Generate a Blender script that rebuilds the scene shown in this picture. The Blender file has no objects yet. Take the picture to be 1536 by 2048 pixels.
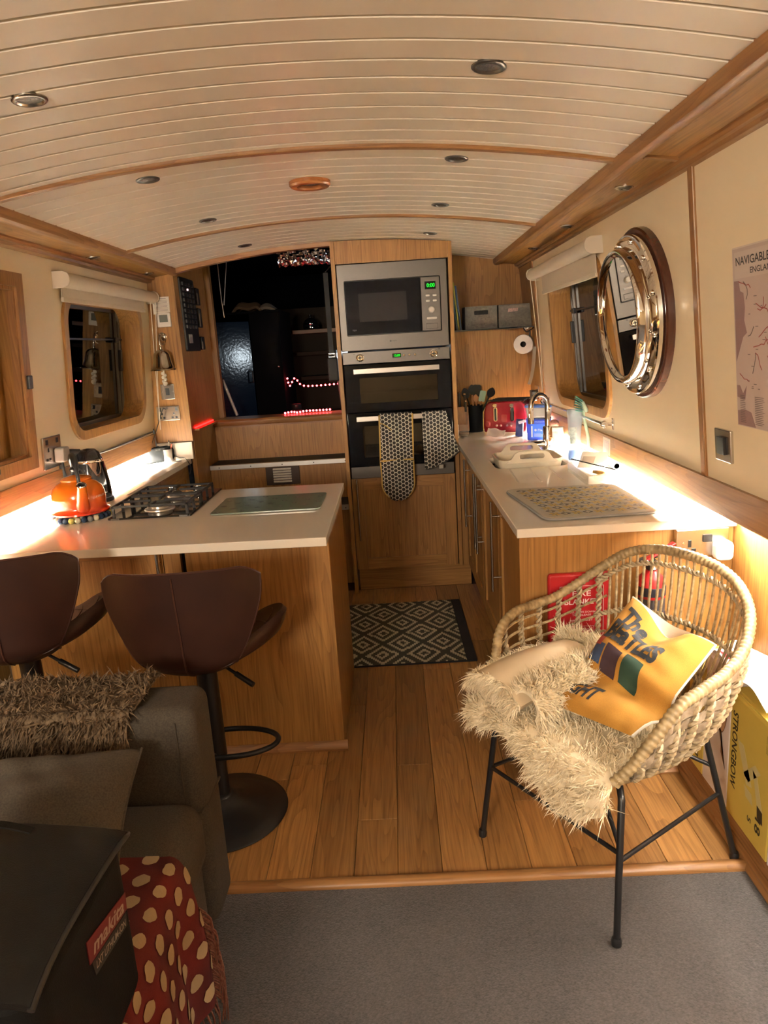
import bpy, bmesh, math, random
import numpy as np
from mathutils import Vector, Matrix, Euler
from mathutils.geometry import tessellate_polygon
sc = bpy.context.scene
COL = sc.collection
PI = math.pi
rng = random.Random(7)
npr = np.random.default_rng(11)

# ------------------------------------------------------------------ camera, world, exposure
CAM_H = 1.455
cam_d = bpy.data.cameras.new('camera'); cam = bpy.data.objects.new('camera', cam_d); COL.objects.link(cam)
cam_d.sensor_fit = 'VERTICAL'; cam_d.sensor_height = 36.0; cam_d.lens = 36.0*1420/2048
cam_d.clip_start = .02; cam_d.clip_end = 60
_p, _y, _r = 0.230569043, -0.0240409110, -0.0626031115
_f = Vector((math.sin(_y)*math.cos(_p), math.cos(_y)*math.cos(_p), -math.sin(_p)))
_rt = Vector((math.cos(_y), -math.sin(_y), 0)); _up = _rt.cross(_f)
_R = math.cos(_r)*_rt+math.sin(_r)*_up; _U = -math.sin(_r)*_rt+math.cos(_r)*_up
m4 = Matrix((_R, _U, -_f)).transposed().to_4x4(); m4.translation = (0, 0, CAM_H)
cam.matrix_world = m4
sc.camera = cam
w = bpy.data.worlds.new('night'); sc.world = w; w.use_nodes = True
w.node_tree.nodes['Background'].inputs[0].default_value = (.012, .016, .03, 1)
w.node_tree.nodes['Background'].inputs[1].default_value = .25
sc.view_settings.view_transform = 'Standard'; sc.view_settings.look = 'None'
sc.view_settings.gamma = 1; sc.view_settings.use_curve_mapping = False
sc.view_settings.exposure = 2.1

def area_lamp(name, loc, target, sx, sy, power, color):
    d = bpy.data.lights.new(name, 'AREA'); d.shape = 'RECTANGLE'; d.size = sx; d.size_y = sy
    d.energy = power; d.color = color
    o = bpy.data.objects.new(name, d); COL.objects.link(o); o.location = loc
    o.rotation_euler = (Vector(target)-Vector(loc)).to_track_quat('-Z', 'Y').to_euler()
    return o
def point_lamp(name, loc, power, color, radius=.05):
    d = bpy.data.lights.new(name, 'POINT'); d.energy = power; d.color = color; d.shadow_soft_size = radius
    o = bpy.data.objects.new(name, d); COL.objects.link(o); o.location = loc
    return o
LED_POWER = 1500.0
LED_NEAR = 85.0
LED_COL = (1.0, .92, .79)
area_lamp('saloon_fill_down', (-.25, -1.5, 1.86), (-.25, -1.4, 0), 1.0, .8, 1.6, (1, .78, .55))  # added dim warm fill under the saloon ceiling, out of view
area_lamp('saloon_fill_broad', (-1.12, -1.7, 1.62), (.1, 2.6, 1.60), .6, .5, 21, (1, .85, .68))  # added soft fill behind the camera, lifts the whole room

# ------------------------------------------------------------------ helpers
class MB:
    def __init__(s): s.v = []; s.f = []; s.mi = []; s.M = None; s.cur = 0
    def add(s, vs, fs):
        b = len(s.v)
        for p in vs:
            p = Vector(p)
            if s.M is not None: p = s.M @ p
            s.v.append(p)
        for f in fs: s.f.append([i+b for i in f]); s.mi.append(s.cur)
        return s
    def box(s, x0, y0, z0, x1, y1, z1):
        return s.add([(x0,y0,z0),(x1,y0,z0),(x1,y1,z0),(x0,y1,z0),(x0,y0,z1),(x1,y0,z1),(x1,y1,z1),(x0,y1,z1)],
              [(0,3,2,1),(4,5,6,7),(0,1,5,4),(1,2,6,5),(2,3,7,6),(3,0,4,7)])
    def obox(s, c, size, rot=(0,0,0)):
        R = Euler(rot).to_matrix(); c = Vector(c); a, b, d = [q/2 for q in size]
        vs = [c+R@Vector(q) for q in ((-a,-b,-d),(a,-b,-d),(a,b,-d),(-a,b,-d),(-a,-b,d),(a,-b,d),(a,b,d),(-a,b,d))]
        return s.add(vs, [(0,3,2,1),(4,5,6,7),(0,1,5,4),(1,2,6,5),(2,3,7,6),(3,0,4,7)])
    def prism(s, poly, fn, w0, w1, holes=()):
        """poly: 2d loop (and holes), fn(a,b,w)->xyz"""
        loops = [list(poly)]+[list(h) for h in holes]
        flat = [p for l in loops for p in l]; n = len(flat)
        tris = tessellate_polygon([[Vector((p[0], p[1], 0)) for p in l] for l in loops])
        vs = [fn(p[0], p[1], w0) for p in flat]+[fn(p[0], p[1], w1) for p in flat]
        fs = []
        if not holes:
            fs += [list(range(n))[::-1], list(range(n, 2*n))]
        else:
            for t in tris: fs.append(tuple(t)[::-1]); fs.append(tuple(i+n for i in t))
        b = 0
        for l in loops:
            k = len(l)
            for i in range(k):
                j = (i+1) % k
                fs.append((b+i, b+j, n+b+j, n+b+i))
            b += k
        return s.add(vs, fs)
    def tube(s, pts, r, seg=8, closed=False, flat=1.0, up=None):
        pts = [Vector(p) for p in pts]; n = len(pts)
        rr = r if isinstance(r, (list, tuple)) else [r]*n
        vs = []; prev = None
        for i, p in enumerate(pts):
            a = pts[(i-1) % n] if (closed or i > 0) else p
            b = pts[(i+1) % n] if (closed or i < n-1) else p
            t = (b-a)
            t = t.normalized() if t.length > 1e-9 else Vector((0,0,1))
            if prev is None:
                ref = Vector(up) if up else (Vector((0,0,1)) if abs(t.z) < .9 else Vector((1,0,0)))
                x = (ref-t*ref.dot(t)).normalized()
            else:
                x = prev-t*prev.dot(t)
                x = x.normalized() if x.length > 1e-6 else prev
            prev = x; y = t.cross(x)
            for k in range(seg):
                an = 2*PI*k/seg
                vs.append(p+x*(rr[i]*flat*math.cos(an))+y*(rr[i]*math.sin(an)))
        fs = []
        m = n if closed else n-1
        for i in range(m):
            for k in range(seg):
                a = i*seg+k; b = i*seg+(k+1) % seg; i2 = (i+1) % n
                fs.append((a, b, i2*seg+(k+1) % seg, i2*seg+k))
        if not closed:
            fs.append(list(range(seg))[::-1]); fs.append([(n-1)*seg+k for k in range(seg)])
        return s.add(vs, fs)
    def cyl(s, p0, p1, r0, r1=None, seg=24):
        return s.tube([p0, p1], [r0, r0 if r1 is None else r1], seg)
    def lathe(s, prof, c=(0,0,0), seg=32, axis=(0,0,1), sx=1, sy=1):
        q = Vector((0,0,1)).rotation_difference(Vector(axis).normalized()); c = Vector(c)
        vs = []; fs = []; n = len(prof)
        for (r, z) in prof:
            for k in range(seg):
                a = 2*PI*k/seg
                vs.append(c+q@Vector((r*sx*math.cos(a), r*sy*math.sin(a), z)))
        for i in range(n-1):
            for k in range(seg):
                fs.append((i*seg+k, i*seg+(k+1) % seg, (i+1)*seg+(k+1) % seg, (i+1)*seg+k))
        if prof[0][0] > 1e-5: fs.append(list(range(seg))[::-1])
        if prof[-1][0] > 1e-5: fs.append([(n-1)*seg+k for k in range(seg)])
        return s.add(vs, fs)
    def ball(s, c, r, seg=12, rings=8, sc3=(1,1,1)):
        prof = [(r*math.sin(PI*i/rings), -r*math.cos(PI*i/rings)) for i in range(rings+1)]
        b = len(s.v); c = Vector(c)
        vs = []
        for (rr, z) in prof:
            for k in range(seg):
                a = 2*PI*k/seg; vs.append(c+Vector((rr*sc3[0]*math.cos(a), rr*sc3[1]*math.sin(a), z*sc3[2])))
        fs = [(i*seg+k, i*seg+(k+1) % seg, (i+1)*seg+(k+1) % seg, (i+1)*seg+k) for i in range(rings) for k in range(seg)]
        return s.add(vs, fs)
    def grid(s, fn, nu, nv):
        vs = [fn(i/nu, j/nv) for i in range(nu+1) for j in range(nv+1)]
        fs = [(i*(nv+1)+j, (i+1)*(nv+1)+j, (i+1)*(nv+1)+j+1, i*(nv+1)+j+1) for i in range(nu) for j in range(nv)]
        return s.add(vs, fs)
    def shell(s, fn, nu, nv, th):
        """closed sheet: fn(u,v) front surface, thickness th along the normal (backwards)"""
        P = [[Vector(fn(i/nu, j/nv)) for j in range(nv+1)] for i in range(nu+1)]
        vs = []; 
        def nrm(i, j):
            a = P[min(i+1, nu)][j]-P[max(i-1, 0)][j]; b = P[i][min(j+1, nv)]-P[i][max(j-1, 0)]
            n = a.cross(b); return n.normalized() if n.length > 1e-9 else Vector((0,0,1))
        T = th if callable(th) else (lambda u, v: th)
        for i in range(nu+1):
            for j in range(nv+1): vs.append(P[i][j])
        for i in range(nu+1):
            for j in range(nv+1): vs.append(P[i][j]-nrm(i, j)*T(i/nu, j/nv))
        N = (nu+1)*(nv+1); W = nv+1
        fs = [(i*W+j, (i+1)*W+j, (i+1)*W+j+1, i*W+j+1) for i in range(nu) for j in range(nv)]
        fs += [tuple(k+N for k in f[::-1]) for f in fs]
        edge = [i*W for i in range(nu+1)]+[nu*W+j for j in range(1, nv+1)]+[i*W+nv for i in range(nu-1, -1, -1)]+[j for j in range(nv-1, 0, -1)]
        for a, b in zip(edge, edge[1:]+edge[:1]): fs.append((b, a, a+N, b+N))
        return s.add(vs, fs)
def rrect(x0, y0, x1, y1, r, n=6):
    """rounded rectangle; r number or (bl,br,tr,tl)"""
    R = r if isinstance(r, (tuple, list)) else (r,)*4
    out = []
    for (cx, cy, a0, q) in ((x0, y0, PI, R[0]), (x1, y0, 1.5*PI, R[1]), (x1, y1, 0, R[2]), (x0, y1, .5*PI, R[3])):
        sx = 1 if cx == x0 else -1; sy = 1 if cy == y0 else -1
        if q <= 1e-6: out.append((cx, cy)); continue
        for k in range(n+1):
            a = a0+.5*PI*k/n
            out.append((cx+sx*q+q*math.cos(a), cy+sy*q+q*math.sin(a)))
    return out
XY = lambda a, b, w: (a, b, w)
XZ = lambda a, b, w: (a, w, b)
YZ = lambda a, b, w: (w, a, b)

def build(name, mb, mat, parent=None, smooth=None, bevel=0, bseg=2, subsurf=0):
    me = bpy.data.meshes.new(name)
    me.from_pydata([tuple(v) for v in mb.v], [], mb.f)
    mats = mat if isinstance(mat, (list, tuple)) else [mat]
    for m in mats: me.materials.append(m)
    if len(mats) > 1: me.polygons.foreach_set('material_index', mb.mi)
    bm = bmesh.new(); bm.from_mesh(me); bmesh.ops.recalc_face_normals(bm, faces=bm.faces); bm.to_mesh(me); bm.free()
    if smooth is not None:
        me.polygons.foreach_set('use_smooth', [True]*len(me.polygons))
        if smooth < 3: me.set_sharp_from_angle(angle=smooth)
    o = bpy.data.objects.new(name, me); COL.objects.link(o)
    if bevel:
        b = o.modifiers.new('bevel', 'BEVEL'); b.width = bevel; b.segments = bseg; b.limit_method = 'ANGLE'; b.angle_limit = .6
    if subsurf:
        ss = o.modifiers.new('subsurf', 'SUBSURF'); ss.levels = subsurf; ss.render_levels = subsurf
    if parent is not None: adopt(o, parent)
    return o
def wmat(o):
    m = Matrix.LocRotScale(o.location, o.rotation_euler, None)
    return (wmat(o.parent) @ o.matrix_parent_inverse @ m) if o.parent else m
def adopt(o, parent):
    o.parent = parent; o.matrix_parent_inverse = wmat(parent).inverted()
def tag(o, label, cat, group=None, kind=None):
    o['label'] = label; o['category'] = cat
    if group: o['group'] = group
    if kind: o['kind'] = kind
    return o
def thing(name, label, cat, loc=(0,0,0), group=None):
    o = bpy.data.objects.new(name, None); COL.objects.link(o); o.location = loc
    o.empty_display_size = .05
    return tag(o, label, cat, group)
def struct(name, mb, mat, parent=None, **k):
    o = build(name, mb, mat, parent, **k)
    if parent is None: o['kind'] = 'structure'
    return o
def sempty(name):
    o = bpy.data.objects.new(name, None); COL.objects.link(o); o['kind'] = 'structure'; o.empty_display_size = .05
    return o
def copy_tree(o, parent=None):
    c = o.copy(); COL.objects.link(c)
    if parent is not None: c.parent = parent
    for ch in list(o.children): copy_tree(ch, c)
    return c
_txt = {}
def text_geo(s, bold=0.0, shear=0.0):
    k = (s, bold, shear)
    if k in _txt: return _txt[k]
    cu = bpy.data.curves.new('lettering', 'FONT'); cu.body = s; cu.size = 1; cu.align_x = 'CENTER'; cu.align_y = 'CENTER'
    cu.offset = bold; cu.shear = shear; cu.resolution_u = 3
    ob = bpy.data.objects.new('lettering', cu); COL.objects.link(ob)
    dg = bpy.context.evaluated_depsgraph_get(); dg.update()
    me = bpy.data.meshes.new_from_object(ob.evaluated_get(dg))
    vs = [v.co.copy() for v in me.vertices]; fs = [list(p.vertices) for p in me.polygons]
    bpy.data.objects.remove(ob); bpy.data.curves.remove(cu); bpy.data.meshes.remove(me)
    x0 = min(v.x for v in vs); x1 = max(v.x for v in vs); y0 = min(v.y for v in vs); y1 = max(v.y for v in vs)
    vs = [((v.x-(x0+x1)/2)/(x1-x0), (v.y-(y0+y1)/2)/(y1-y0)) for v in vs]
    _txt[k] = (vs, fs); return _txt[k]
def text_into(mb, s, c, xd, yd, w, h, lift=.0006, bold=0.0, shear=0.0, th=.0004):
    """flat lettering: width w along xd, height h along yd, centred at c, lifted along xd x yd"""
    vs, fs = text_geo(s, bold, shear); c = Vector(c); xd = Vector(xd).normalized(); yd = Vector(yd).normalized(); n = xd.cross(yd)
    mb.add([c+xd*(v[0]*w)+yd*(v[1]*h)+n*lift for v in vs], fs)
def lettering(parent, s, c, xd, yd, w, h, mat, name='lettering', **k):
    mb = MB(); text_into(mb, s, c, xd, yd, w, h, **k); return build(name, mb, mat, parent)
def catmull(pts, n, closed=False):
    P = [Vector(p) for p in pts]; out = []; m = len(P)
    segs = m if closed else m-1
    for i in range(segs):
        p0 = P[(i-1) % m] if (closed or i > 0) else P[0]*2-P[1]
        p1 = P[i]; p2 = P[(i+1) % m]
        p3 = P[(i+2) % m] if (closed or i+2 < m) else P[-1]*2-P[-2]
        for k in range(n):
            t = k/n
            out.append(.5*((2*p1)+(p2-p0)*t+(2*p0-5*p1+4*p2-p3)*t*t+(3*p1-p0-3*p2+p3)*t**3))
    if not closed: out.append(P[-1])
    return out
def resample(pts, n):
    P = [Vector(p) for p in pts]; L = [0]
    for a, b in zip(P, P[1:]): L.append(L[-1]+(b-a).length)
    out = []; j = 0
    for i in range(n):
        d = L[-1]*i/(n-1)
        while j < len(P)-2 and L[j+1] < d: j += 1
        t = (d-L[j])/max(1e-9, L[j+1]-L[j]); out.append(P[j].lerp(P[j+1], min(1, max(0, t))))
    return out

# ------------------------------------------------------------------ materials
def nodes_mat(name):
    m = bpy.data.materials.new(name); m.use_nodes = True
    nt = m.node_tree; b = nt.nodes['Principled BSDF']
    return m, nt, b
def N(nt, t, **k):
    n = nt.nodes.new(t)
    for a, v in k.items():
        if a.startswith('i_'): n.inputs[a[2:].replace('_', ' ')].default_value = v
        else: setattr(n, a, v)
    return n
def L(nt, a, b): nt.links.new(a, b)
def math_(nt, op, a, b=None, c=None):
    n = nt.nodes.new('ShaderNodeMath'); n.operation = op
    for i, q in enumerate((a, b, c)):
        if q is None: continue
        if isinstance(q, (int, float)): n.inputs[i].default_value = q
        else: nt.links.new(q, n.inputs[i])
    return n.outputs[0]
def mixc(nt, fac, a, b, mode='MIX'):
    n = nt.nodes.new('ShaderNodeMix'); n.data_type = 'RGBA'; n.blend_type = mode
    for i, q in ((0, fac), (6, a), (7, b)):
        if isinstance(q, (int, float)): n.inputs[i].default_value = q
        elif isinstance(q, tuple): n.inputs[i].default_value = (*q[:3], 1)
        else: nt.links.new(q, n.inputs[i])
    return n.outputs[2]
def plain(name, col, rough=.5, metal=0, noise=0, nscale=40, bump=0, coat=0, spec=None, sheen=0):
    m, nt, b = nodes_mat(name)
    b.inputs['Base Color'].default_value = (*col, 1); b.inputs['Roughness'].default_value = rough; b.inputs['Metallic'].default_value = metal
    if coat: b.inputs['Coat Weight'].default_value = coat; b.inputs['Coat Roughness'].default_value = .08
    if spec is not None: b.inputs['Specular IOR Level'].default_value = spec
    if sheen: b.inputs['Sheen Weight'].default_value = sheen; b.inputs['Sheen Roughness'].default_value = .5
    if noise or bump:
        tc = N(nt, 'ShaderNodeTexCoord'); nz = N(nt, 'ShaderNodeTexNoise'); nz.inputs['Scale'].default_value = nscale; nz.inputs['Detail'].default_value = 4
        L(nt, tc.outputs['Object'], nz.inputs['Vector'])
        if noise:
            f = math_(nt, 'MULTIPLY_ADD', nz.outputs[0], noise*2, 1-noise)
            L(nt, mixc(nt, 1.0, (*col,), N_grey(nt, f), 'MULTIPLY'), b.inputs['Base Color'])
        if bump:
            bp = N(nt, 'ShaderNodeBump'); bp.inputs['Strength'].default_value = bump; bp.inputs['Distance'].default_value = .003
            L(nt, nz.outputs[0], bp.inputs['Height']); L(nt, bp.outputs[0], b.inputs['Normal'])
    return m
def N_grey(nt, f):
    n = nt.nodes.new('ShaderNodeCombineColor')
    for i in range(3): nt.links.new(f, n.inputs[i])
    return n.outputs[0]
def emit(name, col, s):
    m = bpy.data.materials.new(name); m.use_nodes = True; nt = m.node_tree
    for n in list(nt.nodes): nt.nodes.remove(n)
    e = N(nt, 'ShaderNodeEmission'); e.inputs[0].default_value = (*col, 1); e.inputs[1].default_value = s
    o = N(nt, 'ShaderNodeOutputMaterial'); L(nt, e.outputs[0], o.inputs[0]); return m
def wood(name, light, dark, axis, rough=.42, rnd=0.0, ring=9.0, contrast=1.0, coat=0.0):
    m, nt, b = nodes_mat(name)
    tc = N(nt, 'ShaderNodeTexCoord'); vec = tc.outputs['Object']
    oi = N(nt, 'ShaderNodeObjectInfo')
    if rnd:
        cmb = N(nt, 'ShaderNodeCombineXYZ')
        for i in range(3): L(nt, math_(nt, 'MULTIPLY', oi.outputs['Random'], 17.3+i*9.1), cmb.inputs[i])
        va = N(nt, 'ShaderNodeVectorMath', operation='ADD'); L(nt, vec, va.inputs[0]); L(nt, cmb.outputs[0], va.inputs[1]); vec = va.outputs[0]
    mp = N(nt, 'ShaderNodeMapping'); s = [1, 1, 1]; s['xyz'.index(axis)] = .085; mp.inputs['Scale'].default_value = s
    L(nt, vec, mp.inputs['Vector'])
    big = N(nt, 'ShaderNodeTexNoise'); big.inputs['Scale'].default_value = 5.5; big.inputs['Detail'].default_value = 2.5; big.inputs['Distortion'].default_value = .5
    L(nt, mp.outputs[0], big.inputs['Vector'])
    rings = math_(nt, 'FRACT', math_(nt, 'MULTIPLY', big.outputs[0], ring*2.2))
    rings = math_(nt, 'POWER', rings, 2.2)
    fine = N(nt, 'ShaderNodeTexNoise'); fine.inputs['Scale'].default_value = 150; fine.inputs['Detail'].default_value = 3
    mp2 = N(nt, 'ShaderNodeMapping'); s2 = [1, 1, 1]; s2['xyz'.index(axis)] = .035; mp2.inputs['Scale'].default_value = s2
    L(nt, vec, mp2.inputs['Vector']); L(nt, mp2.outputs[0], fine.inputs['Vector'])
    f1 = math_(nt, 'MULTIPLY', rings, .42*contrast)
    f2 = math_(nt, 'MULTIPLY', math_(nt, 'SUBTRACT', fine.outputs[0], .36), 1.5*contrast)
    f2 = math_(nt, 'MINIMUM', math_(nt, 'MAXIMUM', f2, 0), .6)
    fac = math_(nt, 'ADD', f1, f2)
    fac.node.use_clamp = True
    col = mixc(nt, fac, light, dark)
    if rnd:
        g = math_(nt, 'MULTIPLY_ADD', oi.outputs['Random'], rnd, 1-rnd*.6)
        col = mixc(nt, 1.0, col, N_grey(nt, g), 'MULTIPLY')
    L(nt, col, b.inputs['Base Color']); b.inputs['Roughness'].default_value = rough
    if coat: b.inputs['Coat Weight'].default_value = coat; b.inputs['Coat Roughness'].default_value = .15
    bp = N(nt, 'ShaderNodeBump'); bp.inputs['Strength'].default_value = .12; bp.inputs['Distance'].default_value = .0015
    L(nt, fac, bp.inputs['Height']); bp.invert = True; L(nt, bp.outputs[0], b.inputs['Normal'])
    return m
OL, OD = (.40, .200, .052), (.185, .080, .018)
OAKX, OAKY, OAKZ = [wood('oak_grain_'+a, OL, OD, a) for a in 'xyz']
TRIMX, TRIMY, TRIMZ = [wood('oak_trim_'+a, (.33, .160, .055), (.165, .068, .019), a, rough=.36) for a in 'xyz']
PLANK = wood('oak_floor', (.40, .200, .062), (.18, .076, .021), 'y', rough=.34, rnd=.50, ring=11, contrast=1.1)
CREAM = plain('cream_wall_paint', (.80, .68, .475), .42, noise=.03, nscale=6)
BOARDW = plain('white_board_paint', (.86, .80, .70), .33, noise=.02, nscale=9)
QUARTZ = plain('pale_quartz', (.72, .67, .585), .11, noise=.035, nscale=420)
STEEL = plain('brushed_steel', (.115, .105, .096), .38, 1, noise=.05, nscale=60)
CHROME = plain('chrome', (.82, .80, .77), .05, 1)
SATIN = plain('satin_nickel', (.60, .56, .51), .24, 1)
BLACKP = plain('black_plastic', (.012, .012, .013), .35)
BLACKG = plain('black_gloss', (.006, .006, .007), .06, spec=.3)
BLACKM = plain('black_powder_coat', (.010, .010, .011), .38)
CASTIRON = plain('cast_iron', (.014, .013, .013), .55)
WHITEP = plain('white_plastic', (.80, .78, .74), .35)
DARKVOID = plain('dark_void', (.004, .004, .005), .9)
def pane(name, tint, base=.06, rough=.0):
    m = bpy.data.materials.new(name); m.use_nodes = True; nt = m.node_tree
    for n in list(nt.nodes): nt.nodes.remove(n)
    o = N(nt, 'ShaderNodeOutputMaterial'); t = N(nt, 'ShaderNodeBsdfTransparent'); t.inputs[0].default_value = (*tint, 1)
    g = N(nt, 'ShaderNodeBsdfGlossy'); g.inputs[1].default_value = rough; mx = N(nt, 'ShaderNodeMixShader')
    lw = N(nt, 'ShaderNodeFresnel'); lw.inputs[0].default_value = 1.5
    f = math_(nt, 'ADD', lw.outputs[0], base)
    L(nt, f, mx.inputs[0]); L(nt, t.outputs[0], mx.inputs[1]); L(nt, g.outputs[0], mx.inputs[2]); L(nt, mx.outputs[0], o.inputs[0]); return m
PANE = pane('window_pane', (.55, .56, .58), .07)
def milky(name, col, fac):
    m = bpy.data.materials.new(name); m.use_nodes = True; nt = m.node_tree; b = nt.nodes['Principled BSDF']; o = nt.nodes['Material Output']
    b.inputs['Base Color'].default_value = (*col, 1); b.inputs['Roughness'].default_value = .12
    t = N(nt, 'ShaderNodeBsdfTransparent'); mx = N(nt, 'ShaderNodeMixShader'); mx.inputs[0].default_value = fac
    L(nt, t.outputs[0], mx.inputs[1]); L(nt, b.outputs[0], mx.inputs[2]); L(nt, mx.outputs[0], o.inputs[0]); return m
OVENGLASS = pane('smoked_oven_glass', (.20, .19, .19), .03)
CLEAR = pane('clear_glass', (.93, .95, .95), .03)
# ------------------------------------------------------------------ the setting
XC = -.245                       # centre line of the boat
def zc(x): return 2.022-.104*(x-XC)**2
def xR(z): return .91-.087*(z-1.0175)
def xL(z): return -1.41+.082*(z-1.0)
Y0 = -2.6                        # saloon end wall, behind the camera
WT = .875                        # worktop height

# floor: sub-floor, oak planks, grey carpet
fl = struct('floor', MB().box(-1.55, Y0, -.08, 1.05, 4.95, -.014), plain('sub_floor', (.09, .05, .02), .8))
proto = {}
rowx = -.065
known = {0: [2.25, 3.40], -1: [1.96, 3.05], 1: [3.0], -2: [2.7, 3.9], 2: [2.55, 3.62], 3: [2.02, 3.3], -3: [2.28, 3.5]}
for k in range(-10, 8):
    x0 = rowx+k*.1258; x1 = x0+.1258
    if x0 > .93 or x1 < -1.45: continue
    js = known.get(k) or [1.9+rng.random()*.7, 2.9+rng.random()*.8]
    ys = [1.70]+sorted(js)+[4.14]
    for a, b in zip(ys, ys[1:]):
        mb = MB().box(x0+.0006, a+.0006, -.016, x1-.0006, b-.0006, 0)
        p = build('plank', mb, PLANK, fl, bevel=.0014, bseg=1)
def carpet_mat():
    m, nt, b = nodes_mat('grey_carpet'); tc = N(nt, 'ShaderNodeTexCoord')
    n1 = N(nt, 'ShaderNodeTexNoise'); n1.inputs['Scale'].default_value = 170; n1.inputs['Detail'].default_value = 3
    n2 = N(nt, 'ShaderNodeTexNoise'); n2.inputs['Scale'].default_value = 2.6; n2.inputs['Detail'].default_value = 4
    n3 = N(nt, 'ShaderNodeTexVoronoi'); n3.inputs['Scale'].default_value = 220
    for n in (n1, n2, n3): L(nt, tc.outputs['Object'], n.inputs['Vector'])
    f = math_(nt, 'ADD', math_(nt, 'MULTIPLY_ADD', n1.outputs[0], 1.5, -.50), math_(nt, 'MULTIPLY_ADD', n2.outputs[0], 1.1, -.30))
    f.node.use_clamp = True
    L(nt, mixc(nt, f, (.020, .0165, .0155), (.088, .075, .071)), b.inputs['Base Color']); b.inputs['Roughness'].default_value = .95
    b.inputs['Sheen Weight'].default_value = .35
    bp = N(nt, 'ShaderNodeBump'); bp.inputs['Strength'].default_value = .4; bp.inputs['Distance'].default_value = .003
    L(nt, math_(nt, 'ADD', n1.outputs[0], n3.outputs['Distance']), bp.inputs['Height']); L(nt, bp.outputs[0], b.inputs['Normal']); return m
build('carpet', MB().box(-1.53, Y0, -.014, .905, 1.685, -.002), carpet_mat(), fl)
# threshold strip between carpet and planks
poly = [(1.672, -.004), (1.672, .006), (1.680, .014), (1.692, .016), (1.704, .012), (1.712, .001), (1.712, -.004)]
struct('trim_1', MB().prism(poly, lambda a, b, w: (w, a, b), -1.5, .9), TRIMX, smooth=.9)

# skirting boxes with mouldings along the hull sides
mbx = MB().box(.905, Y0, -.014, 1.034, 2.149, .072)
mbx.prism([(.905, 0), (.882, 0), (.882, .006), (.890, .014), (.892, .022), (.905, .030)], lambda a, b, w: (a, w, b), Y0, 2.149)
struct('baseboard_right', mbx, TRIMY, bevel=.002)
struct('baseboard_left', MB().box(-1.53, Y0, -.014, -1.44, 2.30, .08), TRIMY)

# hull sides below the gunwale, cabin sides above it
struct('wall_hull_right', MB().box(1.034, Y0, -.014, 1.06, 4.75, .975), OAKZ)
struct('wall_hull_left', MB().box(-1.56, Y0, -.014, -1.53, 4.20, .975), OAKZ)
WR = dict(y0=2.95, y1=3.94, z0=1.09, z1=1.765)      # outside of the window frames
WL = dict(y0=3.03, y1=3.985, z0=1.122, z1=1.765)
HL = dict(y0=1.70, y1=2.706, z0=1.076, z1=1.788)     # side hatch on the left
def inset(W, d, r): return rrect(W['y0']+d, W['z0']+d, W['y1']-d, W['z1']-d, r, 8)
fR = lambda a, b, w: (xR(b)+w, a, b)
fL = lambda a, b, w: (xL(b)-w, a, b)
struct('wall_right', MB().prism([(Y0, .99), (4.72, .99), (4.72, 1.97), (Y0, 1.97)], fR, 0, .03, holes=[inset(WR, .02, .12)]), CREAM)
struct('wall_left', MB().prism([(Y0, .995), (4.16, .995), (4.16, 1.97), (Y0, 1.97)], fL, 0, .03, holes=[inset(WL, .02, .12), inset(HL, .02, .004)]), CREAM)
struct('wall_back', MB().box(-1.56, Y0-.03, -.014, 1.06, Y0, 2.1), CREAM)
# gunwale boards and undersides
struct('trim_2', MB().prism([(.897, 1.022), (.897, .934), (.901, .930), (.916, .930), (.916, .958), (1.04, .958), (1.04, .985), (.925, .985), (.918, 1.022)], lambda a, b, w: (a, w, b), Y0, 4.32), TRIMY)
struct('trim_3', MB().prism([(-1.397, 1.035), (-1.397, .952), (-1.401, .948), (-1.418, .948), (-1.418, .966), (-1.535, .966), (-1.535, .99), (-1.425, .99), (-1.418, 1.035)], lambda a, b, w: (a, w, b), Y0, 4.13), TRIMY)
for n, (yy, ww) in enumerate(((2.083, .032), (.86, .032), (4.30, .022))):
    struct('trim_%d' % (4+n), MB().prism([(yy-ww/2, 1.02), (yy+ww/2, 1.02), (yy+ww/2, 1.885), (yy-ww/2, 1.885)], fR, -.008, .004), TRIMZ, bevel=.003)
struct('trim_7', MB().prism([(1.30, 1.03), (1.335, 1.03), (1.335, 1.885), (1.30, 1.885)], fL, -.008, .004), TRIMZ, bevel=.003)

# arched ceiling: backing, one object per board, ribs
def arc(x0, x1, n): return [x0+(x1-x0)*i/n for i in range(n+1)]
XA, XB = -1.172, .682
ce = struct('ceiling', MB().prism([(x, zc(x)+.010) for x in arc(XA-.12, XB+.12, 28)]+[(x, zc(x)+.05) for x in arc(XB+.12, XA-.12, 28)], lambda a, b, w: (a, w, b), Y0, 4.135), plain('ceiling_groove_shade', (.13, .095, .06), .7))  # backing coloured dark to stand in for shade in the board grooves
def board_mesh(x0, x1, wd, n=28):
    mb = MB(); prof = [(.0038, .0095), (.0038, .0015), (.0050, 0), (wd-.0062, 0), (wd-.0038, .0025), (wd-.0038, .0095)]
    xs = arc(x0, x1, n); vs = [(x, p[0], zc(x)+p[1]) for x in xs for p in prof]; k = len(prof)
    fs = [(i*k+j, (i+1)*k+j, (i+1)*k+j+1, i*k+j+1) for i in range(n) for j in range(k-1)]
    return mb.add(vs, fs)
first = None; PITCH = .0965; yb = 2.23-PITCH*13.5
i = 0
while yb+i*PITCH < 4.09:
    y = yb+i*PITCH
    if first is None:
        first = build('ceiling_board', board_mesh(XA-.02, XB+.02, PITCH-.0012), BOARDW, ce, smooth=.15); o = first
    else:
        o = first.copy(); COL.objects.link(o)
    o.location = (0, y, 0); i += 1
first2 = None
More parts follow.
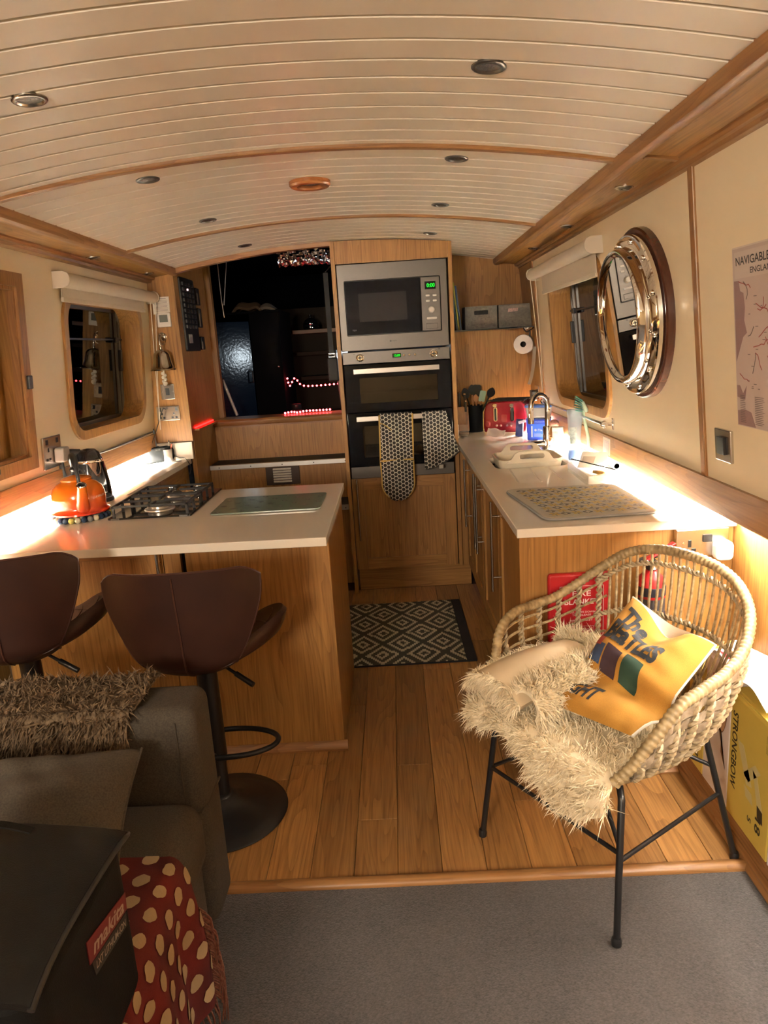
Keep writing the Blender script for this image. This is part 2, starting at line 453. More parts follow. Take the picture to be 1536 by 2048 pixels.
for j in range(7):
    y = yb+i*PITCH+j*PITCH
    if first2 is None:
        first2 = build('ceiling_board', board_mesh(.345, XB+.02, PITCH-.0012, 10), BOARDW, ce, smooth=.15); o = first2
    else:
        o = first2.copy(); COL.objects.link(o)
    o.location = (0, y, 0)
build('ceiling_panel', MB().prism([(x, zc(x)) for x in arc(XA-.02, XB+.02, 20)]+[(x, zc(x)+.008) for x in arc(XB+.02, XA-.02, 20)], lambda a, b, w: (a, w, b), Y0, yb-.002), BOARDW, ce)
build('ceiling_panel', MB().prism([(x, zc(x)+.012) for x in arc(.345, XB+.1, 8)]+[(x, zc(x)+.03) for x in arc(XB+.1, .345, 8)], lambda a, b, w: (a, w, b), 4.136, 4.74), BOARDW, ce)
for n, y in enumerate((2.23, 3.36, 1.09)):
    xs = arc(XA, XB, 24)
    if n == 2: continue
    struct('trim_%d' % (8+n), MB().prism([(x, zc(x)+.004) for x in xs]+[(x, zc(x)-.011) for x in xs[::-1]], lambda a, b, w: (a, w, b), y-.014, y+.014), TRIMX, bevel=.004)
# cornices: beam, soffit and wall moulding on each side
def cornice(sign, y1, nm):
    fx = (lambda x: x) if sign > 0 else (lambda x: 2*XC-x)
    e = sempty(nm)
    f = lambda a, b, w: (fx(a), w, b)
    build('beam', MB().prism([(.668, 1.97), (.668, 1.914), (.673, 1.904), (.682, 1.899), (.697, 1.898), (.706, 1.902), (.710, 1.910), (.735, 1.912), (.735, 1.97)], f, Y0, y1), TRIMY, e, smooth=.6)
    build('soffit', MB().prism([(.712, 1.925), (.712, 1.910), (.90, 1.886), (.90, 1.92)], f, Y0, y1), OAKY, e)
    build('wall_moulding', MB().prism([(.800, 1.9), (.800, 1.892), (.806, 1.884), (.818, 1.882), (.822, 1.872), (.834, 1.868), (.86, 1.868), (.86, 1.9)], f, Y0, y1), TRIMY, e, smooth=.6)
    build('soffit_strip', MB().prism([(.712, 1.912), (.712, 1.902), (.806, 1.890), (.806, 1.90)], f, 2.085, 2.108), TRIMX, e, bevel=.002)
    return e
cornice(1, 4.70, 'trim_10'); cornice(-1, 4.13, 'trim_11')

# windows
def window(nm, W, fn, label=None, far_hi=True):
    e = sempty(nm)
    build('frame', MB().prism(inset(W, 0, .135), fn, -.012, .006, holes=[inset(W, .042, .10)]), OAKZ, e, bevel=.004)
    build('reveal', MB().prism(inset(W, .034, .107), fn, .004, .125, holes=[inset(W, .043, .099)]), OAKZ, e)
    build('pane_frame', MB().prism(inset(W, .040, .10), fn, .096, .114, holes=[inset(W, .060, .085)]), plain('window_alloy', (.20, .19, .18), .3, 1), e, bevel=.002)
    build('pane', MB().prism(inset(W, .058, .08), fn, .104, .108), PANE, e)
    zt = W['z1']-.20
    mb = MB()
    def bar(y0, z0, y1, z1, w0=.088, w1=.10): mb.prism([(y0, z0), (y1, z0), (y1, z1), (y0, z1)], fn, w0, w1)
    bar(W['y0']+.05, zt, W['y1']-.05, zt+.008)
    build('glazing_bar', mb, BLACKP, e)
    mb = MB(); bar(W['y1']-.125, W['z0']+.06, W['y1']-.117, W['z1']-.06); build('sliding_edge', mb, bpy.data.materials['window_alloy'], e)
    mb = MB(); bar(W['y1']-.118, zt-.16, W['y1']-.10, zt-.05, .07, .092); bar(W['y1']-.165, zt-.012, W['y1']-.125, zt+.014, .075, .094); build('latch', mb, BLACKP, e, bevel=.003)
    return e
window('window_1', WL, fL); window('window_2', WR, fR)
# side hatch with a wooden shutter on the left
e = sempty('window_3')
build('frame', MB().prism(inset(HL, 0, .004), fL, -.016, .006, holes=[inset(HL, .048, .002)]), TRIMZ, e, bevel=.005)
build('reveal', MB().prism(inset(HL, .040, .003), fL, .004, .10, holes=[inset(HL, .050, .002)]), OAKZ, e)
build('bead', MB().prism(inset(HL, .046, .002), fL, -.006, .02, holes=[inset(HL, .060, .002)]), TRIMZ, e, bevel=.004)
build('shutter', MB().prism(inset(HL, .049, .002), fL, .072, .098), OAKZ, e)
build('shutter_frame', MB().prism(inset(dict(HL, y1=HL['y1']-.045), .05, .002), fL, .058, .073, holes=[inset(dict(HL, y1=HL['y1']-.045), .12, .002)]), OAKZ, e, bevel=.003)
mb = MB(); mb.prism([(2.668, 1.375), (2.70, 1.375), (2.70, 1.425), (2.668, 1.425)], fL, -.026, -.012); build('catch', mb, BLACKP, e, bevel=.004)
mb = MB(); mb.prism([(2.35, 1.098), (2.42, 1.098), (2.42, 1.118), (2.35, 1.118)], fL, -.024, -.012); build('catch', mb, BLACKP, e, bevel=.003)

# galley end: niche behind the tower, bulkhead on the left, header over the companionway
struct('wall_far_right', MB().box(.33, 4.70, .86, .97, 4.73, 2.03), OAKZ)
struct('wall_niche_side', MB().prism([(4.312, .95), (4.70, .95), (4.70, 1.885), (4.312, 1.885)], fR, -.007, .0), OAKZ)
struct('wall_far_left', MB().prism([(xL(.98), .978), (-1.19, .978), (-1.19, 1.97), (xL(1.97), 1.97)], lambda a, b, w: (a, w, b), 4.13, 4.16), OAKZ)
struct('wall_companionway_left', MB().box(-1.215, 4.155, -.014, -1.19, 4.86, 2.2), OAKZ)
hx = arc(-1.19, -.296, 14)
struct('trim_12', MB().prism([(x, zc(x)+.012) for x in hx]+[(x, zc(x)-.026) for x in hx[::-1]], lambda a, b, w: (a, w, b), 4.088, 4.135), TRIMX, bevel=.002)
# companionway roof and after cabin, unlit
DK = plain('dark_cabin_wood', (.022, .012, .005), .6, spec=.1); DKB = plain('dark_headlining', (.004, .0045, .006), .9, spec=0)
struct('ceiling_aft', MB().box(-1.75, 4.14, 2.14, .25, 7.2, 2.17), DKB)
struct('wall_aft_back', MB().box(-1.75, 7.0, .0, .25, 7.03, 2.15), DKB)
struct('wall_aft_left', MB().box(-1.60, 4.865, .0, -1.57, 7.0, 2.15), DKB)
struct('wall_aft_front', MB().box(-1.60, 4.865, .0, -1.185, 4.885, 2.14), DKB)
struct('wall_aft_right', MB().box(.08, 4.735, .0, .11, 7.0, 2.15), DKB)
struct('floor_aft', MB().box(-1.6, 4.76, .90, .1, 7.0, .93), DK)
struct('trim_13', MB().box(-1.19, 4.82, 1.03, -1.155, 4.87, 2.14), OAKZ)
# ------------------------------------------------------------------ fitted units
def bar_handle(parent, fn, a, z0, z1, name='handle'):
    mb = MB(); mb.tube([fn(a, z0, .032), fn(a, z1, .032)], .0062, 10)
    for z in (z0+.06, z1-.06): mb.tube([fn(a, z, 0), fn(a, z, .032)], .0045, 8)
    return build(name, mb, SATIN, parent, smooth=.8)
def shaker_door(parent, fn, a0, a1, z0, z1, handle_a=None, hz=None, rail=.068, mx=OAKX):
    def b(mb, p0, q0, p1, q1, w0, w1): mb.prism([(p0, q0), (p1, q0), (p1, q1), (p0, q1)], fn, w0, w1)
    mb = MB(); b(mb, a0+rail-.004, z0+rail-.004, a1-rail+.004, z1-rail+.004, 0, .011); d = build('door', mb, OAKZ, parent)
    for q in (a0, a1-rail):
        mb = MB(); b(mb, q, z0, q+rail, z1, 0, .02); build('stile', mb, OAKZ, d, bevel=.0015)
    for q in (z0, z1-rail):
        mb = MB(); b(mb, a0+rail, q, a1-rail, q+rail, 0, .0195); build('rail', mb, mx, d, bevel=.0015)
    if handle_a is not None: bar_handle(d, lambda a, z, w: fn(a, z, w+.02), handle_a, *hz)
    return d
# tower for the ovens
tw = thing('tower_cabinet', 'tall oak cabinet housing the microwave and double oven', 'cabinet', (.03, 4.4, 0))
fT = lambda a, b, w: (a, 4.108-w, b)
build('side_panel', MB().prism([(-.303, 0), (-.281, 0), (-.281, zc(-.281)-.004), (-.303, zc(-.303)-.004)], lambda a, b, w: (a, w, b), 4.075, 4.69), OAKZ, tw, bevel=.001)
build('side_panel', MB().prism([(.334, .146), (.356, .146), (.356, zc(.356)-.004), (.334, zc(.334)-.004)], lambda a, b, w: (a, w, b), 4.075, 4.69), OAKZ, tw, bevel=.001)
build('top_panel', MB().prism([(-.281, 1.898), (.334, 1.898)]+[(x, zc(x)-.004) for x in arc(.334, -.281, 10)], lambda a, b, w: (a, w, b), 4.083, 4.10), OAKZ, tw)
shaker_door(tw, fT, -.277, .329, .147, .703, -.245, (.335, .704))
build('plinth', MB().box(-.272, 4.145, 0, .41, 4.16, .144), OAKX, tw)
build('carcass', MB().box(-.281, 4.108, .146, .334, 4.66, .704), plain('carcass_dark', (.05, .03, .015), .7), tw)
build('filler_panel', MB().box(.3555, 4.10, .146, .41, 4.115, .845), OAKZ, tw)
# microwave
mw = thing('microwave', 'built-in steel microwave with green clock at the top of the tall cabinet', 'microwave', (.02, 4.09, 1.431))
OV_BLACK = plain('microwave_black_glass', (.004, .004, .005), .07, spec=.10)
build('body', MB().box(-.27, 4.106, 1.436, .325, 4.5, 1.892), plain('oven_body', (.02, .02, .02), .6), mw)
build('surround', MB().prism([(-.278, 1.431), (.326, 1.431), (.326, 1.895), (-.278, 1.895)], fT, .004, .026, holes=[rrect(-.240, 1.515, .287, 1.806, .008)]), STEEL, mw, bevel=.003)
build('gasket', MB().prism(rrect(-.240, 1.515, .287, 1.806, .008), fT, .004, .012), BLACKP, mw)
d = build('door', MB().prism(rrect(-.237, 1.518, .176, 1.803, .005), fT, .012, .030), OV_BLACK, mw, bevel=.002)
build('door_window', MB().prism(rrect(-.166, 1.586, .099, 1.737, .004), fT, .030, .0306), plain('microwave_mesh', (.009, .007, .0065), .4, spec=.1), d)
lettering(d, 'TCV', fT(-.198, 1.543, .0305), (1,0,0), (0,0,1), .022, .008, plain('grey_print', (.25, .25, .26), .5))
cp = build('control_panel', MB().prism(rrect(.179, 1.518, .284, 1.803, .005), fT, .012, .030), STEEL, mw, bevel=.002)
dsp = build('display', MB().prism([(.202, 1.738), (.262, 1.738), (.262, 1.780), (.202, 1.780)], fT, .030, .0306), BLACKG, cp)
GREEN = emit('green_digits', (.01, 1.0, .03), .45)
lettering(dsp, '0:00', fT(.235, 1.759, .0305), (1,0,0), (0,0,1), .044, .021, GREEN, 'digits', bold=.006, lift=.0008)
BTN = plain('pale_button', (.80, .76, .70), .35)
for a in (.205, .243):
    for z in (1.700, 1.672): build('button', MB().prism(rrect(a, z, a+.022, z+.010, .003), fT, .030, .034), BTN, cp, bevel=.001)
build('dial', MB().lathe([(0, .022), (.013, .022), (.017, .018), (.019, 0)], fT(.234, 1.629, .030), 28, (0,-1,0)), BTN, cp, smooth=.7)
build('button', MB().prism(rrect(.206, 1.578, .263, 1.590, .004), fT, .030, .034), BTN, cp, bevel=.001)
build('door_release', MB().prism(rrect(.200, 1.528, .266, 1.556, .003), fT, .030, .0335), STEEL, cp, bevel=.0015)
mb = MB(); mb.prism(rrect(-.006, 1.470, .004, 1.480, .0045), fT, .026, .0263); text_into(mb, 'caple', fT(.020, 1.4755, .026), (1,0,0), (0,0,1), .026, .009)
build('maker_mark', mb, BLACKP, mw)
# double oven
ov = thing('double_oven', 'built-in steel and black glass double oven below the microwave', 'oven', (.02, 4.09, .705))
build('body', MB().box(-.272, 4.48, .706, .327, 4.60, 1.425), plain('oven_body2', (.006, .006, .006), .7, spec=.1), ov)
cav = MB()
for z0, z1 in ((.775, 1.075), (1.095, 1.350)):
    cav.box(-.272, 4.108, z0, -.262, 4.48, z1); cav.box(.317, 4.108, z0, .327, 4.48, z1); cav.box(-.272, 4.108, z0, .327, 4.48, z0+.008); cav.box(-.272, 4.108, z1-.008, .327, 4.48, z1)
build('cavity', cav, plain('oven_enamel', (.008, .008, .009), .5, spec=.2), ov)
pn = build('control_panel', MB().prism([(-.276, 1.358), (.325, 1.358), (.325, 1.425), (-.276, 1.425)], fT, .0, .030), STEEL, ov, bevel=.002)
for a in (-.178, .235):
    k = build('dial', MB().lathe([(.022, 0), (.022, .004), (.018, .005), (.0165, .024), (.014, .027), (0, .027)], fT(a, 1.393, .030), 28, (0,-1,0)), CHROME, pn, smooth=.6)
    mb = MB(); mb.prism([(a-.012, 1.390), (a+.012, 1.390), (a+.012, 1.396), (a-.012, 1.396)], fT, .0565, .0585); mb.prism([(a-.003, 1.381), (a+.003, 1.381), (a+.003, 1.405), (a-.003, 1.405)], fT, .0565, .0585)
    build('grip', mb, BLACKP, k)
dsp = build('display', MB().prism([(.004, 1.383), (.052, 1.383), (.052, 1.405), (.004, 1.405)], fT, .030, .0306), BLACKG, pn)
lettering(dsp, '13:09', fT(.030, 1.394, .0305), (1,0,0), (0,0,1), .034, .013, GREEN, 'digits', bold=.006, lift=.0008)
for a in (.068, .099, .130): build('button', MB().lathe([(.0065, 0), (.006, .006), (.004, .008), (0, .008)], fT(a, 1.394, .030), 16, (0,-1,0)), CHROME, pn, smooth=.6)
mb = MB(); mb.prism([(.262, 1.413), (.272, 1.413), (.272, 1.421), (.262, 1.421)], fT, .030, .0303); mb.prism([(-.215, 1.412), (-.207, 1.412), (-.207, 1.415), (-.215, 1.415)], fT, .030, .0303); build('symbol', mb, BLACKP, pn)
def oven_door(z0, z1, hz, a0, a1):
    d = build('door', MB().prism([(-.273, z0), (.326, z0), (.326, z1), (-.273, z1)], fT, .002, .026, holes=[[(-.19, z0+.05), (.25, z0+.05), (.25, z1-.075), (-.19, z1-.075)]]), OV_BLACK, ov, bevel=.002)
    build('door_glass', MB().prism([(-.19, z0+.05), (.25, z0+.05), (.25, z1-.075), (-.19, z1-.075)], fT, .018, .022), OVENGLASS, d)
    mb = MB(); mb.prism([(a0, hz-.014), (a1, hz-.014), (a1, hz+.014), (a0, hz+.014)], fT, .052, .064)
    for a in (a0+.03, a1-.03): mb.prism([(a-.008, hz-.008), (a+.008, hz-.008), (a+.008, hz+.008), (a-.008, hz+.008)], fT, .026, .052)
    build('handle', mb, plain('satin_bar', (.36, .33, .30), .34, 1), d, bevel=.0015)
    return d
oven_door(1.088, 1.354, 1.318, -.22, .262); oven_door(.776, 1.082, 1.052, -.22, .262)
mb = MB(); mb.prism([(-.273, .705), (.326, .705), (.326, .773), (-.273, .773)], fT, .0, .028); build('bottom_trim', mb, STEEL, ov, bevel=.002)
RACK = plain('oven_rack', (.55, .52, .48), .3, 1)
for z, n in ((1.19, 9), (.93, 1), (.84, 9)):
    mb = MB(); mb.tube([(-.25, 4.15, z), (.30, 4.15, z)], .003, 6); mb.tube([(-.25, 4.44, z), (.30, 4.44, z)], .003, 6)
    for k in range(10): x = -.24+.53*k/9; mb.tube([(x, 4.15, z), (x, 4.44, z)], .002, 5)
    build('rack', mb, RACK, ov)
mb = MB(); mb.lathe([(.050, 0), (.055, .004), (.060, 0)], (-.12, 4.40, .90), 28, (0,-1,0)); mb.lathe([(.0, 0), (.02, .006), (.024, 0)], (-.12, 4.40, .90), 18, (0,-1,0))
build('fan_grille', mb, RACK, ov, smooth=.8)

# right-hand run: four cupboards, end panel, worktop
fS = lambda a, b, w: (.412-w, a, b)
CARC = bpy.data.materials['carcass_dark']
for n, (a0, a1, ha, lab) in enumerate(((2.190, 2.797, 2.765, 'oak base cupboard beside the fire blanket end panel, nearest of the sink run'), (2.803, 3.340, 3.300, 'oak base cupboard under the draining grooves, near one of the paired handles'),
        (3.346, 3.770, 3.385, 'oak base cupboard under the sink, far one of the paired handles'), (3.776, 4.085, 3.83, 'narrow oak base cupboard next to the oven tower'))):
    cb = thing('base_cupboard', lab, 'cupboard', (.7, (a0+a1)/2, 0), 'cupboards under the sink worktop')
    build('carcass', MB().box(.413, a0, .148, 1.02, a1, .660 if 2.8 < a0 < 3.7 else .843), CARC, cb)
    shaker_door(cb, fS, a0, a1, .15, .835, ha, (.445, .822), mx=OAKY)
    build('plinth', MB().box(.452, a0, 0, .468, a1, .147), OAKY, cb)
ep = thing('end_panel', 'wide oak end panel behind the wicker chair', 'panel', (.7, 2.16, 0))
build('panel', MB().box(.366, 2.150, 0, 1.032, 2.186, .844), OAKZ, ep, bevel=.001)
build('floor_moulding', MB().prism([(2.149, 0), (2.124, 0), (2.122, .008), (2.134, .016), (2.136, .024), (2.149, .034)], lambda a, b, w: (w, a, b), .366, .88), TRIMX, ep, smooth=.8)
sink_hole = rrect(.448, 3.190, .775, 3.520, .05)
wr = thing('worktop', 'pale quartz worktop with the sink along the right side', 'worktop', (.7, 3.2, .845))
build('slab', MB().prism([(.356, 2.130), (1.032, 2.130), (1.032, 4.698), (.357, 4.698), (.357, 4.075), (.356, 4.07)], XY, .846, WT, holes=[sink_hole]), QUARTZ, wr, bevel=.0025)
build('upstand', MB().box(1.020, 2.150, WT, 1.0335, 4.698, .9565), QUARTZ, wr)  # pale strip added to bounce the strip light up to the ceiling
GROOVE = plain('groove_shadow', (.52, .46, .37), .25)
for k, x in enumerate((.497, .585, .67, .752)):
    build('drain_groove', MB().tube([(x+.004, 3.165, WT-.0012), (x-.008+k*.004, 2.85, WT-.0012)], .0038, 8), QUARTZ, wr, smooth=1)
sk = thing('sink', 'steel sink bowl sunk into the right worktop', 'sink', (.61, 3.35, .67))
bw = MB()
bw.prism(rrect(.440, 3.182, .783, 3.528, .055), XY, .8425, .8455, holes=[rrect(.452, 3.194, .771, 3.516, .05)])
o1 = rrect(.452, 3.194, .771, 3.516, .05); k = len(o1)
bw.add([(x, y, .845) for x, y in o1]+[(.61+(x-.61)*.93, 3.355+(y-3.355)*.93, .68) for x, y in o1], [(i, (i+1) % k, k+(i+1) % k, k+i) for i in range(k)]+[list(range(k, 2*k))])
build('bowl', bw, STEEL, sk, smooth=.6)
build('waste', MB().lathe([(.04, .002), (.036, .004), (.03, .001), (0, .001)], (.61, 3.355, .680), 20), CHROME, sk, smooth=.8)

# left-hand peninsula and counter
wl = thing('worktop', 'pale quartz L-shaped worktop carrying the hob on the left', 'worktop', (-.9, 2.8, .845))
build('slab', MB().prism([(-.240, 2.165), (-.243, 3.075), (-1.215, 3.085), (-1.212, 4.128), (-1.528, 4.128), (-1.528, 2.19)], XY, .846, WT), QUARTZ, wl, bevel=.0025)
build('upstand', MB().box(-1.5295, 2.20, WT, -1.516, 4.128, .9655), QUARTZ, wl)  # added like the right one, reflects the left strip light into the room
build('upstand', MB().box(-1.402, 4.108, WT, -1.192, 4.128, .976), QUARTZ, wl, bevel=.002)
isl = thing('peninsula_cabinet', 'oak peninsula cabinet under the hob worktop, facing the bar stools', 'cabinet', (-.7, 2.7, 0))
fI = lambda a, b, w: (a, 2.412-w, b)
build('side_panel', MB().box(-.279, 2.388, 0, -.257, 3.05, .844), OAKZ, isl, bevel=.001)
build('front_panel', MB().box(-.765, 2.384, 0, -.258, 2.404, .844), OAKZ, isl, bevel=.001)
build('gap_backing', MB().box(-1.50, 2.45, 0, -.279, 3.04, .844), CARC, isl)
build('stile', MB().box(-.845, 2.392, 0, -.785, 2.412, .844), OAKZ, isl, bevel=.001)
shaker_door(isl, fI, -1.46, -.848, .10, .835, -.858, (.42, .815), rail=.06)
build('plinth', MB().box(-1.5, 2.42, 0, -.77, 2.44, .10), OAKX, isl)
build('floor_moulding', MB().prism([(2.385, 0), (2.362, 0), (2.360, .008), (2.371, .016), (2.373, .024), (2.385, .032)], lambda a, b, w: (w, a, b), -.765, -.245), TRIMX, isl, smooth=.8)
lc = thing('base_cupboard', 'oak base cupboard under the left counter below the speaker', 'cupboard', (-1.35, 3.6, 0))
fC = lambda a, b, w: (-1.255+w, a, b)
build('carcass', MB().box(-1.52, 3.10, .12, -1.256, 4.12, .843), CARC, lc)
shaker_door(lc, fC, 3.10, 3.60, .14, .835, 3.565, (.45, .80), mx=OAKY); shaker_door(lc, fC, 3.605, 4.12, .14, .835, 3.64, (.45, .80), mx=OAKY)
build('plinth', MB().box(-1.32, 3.1, 0, -1.30, 4.12, .12), OAKY, lc)

# steps to the after cabin
st = thing('steps', 'oak steps with dark treads and metal nosings up to the after cabin', 'steps', (-.75, 4.5, 0))
TREAD = plain('dark_tread', (.02, .018, .016), .7, bump=.4, nscale=300); NOSE = plain('alloy_nosing', (.62, .60, .57), .35, 1)
def step(y, z, zlow, x1=-.304):
    build('riser', MB().box(-1.189, y+.012, zlow, x1, y+.03, z-.012), OAKZ, st)
    build('tread', MB().box(-1.189, y, z-.012, x1, y+.26, z), TREAD, st)
    mb = MB(); mb.box(-1.189, y-.004, z-.026, x1, y, z+.002); mb.box(-1.189, y-.004, z, x1, y+.022, z+.002)
    n = build('nosing', mb, NOSE, st, bevel=.001)
    mb = MB()
    for k in range(5):
        mb.lathe([(.004, .0), (.003, .0015), (0, .0015)], (-1.13+k*.2, y-.004, z-.013), 8, (0,-1,0))
    build('screw', mb, BLACKP, n)
step(4.43, .775, .52); step(4.19, .525, .27); step(3.98, .27, .02) if False else None
build('riser', MB().box(-1.189, 4.20, .03, -.304, 4.215, .52), OAKZ, st)
build('riser', MB().box(-1.189, 4.665, .775, -.304, 4.68, 1.0), OAKZ, st)
build('sill', MB().prism([(4.64, 1.0), (4.635, 1.008), (4.635, 1.03), (4.645, 1.042), (4.86, 1.042), (4.86, 1.0)], lambda a, b, w: (w, a, b), -1.189, -.304), TRIMX, st, smooth=.6)
build('riser_strip', MB().box(-1.13, 4.655, .99, -.304, 4.667, 1.0), TRIMX, st)
vn = build('vent', MB().box(-.84, 4.434, .63, -.625, 4.442, .745), plain('vent_brown', (.04, .02, .01), .5), st, bevel=.002)
for k in range(6): build('louvre', MB().obox((-.735, 4.430, .732-k*.016), (.115, .010, .0075), (.5, 0, 0)), plain('louvre_white', (.85, .82, .76), .4) if k == 0 else bpy.data.materials['louvre_white'], vn)
# ------------------------------------------------------------------ lights under the gunwales and in the ceiling
LEDM = emit('led_strip_light', LED_COL, LED_POWER); LEDN = emit('led_strip_dim', LED_COL, LED_NEAR)
for nm, x, ys, lab in (('led_strip', .940, (2.16, 4.62), 'bright strip light hidden under the right-hand gunwale above the sink worktop'), ('led_strip', .940, (.2, 2.14), 'dimmer strip light hidden under the right-hand gunwale beside the wicker chair'),
        ('led_strip', -1.434, (2.24, 4.08), 'bright strip light hidden under the left-hand gunwale behind the kettle'), ('led_strip', -1.434, (1.1, 2.22), 'dimmer strip light hidden under the left-hand gunwale beside the bar stools')):
    e = thing(nm, lab, 'strip light', (x, ys[0], .955))
    build('carrier', MB().box(x-.010, ys[0], .9470 if x > 0 else .9615, x+.010, ys[1], .9585 if x > 0 else .9665), WHITEP, e)
    build('emitter', MB().box(x-.006, ys[0]+.01, .9435 if x > 0 else .9580, x+.006, ys[1]-.01, .9470 if x > 0 else .9615), LEDM if 'bright' in lab else LEDN, e)
LENS = plain('downlight_lens', (.13, .12, .11), .25, .6, noise=.35, nscale=160, bump=.8)
RIM = plain('downlight_rim', (.50, .48, .45), .25, 1)
def zs(x): return .103*2*(x-XC)
k = 0
for row, y in (('nearest', 1.632), ('second', 2.372), ('third', 3.112), ('farthest', 3.875)):
    for side, x in (('left', -.724), ('right', .233)):
        e = thing('ceiling_light', '%s round recessed downlight in the %s-hand row, unlit' % (row, side), 'downlight', (x, y, zc(x)), 'ceiling downlights')
        ax = Vector((-zs(x)*.98, 0, -1))
        c = Vector((x, y, zc(x)+.0005))
        build('rim', MB().lathe([(.0365, -.001), (.0365, .003), (.034, .005), (.029, .005), (.026, .001)], c, 28, ax), RIM if side == 'left' and row == 'nearest' else plain('downlight_rim_dark', (.12, .11, .10), .35, .8), e, smooth=.8)
        build('lens', MB().lathe([(.027, .0012), (.015, .003), (0, .0035)], c, 24, ax), LENS, e, smooth=.8)
for i, y in enumerate((2.474, 3.24, 3.959)):
    for x in (.782, 2*XC-.782):
        if x < 0 and i == 0: continue
        z = 1.9015
        ax = Vector((.13 if x < 0 else -.13, 0, -1))
        e = thing('soffit_light', 'oval looking satin downlight in the %s soffit, %s along it' % ('right' if x > 0 else 'left', ('nearest', 'middle', 'far')[i]), 'downlight', (x, y, z), 'soffit downlights')
        build('rim', MB().lathe([(.034, -.001), (.034, .003), (.031, .005), (.026, .004), (.024, .001)], (x, y, z), 26, ax), SATIN, e, smooth=.8)
        build('lens', MB().lathe([(.025, .0012), (.012, .0025), (0, .003)], (x, y, z), 20, ax), LENS, e, smooth=.8)
rd = thing('ceiling_vent', 'round wooden ring vent in the middle of the white ceiling', 'vent', (-.25, 2.66, 2.02))
build('ring', MB().lathe([(.072, -.002), (.072, .012), (.066, .018), (.045, .018), (.040, .012), (.040, -.002)], (-.25, 2.66, zc(-.25)), 40, (0,0,-1)), wood('vent_ring_wood', (.42, .16, .05), (.24, .08, .025), 'x', rough=.25), rd, smooth=.7)
build('throat', MB().lathe([(.041, .006), (.028, .004), (.026, .0), (0, .0)], (-.25, 2.66, zc(-.25)), 32, (0,0,-1)), plain('vent_throat', (.05, .02, .008), .5), rd, smooth=.8)

# ------------------------------------------------------------------ on the walls
FABRIC = plain('blind_fabric', (.66, .58, .47), .85, noise=.06, nscale=120, bump=.3)
CORD = plain('blind_cord', (.78, .72, .62), .6)
def blind(fn, y0, y1, zt, zb, fy0, fy1, lab, sgn):
    e = thing('roller_blind', lab, 'blind', tuple(fn((y0+y1)/2, zt, 0)))
    f = lambda a, b, w: fn(a, b, -w)
    c0 = Vector(f(y0+.012, zt, .038)); c1 = Vector(f(y1-.012, zt, .038))
    build('roller', MB().cyl(c0, c1, .030, seg=28), FABRIC, e, smooth=.8)
    for a in (y0, y1-.012):
        mb = MB(); mb.prism([(q[0], q[1]) for q in [(zt-.033, 0), (zt+.033, 0), (zt+.033, .045), (zt+.024, .064), (zt+.008, .072), (zt-.010, .072), (zt-.025, .064), (zt-.033, .045)]], lambda p, q, w: f(w, p, q), a, a+.012); build('end_cap', mb, bpy.data.materials.get('blind_cap') or plain('blind_cap', (.60, .52, .42), .6), e, bevel=.002)
    build('drop', MB().prism([(fy0, zb), (fy1, zb), (fy1, zt), (fy0, zt)], f, .014, .0165), FABRIC, e)
    build('bottom_bar', MB().prism(rrect(fy0, zb-.004, fy1, zb+.014, .006), f, .010, .022), FABRIC, e, bevel=.002)
    mb = MB()
    p = [f(y1-.02, zt+.01, .055), f(y1-.04, 1.35, .05), f(y1-.06, 1.06, .058)]; q = [f(y1-.02, zt-.01, .025), f(y1+.0, 1.35, .03), f(y1-.05, 1.06, .056)]
    mb.tube(catmull(p, 8), .0022, 6); mb.tube(catmull(q, 8), .0022, 6)
    build('pull_cord', mb, CORD, e, smooth=1)
    return e
blind(fL, 2.975, 4.115, 1.790, 1.712, 3.02, 4.02, 'off-white roller blind above the left window', -1)
blind(fR, 2.93, 4.16, 1.785, 1.672, 2.99, 4.02, 'off-white roller blind above the right window', 1)

# porthole mirror
mc = (2.53, 1.503)
def fM(r, d):  # r along the wall surface radial handled by lathe, d = distance off the wall
    pass
ctr = Vector((xR(mc[1]), mc[0], mc[1])); axm = Vector((-1, 0, -.087)).normalized()
pm = thing('porthole_mirror', 'round chrome porthole mirror with bolts on a dark wooden ring, right wall', 'mirror', tuple(ctr))
build('wood_ring', MB().lathe([(.20, .0), (.283, .0), (.283, .022), (.278, .027), (.20, .027)], ctr, 64, axm), wood('mahogany', (.075, .022, .012), (.035, .010, .006), 'z', rough=.25), pm, smooth=.6)
build('flange', MB().lathe([(.19, .027), (.262, .027), (.266, .031), (.266, .044), (.262, .048), (.230, .048), (.224, .052), (.224, .086), (.219, .094), (.209, .094), (.204, .090), (.200, .082), (.196, .080), (.196, .05)], ctr, 72, axm), CHROME, pm, smooth=.7)
build('glass', MB().lathe([(.198, .0805), (0, .0807)], ctr, 64, axm), plain('mirror_silver', (.80, .79, .76), .015, 1), pm)
q = Vector((0,0,1)).rotation_difference(axm)
for k in range(12):
    a = 2*PI*(k+.5)/12
    p = ctr+q@Vector((.244*math.cos(a), .244*math.sin(a), .048))
    build('bolt', MB().lathe([(.0095, 0), (.0095, .002), (.0085, .006), (.005, .0095), (0, .0105)], p, 14, axm), CHROME, pm, smooth=1)

